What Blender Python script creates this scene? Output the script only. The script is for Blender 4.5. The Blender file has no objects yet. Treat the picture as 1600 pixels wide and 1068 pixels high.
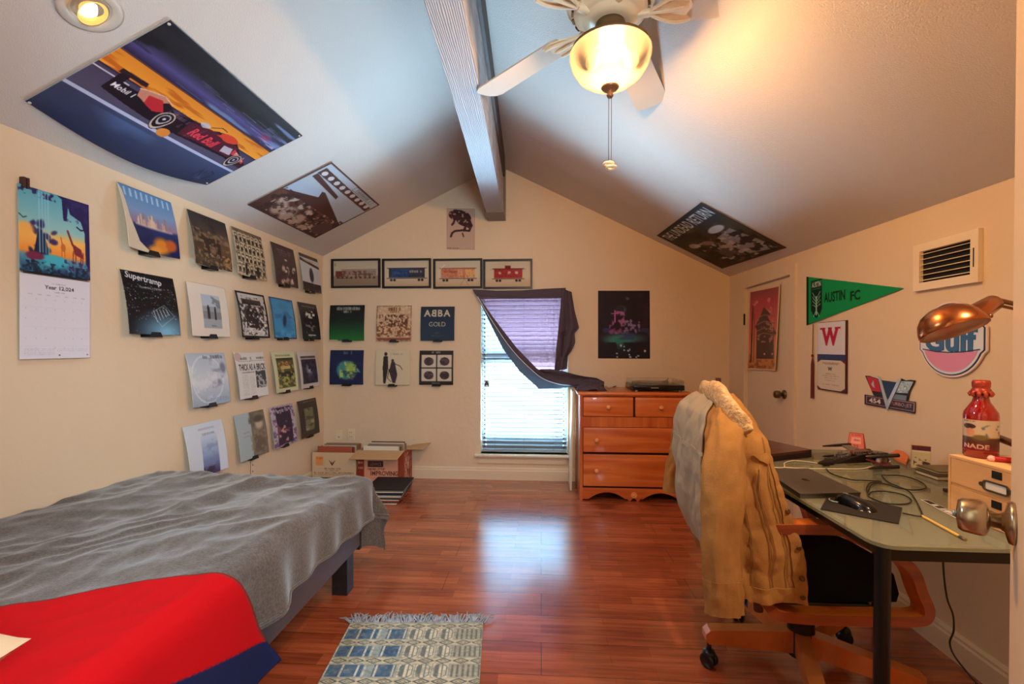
import bpy, bmesh, math, random
import numpy as np
from mathutils import Vector, Matrix, Euler
R = math.radians
PI = math.pi
C = bpy.context.scene.collection
scene = bpy.context.scene
random.seed(7)

# ------------------------------------------------------------------ camera
FPX = 711.0
CAM = Vector((0, 0, 1.215))
cam_d = bpy.data.cameras.new('camera')
cam_d.sensor_fit = 'HORIZONTAL'; cam_d.sensor_width = 36.0
cam_d.lens = FPX / 1600 * 36.0
cam_d.shift_y = 14.4 / 1600
cam_d.clip_start = 0.02
cam_o = bpy.data.objects.new('camera', cam_d)
cam_o.location = CAM
cam_o.rotation_euler = Euler((R(90 - 0.6), 0, R(3.7)), 'XYZ')
C.objects.link(cam_o)
scene.camera = cam_o
CROT = cam_o.rotation_euler.to_matrix()

# ------------------------------------------------------------------ world, lights, exposure
SKY = 0.27
WIN_W, WIN_C = 0, (0.50, 0.76, 1.0)
WIN2_W, WIN2_C = 400, (0.42, 0.74, 1.0)
FILL_W, FILL_C = 9, (0.62, 0.86, 1.0)
FAN_C = (1.0, 0.69, 0.38)
CAN_W, CAN_C = 13, (0.66, 0.87, 1.0)
ADDED_CAN_W, ADDED_CAN_C = 17, (1.0, 0.78, 0.52)
BOWL_E = 0.14
FAN_W = 132
W = bpy.data.worlds.new('sky'); scene.world = W; W.use_nodes = True
bg = W.node_tree.nodes['Background']
bg.inputs[0].default_value = (0.50, 0.76, 1.0, 1); bg.inputs[1].default_value = SKY

def lamp(name, kind, loc, power, color, rot=(0, 0, 0), **k):
    d = bpy.data.lights.new(name, kind); d.energy = power; d.color = color
    for a, v in k.items():
        setattr(d, a, v)
    o = bpy.data.objects.new(name, d); o.location = loc; o.rotation_euler = rot
    C.objects.link(o); return o
# window daylight, supplied by an added area light below the sill aimed upward
# added unseen fill light behind the camera, cools the left wall
lamp('added_fill_light', 'AREA', (0.32, -0.5, 1.55), FILL_W, FILL_C, (R(92), 0, R(42)), shape='RECTANGLE', size=0.4, size_y=0.6, spread=R(130))
lamp('window_daylight', 'AREA', (-0.15, 4.82, -0.45), WIN2_W, WIN2_C, (R(-140), 0, 0), shape='RECTANGLE', size=1.6, size_y=0.8)
scene.view_settings.view_transform = 'Standard'
scene.view_settings.look = 'None'
scene.view_settings.exposure = 2.0
scene.view_settings.gamma = 1.0
scene.view_settings.use_curve_mapping = False
scene.cycles.max_bounces = 10
scene.cycles.diffuse_bounces = 5
scene.cycles.transparent_max_bounces = 16
scene.cycles.transmission_bounces = 8
scene.cycles.caustics_reflective = False
scene.cycles.caustics_refractive = False
scene.cycles.sample_clamp_indirect = 6.0
scene.cycles.use_denoising = True

# ------------------------------------------------------------------ measured room
YF = 4.13                                  # far wall
XL = -2.035                                # left wall
ZE = 2.055                                 # left eave
ZR = 2.855                                 # ridge
def XR(y): return 1.655 - 0.0217 * (YF - y)
def ZER(y): return 1.829 - 0.0166 * (YF - y)
def XRI(y): return -0.394 + 0.03 * (YF - y)
def ceilL(x, y): return ZE + (x - XL) * (ZR - ZE) / (XRI(y) - XL)
def ceilR(x, y): return ZER(y) + (XR(y) - x) * (ZR - ZER(y)) / (XR(y) - XRI(y))

def ray(px, py):
    d = Vector(((px - 800) / FPX, -(py - 548.4) / FPX, -1.0))
    return CROT @ d
def on_y(px, py, y=YF):
    d = ray(px, py); return CAM + d * (y / d.y)
def on_x(px, py, x):
    d = ray(px, py); return CAM + d * (x / d.x)
def on_z(px, py, z=0.0):
    d = ray(px, py); return CAM + d * ((z - CAM.z) / d.z)
def on_f(px, py, f, lo=0.3, hi=6.0):
    d = ray(px, py)
    for _ in range(60):
        m = (lo + hi) / 2; p = CAM + d * m
        if f(p) > 0: hi = m
        else: lo = m
    return CAM + d * hi
def on_L(px, py, off=0.0): return on_x(px, py, XL + off)
def on_R(px, py, off=0.0): return on_f(px, py, lambda p: p.x - (XR(p.y) - off))
def on_cL(px, py): return on_f(px, py, lambda p: p.z - ceilL(p.x, p.y))
def on_cR(px, py): return on_f(px, py, lambda p: p.z - ceilR(p.x, p.y))

# ------------------------------------------------------------------ colour + materials
def lin(c):
    return tuple(((v / 255) / 12.92 if v / 255 <= 0.04045 else ((v / 255 + 0.055) / 1.055) ** 2.4) for v in c[:3]) + (1.0,)
MATS = {}
def mat(name, col=(200, 200, 200), rough=0.5, metal=0.0, bump=None, vary=None, attr=False, spec=0.5, coat=0.0, sheen=0.0, emit=None, alpha=None, trans=0.0, ior=1.45, wood=None, transl=0.0):
    """col sRGB 0-255; bump=(scale,strength,dist); vary=(scale, other colour, contrast); wood=(axis, dark colour, scale)"""
    if name in MATS: return MATS[name]
    m = bpy.data.materials.new(name); m.use_nodes = True; MATS[name] = m
    nt = m.node_tree; N = nt.nodes; L = nt.links
    b = N['Principled BSDF']
    b.inputs['Base Color'].default_value = lin(col)
    b.inputs['Roughness'].default_value = rough
    b.inputs['Metallic'].default_value = metal
    b.inputs['Specular IOR Level'].default_value = spec
    b.inputs['Coat Weight'].default_value = coat
    b.inputs['IOR'].default_value = ior
    b.inputs['Transmission Weight'].default_value = trans
    if sheen:
        b.inputs['Sheen Weight'].default_value = sheen
        b.inputs['Sheen Roughness'].default_value = 0.4
    tc = N.new('ShaderNodeTexCoord')
    if vary:
        n = N.new('ShaderNodeTexNoise'); n.inputs['Scale'].default_value = vary[0]; n.inputs['Detail'].default_value = 6
        L.new(tc.outputs['Object'], n.inputs['Vector'])
        r = N.new('ShaderNodeValToRGB'); k = vary[2]
        r.color_ramp.elements[0].position = 0.5 - k; r.color_ramp.elements[1].position = 0.5 + k
        r.color_ramp.elements[0].color = lin(col); r.color_ramp.elements[1].color = lin(vary[1])
        L.new(n.outputs['Fac'], r.inputs['Fac']); L.new(r.outputs['Color'], b.inputs['Base Color'])
    if wood:
        ax, dark, sc = wood
        mp = N.new('ShaderNodeMapping'); s = [sc * 9] * 3; s['xyz'.index(ax)] = sc * 0.7
        mp.inputs['Scale'].default_value = s
        L.new(tc.outputs['Object'], mp.inputs['Vector'])
        n = N.new('ShaderNodeTexNoise'); n.inputs['Scale'].default_value = 1.6; n.inputs['Detail'].default_value = 7; n.inputs['Distortion'].default_value = 0.6
        L.new(mp.outputs['Vector'], n.inputs['Vector'])
        r = N.new('ShaderNodeValToRGB'); r.color_ramp.elements[0].position = 0.34; r.color_ramp.elements[1].position = 0.64
        r.color_ramp.elements[0].color = lin(dark); r.color_ramp.elements[1].color = lin(col)
        L.new(n.outputs['Fac'], r.inputs['Fac']); L.new(r.outputs['Color'], b.inputs['Base Color'])
    if attr:
        a = N.new('ShaderNodeVertexColor'); a.layer_name = 'print'
        L.new(a.outputs['Color'], b.inputs['Base Color'])
    if bump:
        n = N.new('ShaderNodeTexNoise'); n.inputs['Scale'].default_value = bump[0]; n.inputs['Detail'].default_value = 4
        L.new(tc.outputs['Object'], n.inputs['Vector'])
        bp = N.new('ShaderNodeBump'); bp.inputs['Strength'].default_value = bump[1]; bp.inputs['Distance'].default_value = bump[2]
        L.new(n.outputs['Fac'], bp.inputs['Height']); L.new(bp.outputs['Normal'], b.inputs['Normal'])
    if emit:
        b.inputs['Emission Color'].default_value = lin(emit[0]); b.inputs['Emission Strength'].default_value = emit[1]
    out = N['Material Output']
    if transl:
        t = N.new('ShaderNodeBsdfTranslucent'); t.inputs['Color'].default_value = lin(col)
        mx = N.new('ShaderNodeMixShader'); mx.inputs[0].default_value = transl
        L.new(b.outputs[0], mx.inputs[1]); L.new(t.outputs[0], mx.inputs[2]); L.new(mx.outputs[0], out.inputs['Surface'])
    if alpha is not None:
        t = N.new('ShaderNodeBsdfTransparent')
        mx = N.new('ShaderNodeMixShader'); mx.inputs[0].default_value = alpha
        src = out.inputs['Surface'].links[0].from_socket
        L.new(t.outputs[0], mx.inputs[1]); L.new(src, mx.inputs[2]); L.new(mx.outputs[0], out.inputs['Surface'])
    return m

PRINT = mat('printed_card', attr=True, rough=0.38)
PRINTM = mat('printed_paper', attr=True, rough=0.6, spec=0.3)
CLOTHP = mat('printed_cloth', attr=True, rough=0.9, spec=0.2)
WALL = mat('wall_paint', (228, 206, 176), 0.72, bump=(22, 0.35, 0.008), vary=(1.3, (222, 199, 168), 0.3))
WHITE = mat('cream_paint', (226, 208, 180), 0.45)
BLACKP = mat('black_plastic', (18, 18, 20), 0.4)
CHROME = mat('satin_nickel', (182, 164, 138), 0.26, 1.0)
BRASSD = mat('worn_brass', (120, 100, 72), 0.3, 1.0)
PAPERW = mat('white_paper', (225, 222, 216), 0.7)

def floor_material():
    m = bpy.data.materials.new('laminate_floor'); m.use_nodes = True
    nt = m.node_tree; N = nt.nodes; L = nt.links; b = N['Principled BSDF']
    tc = N.new('ShaderNodeTexCoord')
    def brick(w, h, c1, c2, mort, ms, off):
        t = N.new('ShaderNodeTexBrick'); t.offset = off; t.inputs['Scale'].default_value = 1
        t.inputs['Brick Width'].default_value = w; t.inputs['Row Height'].default_value = h
        t.inputs['Color1'].default_value = lin(c1); t.inputs['Color2'].default_value = lin(c2)
        t.inputs['Mortar'].default_value = lin(mort); t.inputs['Mortar Size'].default_value = ms
        t.inputs['Mortar Smooth'].default_value = 0.2; t.inputs['Bias'].default_value = 0
        L.new(tc.outputs['Object'], t.inputs['Vector']); return t
    strips = brick(0.43, 0.062, (180, 96, 60), (146, 70, 43), (130, 62, 40), 0.0006, 0.37)
    boards = brick(1.24, 0.186, (255, 255, 255), (255, 255, 255), (105, 60, 45), 0.0012, 0.4)
    mp = N.new('ShaderNodeMapping'); mp.inputs['Scale'].default_value = (1.2, 17, 1)
    L.new(tc.outputs['Object'], mp.inputs['Vector'])
    n = N.new('ShaderNodeTexNoise'); n.inputs['Scale'].default_value = 3; n.inputs['Detail'].default_value = 8; n.inputs['Distortion'].default_value = 0.5
    L.new(mp.outputs['Vector'], n.inputs['Vector'])
    r = N.new('ShaderNodeValToRGB'); r.color_ramp.elements[0].position = 0.3; r.color_ramp.elements[1].position = 0.7
    r.color_ramp.elements[0].color = (0.66, 0.6, 0.58, 1); r.color_ramp.elements[1].color = (1.2, 1.15, 1.1, 1)
    L.new(n.outputs['Fac'], r.inputs['Fac'])
    def mul(a, c):
        x = N.new('ShaderNodeMix'); x.data_type = 'RGBA'; x.blend_type = 'MULTIPLY'; x.inputs['Factor'].default_value = 1
        L.new(a, x.inputs['A']); L.new(c, x.inputs['B']); return x.outputs['Result']
    col = mul(mul(strips.outputs['Color'], r.outputs['Color']), boards.outputs['Color'])
    L.new(col, b.inputs['Base Color'])
    b.inputs['Roughness'].default_value = 0.17
    b.inputs['Specular IOR Level'].default_value = 0.5
    b.inputs['Coat Weight'].default_value = 0.6; b.inputs['Coat IOR'].default_value = 1.7; b.inputs['Coat Roughness'].default_value = 0.2
    bp = N.new('ShaderNodeBump'); bp.inputs['Strength'].default_value = 0.12; bp.inputs['Distance'].default_value = 0.002
    L.new(n.outputs['Fac'], bp.inputs['Height']); L.new(bp.outputs['Normal'], b.inputs['Normal'])
    return m
def ceiling_material():
    m = bpy.data.materials.new('popcorn_ceiling'); m.use_nodes = True
    nt = m.node_tree; N = nt.nodes; L = nt.links; b = N['Principled BSDF']
    b.inputs['Base Color'].default_value = lin((205, 196, 188)); b.inputs['Roughness'].default_value = 0.9
    tc = N.new('ShaderNodeTexCoord')
    v = N.new('ShaderNodeTexVoronoi'); v.inputs['Scale'].default_value = 210
    n = N.new('ShaderNodeTexNoise'); n.inputs['Scale'].default_value = 150; n.inputs['Detail'].default_value = 5
    L.new(tc.outputs['Object'], v.inputs['Vector']); L.new(tc.outputs['Object'], n.inputs['Vector'])
    mx = N.new('ShaderNodeMath'); mx.operation = 'SUBTRACT'
    L.new(n.outputs['Fac'], mx.inputs[0]); L.new(v.outputs['Distance'], mx.inputs[1])
    bp = N.new('ShaderNodeBump'); bp.inputs['Strength'].default_value = 0.4; bp.inputs['Distance'].default_value = 0.004
    L.new(mx.outputs[0], bp.inputs['Height']); L.new(bp.outputs['Normal'], b.inputs['Normal'])
    return m

# ------------------------------------------------------------------ mesh helpers
def link(name, me, parent=None):
    o = bpy.data.objects.new(name, me); C.objects.link(o)
    if parent is not None:
        o.parent = parent
        o.matrix_parent_inverse = Matrix.Translation(parent.location).inverted() if parent.type == 'EMPTY' else Matrix.Identity(4)
    return o

class MB:
    """collects shapes (world coordinates) and links them as ONE mesh object"""
    def __init__(s): s.v = []; s.f = []; s.mi = []; s.sm = []
    def add(s, vs, fs, mi=0, sm=False):
        n = len(s.v); s.v += [tuple(v) for v in vs]
        for f in fs: s.f.append([i + n for i in f]); s.mi.append(mi); s.sm.append(sm)
        return s
    def box(s, lo, hi, M=None, mi=0):
        x0, y0, z0 = lo; x1, y1, z1 = hi
        vs = [Vector(p) for p in ((x0, y0, z0), (x1, y0, z0), (x1, y1, z0), (x0, y1, z0), (x0, y0, z1), (x1, y0, z1), (x1, y1, z1), (x0, y1, z1))]
        if M is not None: vs = [M @ v for v in vs]
        return s.add(vs, [(3, 2, 1, 0), (4, 5, 6, 7), (0, 1, 5, 4), (1, 2, 6, 5), (2, 3, 7, 6), (3, 0, 4, 7)], mi)
    def rbox(s, lo, hi, r=0.01, M=None, mi=0, seg=3):
        bm = bmesh.new(); bmesh.ops.create_cube(bm, size=1)
        for v in bm.verts: v.co = Vector([(lo[i] + hi[i]) / 2 + v.co[i] * (hi[i] - lo[i]) for i in range(3)])
        bmesh.ops.bevel(bm, geom=bm.edges[:], offset=r, segments=seg, profile=0.5, affect='EDGES')
        bm.verts.index_update()
        vs = [(M @ v.co) if M is not None else v.co.copy() for v in bm.verts]
        s.add(vs, [[v.index for v in f.verts] for f in bm.faces], mi, True); bm.free(); return s
    def quad(s, a, b, c, d, mi=0): return s.add([a, b, c, d], [(0, 1, 2, 3)], mi)
    def prism(s, poly, off, mi=0):
        """poly: 3D points, off: extrusion vector"""
        n = len(poly); off = Vector(off); vs = [Vector(p) for p in poly] + [Vector(p) + off for p in poly]
        fs = [list(range(n))[::-1], list(range(n, 2 * n))] + [(i, (i + 1) % n, (i + 1) % n + n, i + n) for i in range(n)]
        return s.add(vs, fs, mi)
    def tube(s, pts, r, n=10, mi=0, cap=True, flat=None, up=None):
        """pts path, r radius or list; flat=(a,b) cross-section scale; up: reference for the section's second axis"""
        pts = [Vector(p) for p in pts]; m = len(pts)
        rs = r if isinstance(r, (list, tuple)) else [r] * m
        vs = []; prev = None
        for i, p in enumerate(pts):
            t = (pts[min(i + 1, m - 1)] - pts[max(i - 1, 0)]).normalized()
            if up is not None: a = Vector(up) - t * t.dot(Vector(up)); a.normalize()
            elif prev is None:
                a = t.cross(Vector((0, 0, 1)))
                if a.length < 0.1: a = t.cross(Vector((1, 0, 0)))
                a.normalize()
            else: a = prev - t * t.dot(prev); a.normalize()
            prev = a; b = t.cross(a)
            fa, fb = flat if flat else (1, 1)
            for k in range(n):
                th = 2 * PI * k / n
                vs.append(p + a * math.cos(th) * rs[i] * fa + b * math.sin(th) * rs[i] * fb)
        fs = [(i * n + k, i * n + (k + 1) % n, (i + 1) * n + (k + 1) % n, (i + 1) * n + k) for i in range(m - 1) for k in range(n)]
        s.add(vs, fs, mi, True)
        if cap:
            s.add(vs[:n], [list(range(n))[::-1]], mi); s.add(vs[-n:], [list(range(n))], mi)
        return s
    def cyl(s, a, b, r, r2=None, n=24, mi=0): return s.tube([a, b], [r, r if r2 is None else r2], n, mi)
    def lathe(s, prof, M=None, n=32, mi=0, rib=0):
        """prof: list (radius, z) around local z"""
        vs = []
        for (r, z) in prof:
            for k in range(n):
                th = 2 * PI * k / n
                rr = r * (1 + rib * math.cos(th * 12)) if rib else r
                v = Vector((rr * math.cos(th), rr * math.sin(th), z)); vs.append(M @ v if M is not None else v)
        fs = [(i * n + k, i * n + (k + 1) % n, (i + 1) * n + (k + 1) % n, (i + 1) * n + k) for i in range(len(prof) - 1) for k in range(n)]
        s.add(vs, fs, mi, True)
        for e, order in ((0, -1), (len(prof) - 1, 1)):
            if prof[e][0] > 1e-4: s.add(vs[e * n:(e + 1) * n], [list(range(n))[::order]], mi)
        return s
    def band(s, path, nrm, w, t, mi=0, closed=True):
        """bent strip: path in a plane with normal nrm (width w along nrm), thickness t in plane"""
        path = [Vector(p) for p in path]; m = len(path); nrm = Vector(nrm).normalized(); vs = []
        for i, p in enumerate(path):
            a = path[(i - 1) % m] if closed or i > 0 else p; b = path[(i + 1) % m] if closed or i < m - 1 else p
            tg = (b - a).normalized(); o = tg.cross(nrm)
            for (q, k) in ((-1, -1), (1, -1), (1, 1), (-1, 1)): vs.append(p + nrm * q * w / 2 + o * k * t / 2)
        fs = []
        for i in range(m if closed else m - 1):
            j = (i + 1) % m
            for k in range(4): fs.append((i * 4 + k, i * 4 + (k + 1) % 4, j * 4 + (k + 1) % 4, j * 4 + k))
        if not closed: fs += [(3, 2, 1, 0), ((m - 1) * 4, (m - 1) * 4 + 1, (m - 1) * 4 + 2, (m - 1) * 4 + 3)]
        return s.add(vs, fs, mi)
    def grid(s, nu, nv, fn, mi=0, thick=0.0, sm=True):
        """fn(u,v)->Vector; optional thickness downwards along the surface normal"""
        P = [[Vector(fn(i / nu, j / nv)) for i in range(nu + 1)] for j in range(nv + 1)]
        w = nu + 1; vs = [p for row in P for p in row]
        fs = [(j * w + i, j * w + i + 1, (j + 1) * w + i + 1, (j + 1) * w + i) for j in range(nv) for i in range(nu)]
        s.add(vs, fs, mi, sm)
        if thick:
            lo = []
            for j in range(nv + 1):
                for i in range(nu + 1):
                    a = P[j][min(i + 1, nu)] - P[j][max(i - 1, 0)]; b = P[min(j + 1, nv)][i] - P[max(j - 1, 0)][i]
                    lo.append(P[j][i] - a.cross(b).normalized() * thick)
            s.add(lo, [f[::-1] for f in fs], mi, sm)
            rim = [(i, 0) for i in range(nu)] + [(nu, j) for j in range(nv)] + [(i, nv) for i in range(nu, 0, -1)] + [(0, j) for j in range(nv, 0, -1)]
            k = len(rim); idx = [j * w + i for i, j in rim]
            s.add([vs[q] for q in idx] + [lo[q] for q in idx], [((q + 1) % k, q, q + k, (q + 1) % k + k) for q in range(k)], mi, sm)
        return s
    def build(s, name, m, parent=None, fix=True):
        me = bpy.data.meshes.new(name); me.from_pydata(s.v, [], s.f)
        for x in (m if isinstance(m, (list, tuple)) else [m]): me.materials.append(x)
        me.polygons.foreach_set('material_index', s.mi); me.polygons.foreach_set('use_smooth', s.sm)
        if fix:
            bm = bmesh.new(); bm.from_mesh(me); bmesh.ops.recalc_face_normals(bm, faces=bm.faces); bm.to_mesh(me); bm.free()
        me.update()
        return link(name, me, parent)

def tag(o, label, cat, group=None):
    o['label'] = label; o['category'] = cat
    if group: o['group'] = group
    return o
def thing(name, label, cat, loc, group=None):
    o = bpy.data.objects.new(name, None); o.location = Vector(loc); o.empty_display_size = 0.05; C.objects.link(o)
    return tag(o, label, cat, group)
def struct(o): o['kind'] = 'structure'; return o
def smooth(pts, k=8, closed=False):
    """Catmull-Rom through 3D points"""
    P = [Vector(p) for p in pts]; n = len(P); out = []
    for i in range(n if closed else n - 1):
        p0 = P[(i - 1) % n] if closed or i > 0 else P[i]; p1 = P[i]; p2 = P[(i + 1) % n]; p3 = P[(i + 2) % n] if closed or i + 2 < n else P[(i + 1) % n]
        for j in range(k):
            t = j / k
            out.append(0.5 * ((2 * p1) + (p2 - p0) * t + (2 * p0 - 5 * p1 + 4 * p2 - p3) * t * t + (3 * p1 - p0 - 3 * p2 + p3) * t ** 3))
    if not closed: out.append(P[-1])
    return out

# ------------------------------------------------------------------ printed artwork: a small painter whose result becomes mesh colours
_txt = {}
def text_tris(s, bold=0.0):
    key = (s, bold)
    if key in _txt: return _txt[key]
    cu = bpy.data.curves.new('t', 'FONT'); cu.body = s; cu.offset = bold; cu.resolution_u = 3
    o = bpy.data.objects.new('t', cu); C.objects.link(o)
    dg = bpy.context.evaluated_depsgraph_get(); e = o.evaluated_get(dg); me = e.to_mesh()
    me.calc_loop_triangles()
    co = np.array([v.co[:2] for v in me.vertices]).reshape(-1, 2); tr = np.array([t.vertices[:] for t in me.loop_triangles], dtype=int).reshape(-1, 3)
    T = co[tr] if len(tr) else np.zeros((0, 3, 2))
    e.to_mesh_clear(); bpy.data.objects.remove(o); bpy.data.curves.remove(cu)
    if len(T):
        lo = T.reshape(-1, 2).min(0); hi = T.reshape(-1, 2).max(0)
        T = (T - (lo + hi) / 2) / max(hi[1] - lo[1], 1e-6); wd = (hi[0] - lo[0]) / (hi[1] - lo[1])
    else: wd = 1
    _txt[key] = (T, wd); return _txt[key]

def fbm(h, w, cell, seed=0, octs=4, ax=1.0, ay=1.0):
    rng = np.random.RandomState(seed); out = np.zeros((h, w)); amp = 1; tot = 0
    for o in range(octs):
        gx = max(2, int(w / cell * 2 ** o / ax) + 2); gy = max(2, int(h / cell * 2 ** o / ay) + 2)
        g = rng.rand(gy, gx)
        xs = np.linspace(0, gx - 1.001, w); ys = np.linspace(0, gy - 1.001, h)
        xi = xs.astype(int); yi = ys.astype(int); fx = xs - xi; fy = (ys - yi)[:, None]
        fx = fx * fx * (3 - 2 * fx); fy = fy * fy * (3 - 2 * fy)
        a = g[yi][:, xi] * (1 - fx) + g[yi][:, xi + 1] * fx; b = g[yi + 1][:, xi] * (1 - fx) + g[yi + 1][:, xi + 1] * fx
        out += amp * (a * (1 - fy) + b * fy); tot += amp; amp *= 0.5
    return out / tot

class Art:
    """canvas in sRGB 0-255; u to the right, v down, both 0..1 (aspect a = width / height)"""
    S = 2
    def __init__(s, w, h, col=(255, 255, 255)):
        s.w, s.h = w, h; s.W, s.H = w * s.S, h * s.S; s.a = w / h
        s.p = np.ones((s.H, s.W, 3)) * np.array(col, float)
        s.V, s.U = np.meshgrid((np.arange(s.H) + .5) / s.H, (np.arange(s.W) + .5) / s.W, indexing='ij')
        s.seed = 1
    def put(s, mask, col, al=1.0):
        m = (mask.astype(float) * al)[..., None]; s.p = s.p * (1 - m) + np.array(col, float) * m; return s
    def vgrad(s, stops, v0=0, v1=1, u0=0, u1=1):
        t = np.clip((s.V - v0) / (v1 - v0), 0, 1); xs = [q[0] for q in stops]
        col = np.stack([np.interp(t, xs, [q[1][k] for q in stops]) for k in range(3)], -1)
        m = ((s.V >= v0) & (s.V <= v1) & (s.U >= u0) & (s.U <= u1))[..., None]
        s.p = np.where(m, col, s.p); return s
    def rect(s, u0, v0, u1, v1, col, al=1.0): return s.put((s.U >= u0) & (s.U <= u1) & (s.V >= v0) & (s.V <= v1), col, al)
    def frame(s, u0, v0, u1, v1, t, col):
        ins = (s.U >= u0) & (s.U <= u1) & (s.V >= v0) & (s.V <= v1); tt = t / s.a
        return s.put(ins & ~((s.U >= u0 + tt) & (s.U <= u1 - tt) & (s.V >= v0 + t) & (s.V <= v1 - t)), col)
    def ell(s, u, v, ru, rv, col, al=1.0, soft=0, rot=0):
        x = (s.U - u) * s.a; y = s.V - v; c, q = math.cos(rot), math.sin(rot)
        d = np.sqrt(((x * c + y * q) / (ru * s.a)) ** 2 + ((-x * q + y * c) / rv) ** 2)
        return s.put(np.clip((1 - d) / soft, 0, 1) if soft else d < 1, col, al)
    def ring(s, u, v, ru, rv, t, col, al=1.0):
        d = np.sqrt(((s.U - u) / ru) ** 2 + ((s.V - v) / rv) ** 2); return s.put((d < 1) & (d > 1 - t), col, al)
    def poly(s, pts, col, al=1.0):
        m = np.zeros_like(s.U, bool); n = len(pts)
        for i in range(n):
            x0, y0 = pts[i]; x1, y1 = pts[(i + 1) % n]
            if y0 == y1: continue
            c = ((y0 > s.V) != (y1 > s.V)) & (s.U < (x1 - x0) * (s.V - y0) / (y1 - y0) + x0); m ^= c
        return s.put(m, col, al)
    def line(s, pts, t, col, al=1.0):
        m = np.zeros_like(s.U, bool)
        for (x0, y0), (x1, y1) in zip(pts[:-1], pts[1:]):
            ax, ay, bx, by = x0 * s.a, y0, x1 * s.a, y1; dx, dy = bx - ax, by - ay; L2 = dx * dx + dy * dy + 1e-12
            px = s.U * s.a; k = np.clip(((px - ax) * dx + (s.V - ay) * dy) / L2, 0, 1)
            m |= ((px - ax - k * dx) ** 2 + (s.V - ay - k * dy) ** 2) < (t / 2) ** 2
        return s.put(m, col, al)
    def noise(s, cell, col, lo=0.5, hi=0.6, al=1.0, box=None, ax=1.0, ay=1.0, octs=4):
        s.seed += 1; f = fbm(s.H, s.W, cell * s.H, s.seed, octs, ax, ay); m = np.clip((f - lo) / (hi - lo), 0, 1)
        if box is not None:
            u0, v0, u1, v1 = box; m = m * ((s.U >= u0) & (s.U <= u1) & (s.V >= v0) & (s.V <= v1))
        return s.put(m, col, al)
    def dots(s, n, r, col, box=(0, 0, 1, 1), al=1.0):
        rng = random.Random(s.seed * 31); s.seed += 1
        for _ in range(n): s.ell(rng.uniform(box[0], box[2]), rng.uniform(box[1], box[3]), r * rng.uniform(.5, 1.4) / s.a, r * rng.uniform(.5, 1.4), col, al)
        return s
    def blobs(s, n, ru, rv, cols, box):
        rng = random.Random(s.seed * 17); s.seed += 1
        for _ in range(n): s.ell(rng.uniform(box[0], box[2]), rng.uniform(box[1], box[3]), ru * rng.uniform(.5, 1.3), rv * rng.uniform(.5, 1.3), rng.choice(cols), 0.9, 0.5, rng.uniform(-.6, .6))
        return s
    def marks(s, u0, u1, v, h, col, al=0.8):
        """a line of unreadably small print"""
        rng = random.Random(int(u0 * 997 + v * 7919)); u = u0
        while u < u1:
            w = h * rng.uniform(.35, .8) / s.a
            if rng.random() > .16: s.rect(u, v - h * rng.uniform(.3, .55), min(u + w * .75, u1), v + h * .5, col, al * rng.uniform(.6, 1))
            u += w
        return s
    def text(s, t, u, v, h, col, wid=None, rot=0, bold=0.0, mirror=False, shear=0):
        T, wd = text_tris(t, bold)
        sx = h if wid is None else wid * s.a / wd
        c, q = math.cos(rot), math.sin(rot); m = np.zeros_like(s.U, bool)
        for tri in T:
            P = []
            for x, y in tri:
                X = (x + shear * y) * sx * (-1 if mirror else 1); Y = -y * h; P.append((u + (X * c - Y * q) / s.a, v + X * q + Y * c))
            (x0, y0), (x1, y1), (x2, y2) = P
            i0 = max(0, int(min(x0, x1, x2) * s.W) - 1); i1 = min(s.W, int(max(x0, x1, x2) * s.W) + 2)
            j0 = max(0, int(min(y0, y1, y2) * s.H) - 1); j1 = min(s.H, int(max(y0, y1, y2) * s.H) + 2)
            if i0 >= i1 or j0 >= j1: continue
            U = s.U[j0:j1, i0:i1]; V = s.V[j0:j1, i0:i1]
            e = lambda ax, ay, bx, by: (bx - ax) * (V - ay) - (by - ay) * (U - ax)
            a, b, d = e(x0, y0, x1, y1), e(x1, y1, x2, y2), e(x2, y2, x0, y0)
            m[j0:j1, i0:i1] |= ((a >= 0) & (b >= 0) & (d >= 0)) | ((a <= 0) & (b <= 0) & (d <= 0))
        return s.put(m, col)
    def final(s):
        p = np.clip(s.p, 0, 255).reshape(s.h, s.S, s.w, s.S, 3).mean((1, 3)); return p

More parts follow.
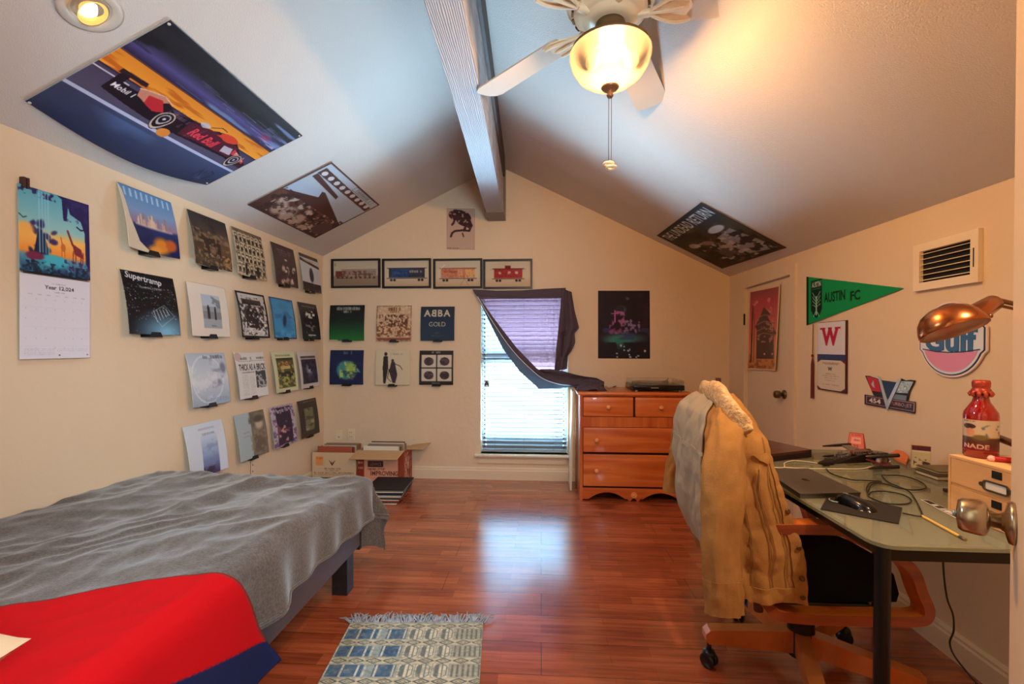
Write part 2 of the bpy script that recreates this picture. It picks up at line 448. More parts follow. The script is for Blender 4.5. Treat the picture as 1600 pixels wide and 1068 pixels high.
def sheet(name, q, art, m=PRINT, parent=None, thick=0.003, bend=None, sag=None, rim=None):
    """printed sheet: q = corners TL, TR, BR, BL (3D, seen from the front); art colours its vertices; real thickness behind"""
    q = [Vector(p) for p in q]; n = (q[3] - q[0]).cross(q[1] - q[0]).normalized()
    a = art.final(); h, w = a.shape[:2]
    u = (np.arange(w) / (w - 1))[None, :, None]; v = (np.arange(h) / (h - 1))[:, None, None]
    TL, TR, BR, BL = [np.array(p) for p in q]
    P = (TL * (1 - u) + TR * u) * (1 - v) + (BL * (1 - u) + BR * u) * v
    if bend is not None: P = P + bend(u, v) * np.array(n)
    if sag is not None: P = P + sag(u, v)
    nn = np.array(n); B = P - nn * thick
    NV = w * h
    co = np.concatenate([P.reshape(-1, 3), B.reshape(-1, 3)])
    i, j = np.meshgrid(np.arange(w - 1), np.arange(h - 1)); k = (j * w + i).ravel()
    front = np.stack([k, k + w, k + w + 1, k + 1], 1); back = (front + NV)[:, ::-1]
    ring = [x for x in range(w - 1)] + [y * w + w - 1 for y in range(h - 1)] + [(h - 1) * w + x for x in range(w - 1, 0, -1)] + [y * w for y in range(h - 1, 0, -1)]
    ring = np.array(ring); nx = np.roll(ring, -1); side = np.stack([ring, nx, nx + NV, ring + NV], 1)
    F = np.concatenate([front, back, side])
    me = bpy.data.meshes.new(name)
    me.vertices.add(len(co)); me.vertices.foreach_set('co', co.ravel())
    me.loops.add(F.size); me.loops.foreach_set('vertex_index', F.ravel().astype(np.int32))
    me.polygons.add(len(F)); me.polygons.foreach_set('loop_start', np.arange(0, F.size, 4, dtype=np.int32))
    me.update(calc_edges=True)
    c = a.reshape(-1, 3) / 255; c = np.where(c <= .04045, c / 12.92, ((c + .055) / 1.055) ** 2.4)
    bk = np.ones((NV, 3)) * (np.array(lin(rim)[:3]) if rim else np.array([.55, .5, .42]))
    rgba = np.concatenate([np.concatenate([c, bk]), np.ones((2 * NV, 1))], 1)
    at = me.color_attributes.new('print', 'FLOAT_COLOR', 'POINT'); at.data.foreach_set('color', rgba.ravel())
    me.materials.append(m); me.polygons.foreach_set('use_smooth', [len(F) > 0] * len(front) + [False] * (len(F) - len(front)))
    return link(name, me, parent)
# ================================================================== THE ROOM
Y0 = 0.2                                    # front wall (camera stands in its doorway)
fl = MB().box((-2.2, -1.6, -0.1), (1.9, 4.3, 0)); struct(fl.build('floor', floor_material()))
ceil_m = ceiling_material()
NY = 12
for nm, fn, xa, xb in (('ceiling_left', ceilL, lambda y: XL - .02, XRI), ('ceiling_right', ceilR, XRI, lambda y: XR(y) + .02)):
    mb = MB(); ys = [Y0 - .12 + (4.3 - Y0 + .12) * k / NY for k in range(NY + 1)]
    vs = []
    for y in ys:
        for x in (xa(y), xb(y)):
            vs.append((x, y, fn(x, y)))
        for x in (xb(y), xa(y)):
            vs.append((x, y, fn(x, y) + .1))
    fs = [(i * 4 + k, i * 4 + (k + 1) % 4, (i + 1) * 4 + (k + 1) % 4, (i + 1) * 4 + k) for i in range(NY) for k in range(4)] + [(0, 1, 2, 3), tuple(NY * 4 + k for k in (3, 2, 1, 0))]
    mb.add(vs, fs); struct(mb.build(nm, ceil_m))

def panel_wall(name, pt, out, breaks, top, holes, m, thick=0.12):
    """wall over s-breaks, from floor to top(s); holes (s0,s1,z0,z1); pt(s)->(x,y); out = outward vector (thickness)"""
    mb = MB(); S = sorted(set(breaks) | {h[0] for h in holes} | {h[1] for h in holes}); O = Vector(out) * thick
    P = lambda s, z: Vector((pt(s)[0], pt(s)[1], z))
    for a, b in zip(S[:-1], S[1:]):
        mid = (a + b) / 2; hs = [h for h in holes if h[0] <= mid <= h[1]]
        segs = [(-0.02, None)] if not hs else ([(-0.02, hs[0][2])] if hs[0][2] > 0 else []) + [(hs[0][3], None)]
        for z0, z1 in segs:
            ta, tb = (top(a), top(b)) if z1 is None else (z1, z1)
            mb.prism([P(a, z0), P(b, z0), P(b, tb), P(a, ta)], O)
    return struct(mb.build(name, m))
# window opening on the far wall
wTL, wBR = on_y(751, 458), on_y(887, 710)
WX0, WX1, WZ0, WZ1 = wTL.x, wBR.x, wBR.z, wTL.z
xr = XRI(YF)
topfar = lambda x: (ceilL(x, YF) if x < xr else ceilR(x, YF)) + .05
panel_wall('wall_far', lambda s: (s, YF), (0, 1, 0), [XL - .12, xr, XR(YF) + .12], topfar, [(WX0, WX1, WZ0, WZ1)], WALL, .14)
panel_wall('wall_left', lambda s: (XL, s), (-1, 0, 0), [Y0 - .12, YF + .14], lambda s: ZE + .05, [], WALL)
# closet door opening on the right wall
dA, dB = on_R(1166, 449), on_R(1237, 600)
DY1, DY0 = dA.y, dB.y; DZ = dA.z - .005
panel_wall('wall_right', lambda s: (XR(s), s), (1, 0, 0), [Y0 - .12, 1.5, 3, YF + .14], lambda s: ZER(s) + .05, [(DY0, DY1, 0, DZ)], WALL)
FX0, FX1 = -0.48, 0.42
topf = lambda x: (ceilL(x, Y0) if x < XRI(Y0) else ceilR(x, Y0)) + .05
panel_wall('wall_front', lambda s: (s, Y0), (0, -1, 0), [XL - .1, XRI(Y0), XR(Y0) + .1], topf, [(FX0, FX1, 0, 2.05)], WALL)
# hallway behind the camera
mb = MB(); mb.box((-1.0, -1.6, 0), (-.9, Y0 - .12, 2.4)).box((.9, -1.6, 0), (1.0, Y0 - .12, 2.4)).box((-1, -1.6, 0), (1, -1.5, 2.4)).box((-1, -1.6, 2.35), (1, Y0 - .12, 2.45))
struct(mb.build('wall_hallway', WALL))

# baseboards
def baseboard(name, a, b, n):
    a, b, n = Vector(a), Vector(b), Vector(n)
    prof = [(0, 0), (.015, 0), (.015, .082), (.011, .09), (.011, .1), (.005, .112), (0, .112)]
    mb = MB(); mb.prism([a + n * p + Vector((0, 0, z)) for p, z in prof], b - a)
    return struct(mb.build(name, WHITE))
baseboard('baseboard_far', (XL, YF, 0), (XR(YF), YF, 0), (0, -1, 0))
baseboard('baseboard_left', (XL, Y0, 0), (XL, YF, 0), (1, 0, 0))
baseboard('baseboard_right', (XR(Y0), Y0, 0), (XR(DY0 - .07), DY0 - .07, 0), (-1, 0, 0))

# ridge beam (painted rough-sawn wood, ending in a plain cap piece)
m = bpy.data.materials.new('painted_rough_sawn'); m.use_nodes = True
nt = m.node_tree; N = nt.nodes; L = nt.links; b = N['Principled BSDF']
b.inputs['Base Color'].default_value = lin((142, 140, 142)); b.inputs['Roughness'].default_value = 0.55
tc = N.new('ShaderNodeTexCoord'); mp = N.new('ShaderNodeMapping'); mp.inputs['Scale'].default_value = (1, .12, 1)
L.new(tc.outputs['Object'], mp.inputs['Vector'])
wv = N.new('ShaderNodeTexWave'); wv.wave_type = 'BANDS'; wv.bands_direction = 'X'; wv.inputs['Scale'].default_value = 38; wv.inputs['Distortion'].default_value = 6; wv.inputs['Detail'].default_value = 3; wv.inputs['Detail Scale'].default_value = 0.9
L.new(mp.outputs['Vector'], wv.inputs['Vector'])
bp = N.new('ShaderNodeBump'); bp.inputs['Strength'].default_value = 0.35; bp.inputs['Distance'].default_value = 0.004
L.new(wv.outputs['Fac'], bp.inputs['Height']); L.new(bp.outputs['Normal'], b.inputs['Normal'])
cr = N.new('ShaderNodeValToRGB'); cr.color_ramp.elements[0].color = lin((156, 154, 158)); cr.color_ramp.elements[1].color = lin((184, 184, 190))
L.new(wv.outputs['Fac'], cr.inputs['Fac']); L.new(cr.outputs['Color'], b.inputs['Base Color'])
BEAM = m
zb = on_y(778, 345).z
def bx(y, side):                            # beam edges measured on its underside
    k = (YF - y) / (YF - 1.5)
    return (-.480 + .092 * k) if side < 0 else (-.335 + .075 * k)
mb = MB(); ya, yb = Y0 - .1, 3.86
mb.add([(bx(y, s), y, z) for y in (ya, yb) for s in (-1, 1) for z in (zb, 2.9)], [(0, 2, 3, 1), (4, 5, 7, 6), (0, 4, 6, 2), (1, 3, 7, 5), (0, 1, 5, 4), (2, 6, 7, 3)])
beam = struct(mb.build('beam', BEAM))
cap = MB().box((bx(YF, -1) - .004, 3.862, zb - .002), (bx(YF, 1) + .012, YF + .01, 2.86)).build('beam_cap', mat('beam_cap_paint', (120, 114, 112), .5), beam)
rs = MB().prism([(bx(ya, 1) + .001, ya, zb + .3), (bx(ya, 1) + .018, ya, zb + .3), (bx(ya, 1) + .018, ya, 2.9), (bx(ya, 1) + .001, ya, 2.9)], Vector((bx(yb, 1) - bx(ya, 1), yb - ya, 0))).build('beam_trim', mat('dark_trim', (70, 52, 44), .6), beam)

# ------------------------------------------------------------------ window
VINYL = mat('window_vinyl', (225, 232, 235), .4)
GLASS = mat('window_glass', (255, 255, 255), 0.0, alpha=0.06, trans=0.0)
yg = YF + .10
mb = MB(); fr = .035
zm = (WZ0 + WZ1) / 2 + .03
mb.box((WX0, yg - .02, WZ0), (WX0 + fr, yg + .03, WZ1)).box((WX1 - fr, yg - .02, WZ0), (WX1, yg + .03, WZ1))
mb.box((WX0 + fr, yg - .02, WZ0), (WX1 - fr, yg + .03, WZ0 + fr)).box((WX0 + fr, yg - .02, WZ1 - fr), (WX1 - fr, yg + .03, WZ1)).box((WX0 + fr, yg - .015, zm - .02), (WX1 - fr, yg + .025, zm + .02))
win = struct(mb.build('window_1', VINYL))
MB().box((WX0 + fr, yg, WZ0 + fr), (WX1 - fr, yg + .004, zm - .02)).build('window_pane', GLASS, win)
MB().box((WX0 + fr, yg, zm + .02), (WX1 - fr, yg + .004, WZ1 - fr)).build('window_pane', GLASS, win)
mb = MB(); p1, p2 = on_y(741, 711, YF - .05), on_y(890, 713, YF - .05)
mb.rbox((p1.x, YF - .055, WZ0 - .022), (p2.x, YF + .08, WZ0), .006)
struct(mb.build('trim_1', WHITE)); 
mb = MB(); mb.prism([(p1.x + .02, YF, WZ0 - .022), (p2.x - .02, YF, WZ0 - .022), (p2.x - .035, YF, WZ0 - .085), (p1.x + .035, YF, WZ0 - .085)], (0, -.018, 0))
struct(mb.build('trim_2', WHITE))
# blinds inside the recess
blind = thing('window_blinds', 'white horizontal slat blinds lowered inside the window', 'blinds', ((WX0 + WX1) / 2, YF + .045, WZ0 + .03))
SLAT = mat('blind_slat', (150, 160, 168), .45)
CLIP = mat('slate_clip', (60, 80, 95), .6)
nsl = 34; z = WZ0 + .05; sp = (WZ1 - WZ0 - .1) / nsl
for k in range(nsl):
    mb = MB(); zc = WZ0 + .055 + sp * k; w = .05; th = R(-42)
    f = lambda u, v: Vector((WX0 + .008 + (WX1 - WX0 - .016) * u, YF + .045 + (v - .5) * w * math.cos(th), zc + (v - .5) * w * math.sin(th) + .004 * (1 - (2 * v - 1) ** 2)))
    mb.grid(1, 5, f, thick=.0025)
    so_ = mb.build('slat', SLAT, blind)
    for xx in (.045, .955):
        x = WX0 + (WX1 - WX0) * xx; MB().box((x - .006, YF + .012, zc + .001), (x + .006, YF + .018, zc + .013)).build('clip', CLIP, so_)
MB().rbox((WX0 + .008, YF + .02, WZ0 + .012), (WX1 - .008, YF + .07, WZ0 + .03), .004).build('bottom_rail', SLAT, blind)
MB().box((WX0 + .004, YF + .012, WZ1 - .05), (WX1 - .004, YF + .075, WZ1 - .002)).build('headrail', SLAT, blind)
CORD = mat('grey_cord', (120, 128, 135), .8)
for xx in (.16, .5, .84):
    x = WX0 + (WX1 - WX0) * xx; MB().cyl((x, YF + .017, WZ0 + .02), (x, YF + .017, WZ1 - .03), .0014, n=6).build('cord', CORD, blind)
p = on_y(760.5, 599, YF + .018)
a_ = Art(20, 28, (232, 240, 245)); a_.text('A', .5, .5, .8, (20, 40, 50), bold=.03)
sheet('letter_sticker', [p + Vector((dx, 0, dz)) for dx, dz in ((-.022, .032), (.022, .032), (.022, -.032), (-.022, -.032))], a_, PRINTM, blind, .001)
# outside: pale ground, a neighbour's wall
mb = MB().box((-9, 4.6, -3.4), (9, 22, -3.2)); struct(mb.build('ground', mat('pale_gravel', (170, 178, 180), .9)))
nb = thing('neighbour_house', 'pale house wall seen outside through the window blinds', 'house', (.8, 15.5, -3.2))
MB().box((.55, 15, -3.2), (6.5, 19, .2)).build('wall', mat('grey_siding', (150, 165, 175), .8), nb)
MB().prism([(.3, 14.7, .2), (6.8, 14.7, .2), (3.6, 14.7, 1.8)], (0, 4.5, 0)).build('roof', mat('grey_roof', (110, 115, 122), .9), nb)

# ------------------------------------------------------------------ closet door in the right wall
d = Vector((XR(DY1) - XR(DY0), DY1 - DY0, 0)).normalized(); nR = Vector((-d.y, d.x, 0)); up = Vector((0, 0, 1))
def RP(y, z, off): return Vector((XR(y), y, z)) + nR * off
DOORP = mat('door_paint', (222, 200, 172), .42)
door = struct(MB().prism([RP(DY0 + .004, .01, -.012), RP(DY1 - .004, .01, -.012), RP(DY1 - .004, DZ - .006, -.012), RP(DY0 + .004, DZ - .006, -.012)], -nR * .035).build('door_1', DOORP))
mb = MB(); cw = .062
for a, b2, z0, z1 in ((DY0 - cw, DY0, 0, DZ + cw), (DY1, DY1 + cw, 0, DZ + cw), (DY0, DY1, DZ, DZ + cw)):
    mb.prism([RP(a, z0, 0), RP(b2, z0, 0), RP(b2, z1, 0), RP(a, z1, 0)], nR * .016)
for a, b2 in ((DY0, DY0 + .004), (DY1 - .004, DY1)): mb.prism([RP(a, 0, 0), RP(b2, 0, 0), RP(b2, DZ, 0), RP(a, DZ, 0)], -nR * .1)
struct(mb.build('trim_3', DOORP))
def knob(parent, c, n, r=.03, m=CHROME, lock=None, L=.06):
    M = Matrix.Translation(c) @ Vector(n).to_track_quat('Z', 'Y').to_matrix().to_4x4()
    ro = MB().lathe([(0, .0), (r * 1.05, 0), (r * 1.08, .003), (r * 1.0, .008), (r * .5, .012), (r * .42, .016), (0, .016)], M).build('rosette', m, parent)
    MB().lathe([(0, .015), (r * .38, .015), (r * .38, .028), (r * .6, .030), (r * .86, .034), (r * .92, .040), (r * .86, L), (r * .74, L + .006), (r * .3, L + .008), (0, L + .008)], M).build('door_knob', m, parent)
    if lock: MB().lathe([(0, L + .008), (.006, L + .008), (.005, L + .013), (0, L + .013)], M).build('lock_button', mat('blue_grey_button', (150, 175, 190), .3, .5), parent)
kp = on_R(1226, 616, -.012); knob(door, kp + nR * .0, nR, .029, BRASSD)
MB().prism([RP(DY0 + .0045, kp.z - .04, -.006), RP(DY0 + .014, kp.z - .04, -.006), RP(DY0 + .014, kp.z + .04, -.006), RP(DY0 + .0045, kp.z + .04, -.006)], -nR * .004).build('latch_plate', mat('dark_bronze', (60, 50, 40), .4, .8), door)
hp = on_R(1164, 499)
for dz in (0, -.95):
    MB().cyl(RP(DY1 - .001, hp.z + dz - .045, .014), RP(DY1 - .001, hp.z + dz + .045, .014), .007, n=10).build('hinge', mat('dark_bronze'), door)

# ------------------------------------------------------------------ open entrance door close to the camera on the right
th = R(39.5); dd = Vector((math.sin(th), math.cos(th), 0)); dn = Vector((-dd.y, dd.x, 0))
def depth_pt(px, py, zc):                    # point at a given camera depth
    return CAM + ray(px, py) * zc
ros = depth_pt(1586, 818, .755)
edge = ros + dd * .062; hinge = ros - dd * .62
NEARD = mat('entrance_door_paint', (226, 205, 180), .4)
q = [hinge, edge, edge - dn * .035, hinge - dn * .035]
door2 = struct(MB().prism([Vector((v.x, v.y, .012)) for v in q], (0, 0, 2.03)).build('door_2', NEARD))
knob(door2, ros, dn, .033, lock=True, L=.062)
# ================================================================== BED
from mathutils import noise as mnoise
BW = 1.085; XE = XL + BW                     # mattress edge x
YE = 2.30; ZT = .545; RB = .055
def fall(o):
    if o <= 0: return 0, 0
    q = RB * PI / 2
    if o < q: return RB * math.sin(o / RB), RB * (1 - math.cos(o / RB))
    return RB + (o - q) * .07, RB + (o - q) * .99
def bed_pt(x, y, lift=0.0, wr=1.0):
    """x across from the wall, y along; beyond the mattress edge both run down the side"""
    ox, oy = max(0, x - (XE - RB + .06)), max(0, y - (YE - .02))
    fx, dx = fall(ox); fy, dy = fall(oy); mn = min(dx, dy); mx = max(dx, dy)
    px = min(x, XE - RB + .06) + fx + .16 * mn * (1 if dy > 0 else 0)
    py = min(y, YE - .02) + fy + .22 * mn
    z = ZT - mx - .16 * mn
    # wrinkles
    q1 = x * 3.4 - y * 1.5 + .6 * mnoise.noise(Vector((x * 2, y * 2, 7))); q2 = y * 1.5 + x * .5
    t = mnoise.noise(Vector((x * 2.2 + y * 1.3, y * 1.1 - x * .8, 3))) * .022 + (.35 - abs(mnoise.noise(Vector((q1, q2, 8))))) * .030 + (.3 - abs(mnoise.noise(Vector((q1 * 2.6, q2 * 3.1, 4))))) * .016
    r1 = abs(mnoise.noise(Vector((x * 5 + 1.5 * y, y * 3.2 - 2 * x, 8)))); t += (.5 - r1) * .010
    r2 = abs(mnoise.noise(Vector((x * 11 + 6 * y, y * 5 - 3 * x, 1)))); t += (.5 - r2) * .009
    t += mnoise.noise(Vector((x * 26, y * 20, 5))) * .002
    # long fold running parallel to the wall
    t += .012 * math.exp(-((x + 1.62 + .10 * math.sin(y * 2.2) - .12 * (y - 1.4)) / .035) ** 2)
    top = 1 - min(1, mx / .06)
    z += t * wr * max(top, .15) + lift * max(top, .0)
    if dx > .02:
        f = min(1, dx / .2); px += (.018 * math.sin(y * 13 + 2 * math.sin(y * 5)) + .01 * math.sin(y * 31)) * f * wr + lift * (1 - top)
    if dy > .02:
        f = min(1, dy / .2); py += (.022 * math.sin(x * 15 + 1) + .01 * math.sin(x * 33)) * f * wr + lift * (1 - top)
    return Vector((px, py, z))
DARKW = mat('dark_bed_wood', (40, 32, 30), .45, wood=('y', (26, 20, 20), 3))
RAILM = mat('grey_brown_rail', (82, 72, 76), .45)
bed = thing('bed', 'low single bed with dark frame along the left wall', 'bed', (-1.5, 1.35, 0))
MB().rbox((XL + .03, .36, .2), (XE - .0, YE - .03, .36), .01).build('bed_frame', RAILM, bed)
MB().box((XE - .0, .36, .195), (XE + .02, YE - .03, .37)).build('side_rail', RAILM, bed)
MB().rbox((XL + .03, YE - .03, .17), (XE + .02, YE - .005, .40), .004).build('footboard', DARKW, bed)
for x in (XL + .05, XE - .05):
    for y in (.42, YE - .12):
        MB().box((x - .02, y - .03, 0), (x + .055, y + .045, .2)).build('leg', DARKW, bed)
MB().rbox((XL + .02, .36, .36), (XE - .02, YE - .04, ZT - .045), .05, seg=4).build('mattress', mat('cream_sheet', (226, 206, 180), .85, bump=(40, .2, .003)), bed)

FLEECE = mat('grey_fleece', (82, 73, 67), .95, bump=(230, .6, .003), vary=(120, (108, 99, 93), .2), sheen=.5, spec=.15)
mb = MB(); x0, x1, y0, y1 = XL + .004, XE + .255, .98, YE + .40
mb.grid(150, 170, lambda u, v: bed_pt(x0 + (x1 - x0 + .012 * math.sin(v * 9)) * u, y0 + (y1 - y0 + .015 * math.sin(u * 8)) * v), thick=.006)
blk = tag(mb.build('blanket', FLEECE), 'rumpled grey fleece blanket spread over the bed', 'blanket')
hem = [bed_pt(x1, y0 + (y1 - y0) * k / 60, .001) + Vector((0, 0, .008)) for k in range(61)] + [bed_pt(x1 - (x1 - x0) * k / 50, y1, .001) + Vector((0, 0, .008)) for k in range(51)]
MB().tube(hem, .005, 6).build('hem', FLEECE, blk)
# flag: far edge slants, front corner in dark blue
def flag_edge(x): return 1.055 + (x + 1.33) * .5 if x < -.99 else 1.225 + (x + .99) * .45
NU, NV = 200, 130; xs0, xs1 = -1.93, XE + .40
verts = []; cols = []
for j in range(NV + 1):
    for i in range(NU + 1):
        x = xs0 + (xs1 - xs0) * i / NU; ye = flag_edge(x) + .006 * math.sin(x * 21); y = .42 + (ye - .42) * j / NV
        verts.append(bed_pt(x, y, .012, .35) + Vector((0, 0, .004)))
        drop = x - (XE + .005)
        k_ = min(1, max(0, (drop - (.27 - (1.31 - y) * .36)) / .004)); c = tuple(a_ * (1 - k_) + b_ * k_ for a_, b_ in zip((196, 8, 18), (28, 36, 78)))
        if j >= NV - 1 or i >= NU - 1: c = (150, 40, 40) if c[0] > 100 else (30, 40, 90)
        cols.append(lin(c))
w = NU + 1
me = bpy.data.meshes.new('flag'); me.from_pydata([tuple(v) for v in verts], [], [(j * w + i, j * w + i + 1, (j + 1) * w + i + 1, (j + 1) * w + i) for j in range(NV) for i in range(NU)])
at = me.color_attributes.new('print', 'FLOAT_COLOR', 'POINT'); at.data.foreach_set('color', [k for c in cols for k in c])
me.materials.append(CLOTHP); me.polygons.foreach_set('use_smooth', [True] * len(me.polygons))
fo = link('flag', me); so = fo.modifiers.new('thickness', 'SOLIDIFY'); so.thickness = .002; so.offset = 1
tag(fo, 'bright red flag with dark blue corner spread over the blanket', 'flag')
# cream pillow at the head of the bed
pc = on_z(5, 1062, .60)
def pil(u, v):
    a, b = u * 2 - 1, v * 2 - 1
    k = max(0, (1 - a ** 4) * (1 - b ** 4)) ** .5
    return a, b, k
mb = MB()
for sgn in (1, -1):
    mb.grid(24, 24, lambda u, v: Vector((pc.x - .26 + pil(u, v)[0] * .27 * (1 - .05 * pil(u, v)[1] ** 2), pc.y - .24 + pil(u, v)[1] * .29, ZT + .10 + sgn * .062 * pil(u, v)[2])))
tag(mb.build('pillow', mat('cream_cotton', (226, 196, 160), .85, bump=(30, .2, .004))), 'cream pillow at the near end of the bed beside the red flag', 'pillow')

# ================================================================== RUG
rA, rB, rC = on_z(548, 975, 0), on_z(755, 975, 0), on_z(498, 1068, 0)
ru = (rB - rA); rw = ru.length; rd = (rC - rA); rd.normalize(); ruu = ru.normalized()
rl = .95
a = Art(210, 330, (170, 172, 160))
for k in range(9):
    v0 = .012 + k * .1135
    # diamond band
    a.rect(0, v0, 1, v0 + .034, (206, 200, 176))
    for q in range(9):
        u = .06 + q * .115; a.line([(u - .05, v0 + .017), (u, v0 + .003), (u + .05, v0 + .017), (u, v0 + .031), (u - .05, v0 + .017)], .005, (84, 94, 98))
        a.line([(u - .02, v0 + .017), (u, v0 + .011), (u + .02, v0 + .017), (u, v0 + .023), (u - .02, v0 + .017)], .003, (120, 120, 100))
    y0_, y1_ = v0 + .04, v0 + .107
    a.rect(0, y0_, .45, y1_, (76, 106, 138)); a.noise(.03, (60, 92, 130), .45, .6, .8, (0, y0_, .45, y1_)); a.rect(.24, y0_, .31, y1_, (150, 168, 170))
    for u in (.0, .1, .2, .245, .32, .43): a.rect(u, y0_, u + .014, y1_, (205, 208, 200))
    for q in range(3):
        u = .47 + q * .11; a.rect(u, y0_ - .004, u + .1, y1_ + .004, (216, 212, 192)); a.rect(u + .014, y0_, u + .04, y1_, (112, 120, 120)); a.rect(u + .058, y0_, u + .068, y1_, (130, 136, 134)); a.line([(u + .01, v0 + .07), (u + .01, y0_ + .01), (u + .05, y0_ - .008), (u + .09, y0_ + .01), (u + .09, y1_ - .01), (u + .05, y1_ + .008), (u + .01, y1_ - .01), (u + .01, v0 + .07)], .004, (118, 124, 122))
    for q in range(6):
        u = .81 + q * .034; a.rect(u, y0_, u + .014, y1_, (112, 114, 108))
a.noise(.006, (120, 125, 120), .45, .7, .5, ax=2.5); a.noise(.012, (224, 220, 200), .55, .8, .3)
zr = Vector((0, 0, .009))
mrug = mat('woven_rug', attr=True, rough=.95, spec=.1, bump=(420, .7, .003))
rug = sheet('rug', [rA + rd * rl + zr - rd * rl, rA + ruu * rw + zr, rA + ruu * rw + rd * rl + zr, rA + rd * rl + zr], a, mrug, None, .008)
tag(rug, 'small woven blue and cream patterned rug with fringed end on the floor', 'rug')
rng = random.Random(3); mb = MB()
for k in range(230):
    u = rng.random(); p = rA + ru * (u * 1.02 - .01) + Vector((0, 0, .006)); l = rng.uniform(.03, .075); dr = (-rd * rng.uniform(.5, 1) + ruu * rng.uniform(-.7, .7) + (ruu * (-.8 if u < .05 else .8 if u > .95 else 0))).normalized()
    h = rng.uniform(.004, .022); mb.tube([p, p + dr * l * .5 + Vector((0, 0, h)), p + dr * l + ruu * rng.uniform(-.01, .01) + Vector((0, 0, rng.uniform(-.002, .01)))], [.0035, .003, .0015], 5)
fr_ = mb.build('fringe', mat('fringe_yarn', (178, 182, 192), .95, vary=(60, (120, 126, 142), .2)), rug); fr_['kind'] = 'stuff'

# ================================================================== DRESSER
PINE = mat('orange_pine', (226, 128, 64), .32, wood=('x', (190, 88, 38), 1.1), coat=.25)
PINEV = mat('orange_pine_upright', (212, 116, 56), .35, wood=('z', (180, 84, 36), 1.1), coat=.2)
DARKGAP = mat('shadow_gap', (70, 26, 12), .8)
dl = on_z(906, 781, 0); dx0 = dl.x; dy0 = dl.y; dtop = on_y(908, 612, dy0).z; dx1 = on_y(1077, 612, dy0).x; dy1 = YF - .045
dr = thing('dresser', 'orange pine chest of drawers with round wooden knobs beside the window', 'dresser', ((dx0 + dx1) / 2, (dy0 + dy1) / 2, 0))
MB().rbox((dx0 - .02, dy0 - .022, dtop - .024), (dx1 + .02, dy1, dtop), .008).build('top', PINE, dr)
mb = MB(); mb.box((dx0, dy0 + .012, 0), (dx0 + .02, dy1, dtop - .024)).box((dx1 - .02, dy0 + .012, 0), (dx1, dy1, dtop - .024)).box((dx0 + .02, dy1 - .01, .06), (dx1 - .02, dy1, dtop - .024))
mb.build('case', PINEV, dr)
MB().box((dx0 + .02, dy0 + .02, .1), (dx1 - .02, dy1 - .01, .105)).box((dx0 + .02, dy0 + .025, .1), (dx1 - .02, dy0 + .03, dtop - .024)).build('carcass', DARKGAP, dr)
H = dtop - .024
def yz(py): return on_y(906, py, dy0).z
rows = [(yz(697), yz(653) , 2), (yz(703), yz(668), 1), (yz(758), yz(709), 1)]
mb = MB(); mb.box((dx0, dy0, 0), (dx0 + .022, dy0 + .0119, H)).box((dx1 - .022, dy0, 0), (dx1, dy0 + .0119, H))
zA = yz(651); zA2 = yz(666)
mb.box((dx0 + .022, dy0 + .002, zA2 - .002), (dx1 - .022, dy0 + .019, zA + .002)); mb.box((dx0 + .022, dy0 + .004, H - .012), (dx1 - .022, dy0 + .019, H))
mb.build('face_frame', PINEV, dr)
KN = mat('pine_knob', (240, 164, 104), .3, coat=.4)
def drawer(xa, xb, za, zb_, kx):
    o = MB().rbox((xa, dy0 - .006, za), (xb, dy0 + .018, zb_), .005).build('drawer', PINE, dr)
    for k in kx:
        M = Matrix.Translation((xa + (xb - xa) * k, dy0 - .006, (za + zb_) / 2)) @ Euler((R(90), 0, 0)).to_matrix().to_4x4()
        MB().lathe([(0, 0), (.011, 0), (.009, .008), (.014, .014), (.0175, .02), (.016, .027), (.009, .031), (0, .032)], M, 20).build('knob', KN, o)
xm = (dx0 + dx1) / 2
drawer(dx0 + .026, xm - .008, zA + .006, H - .016, [.5]); drawer(xm + .008, dx1 - .026, zA + .006, H - .016, [.5])
drawer(dx0 + .026, dx1 - .026, yz(705.5), zA2 - .006, [.13, .87]); drawer(dx0 + .026, dx1 - .026, yz(758.5), yz(709), [.13, .87])
zs = yz(761.5)
pts = [(dx0 + .022, zs), (dx1 - .022, zs)]
n = 60; low = []
for k in range(n + 1):
    u = k / n; x = dx1 - .022 + (dx0 - dx1 + .044) * u; s = abs(u - .5) * 2
    z = .012 + .012 * (0) + (.055 * (1 - ((s - .52) / .36) ** 2) ** 1 if abs(s - .52) < .36 else 0) + (.012 * math.cos(s * 40) if s < .14 else 0)
    low.append((x, max(.0, z)))
MB().prism([(x, dy0, z) for x, z in pts + low], (0, .018, 0)).build('apron', PINE, dr)
M = Matrix.Translation((xm, dy0, .048)) @ Euler((R(90), 0, 0)).to_matrix().to_4x4()
MB().lathe([(.024, -.001), (.024, .005), (.02, .008), (.016, .004), (.009, .004), (.006, .009), (0, .01)], M, 24).build('rosette', KN, dr)

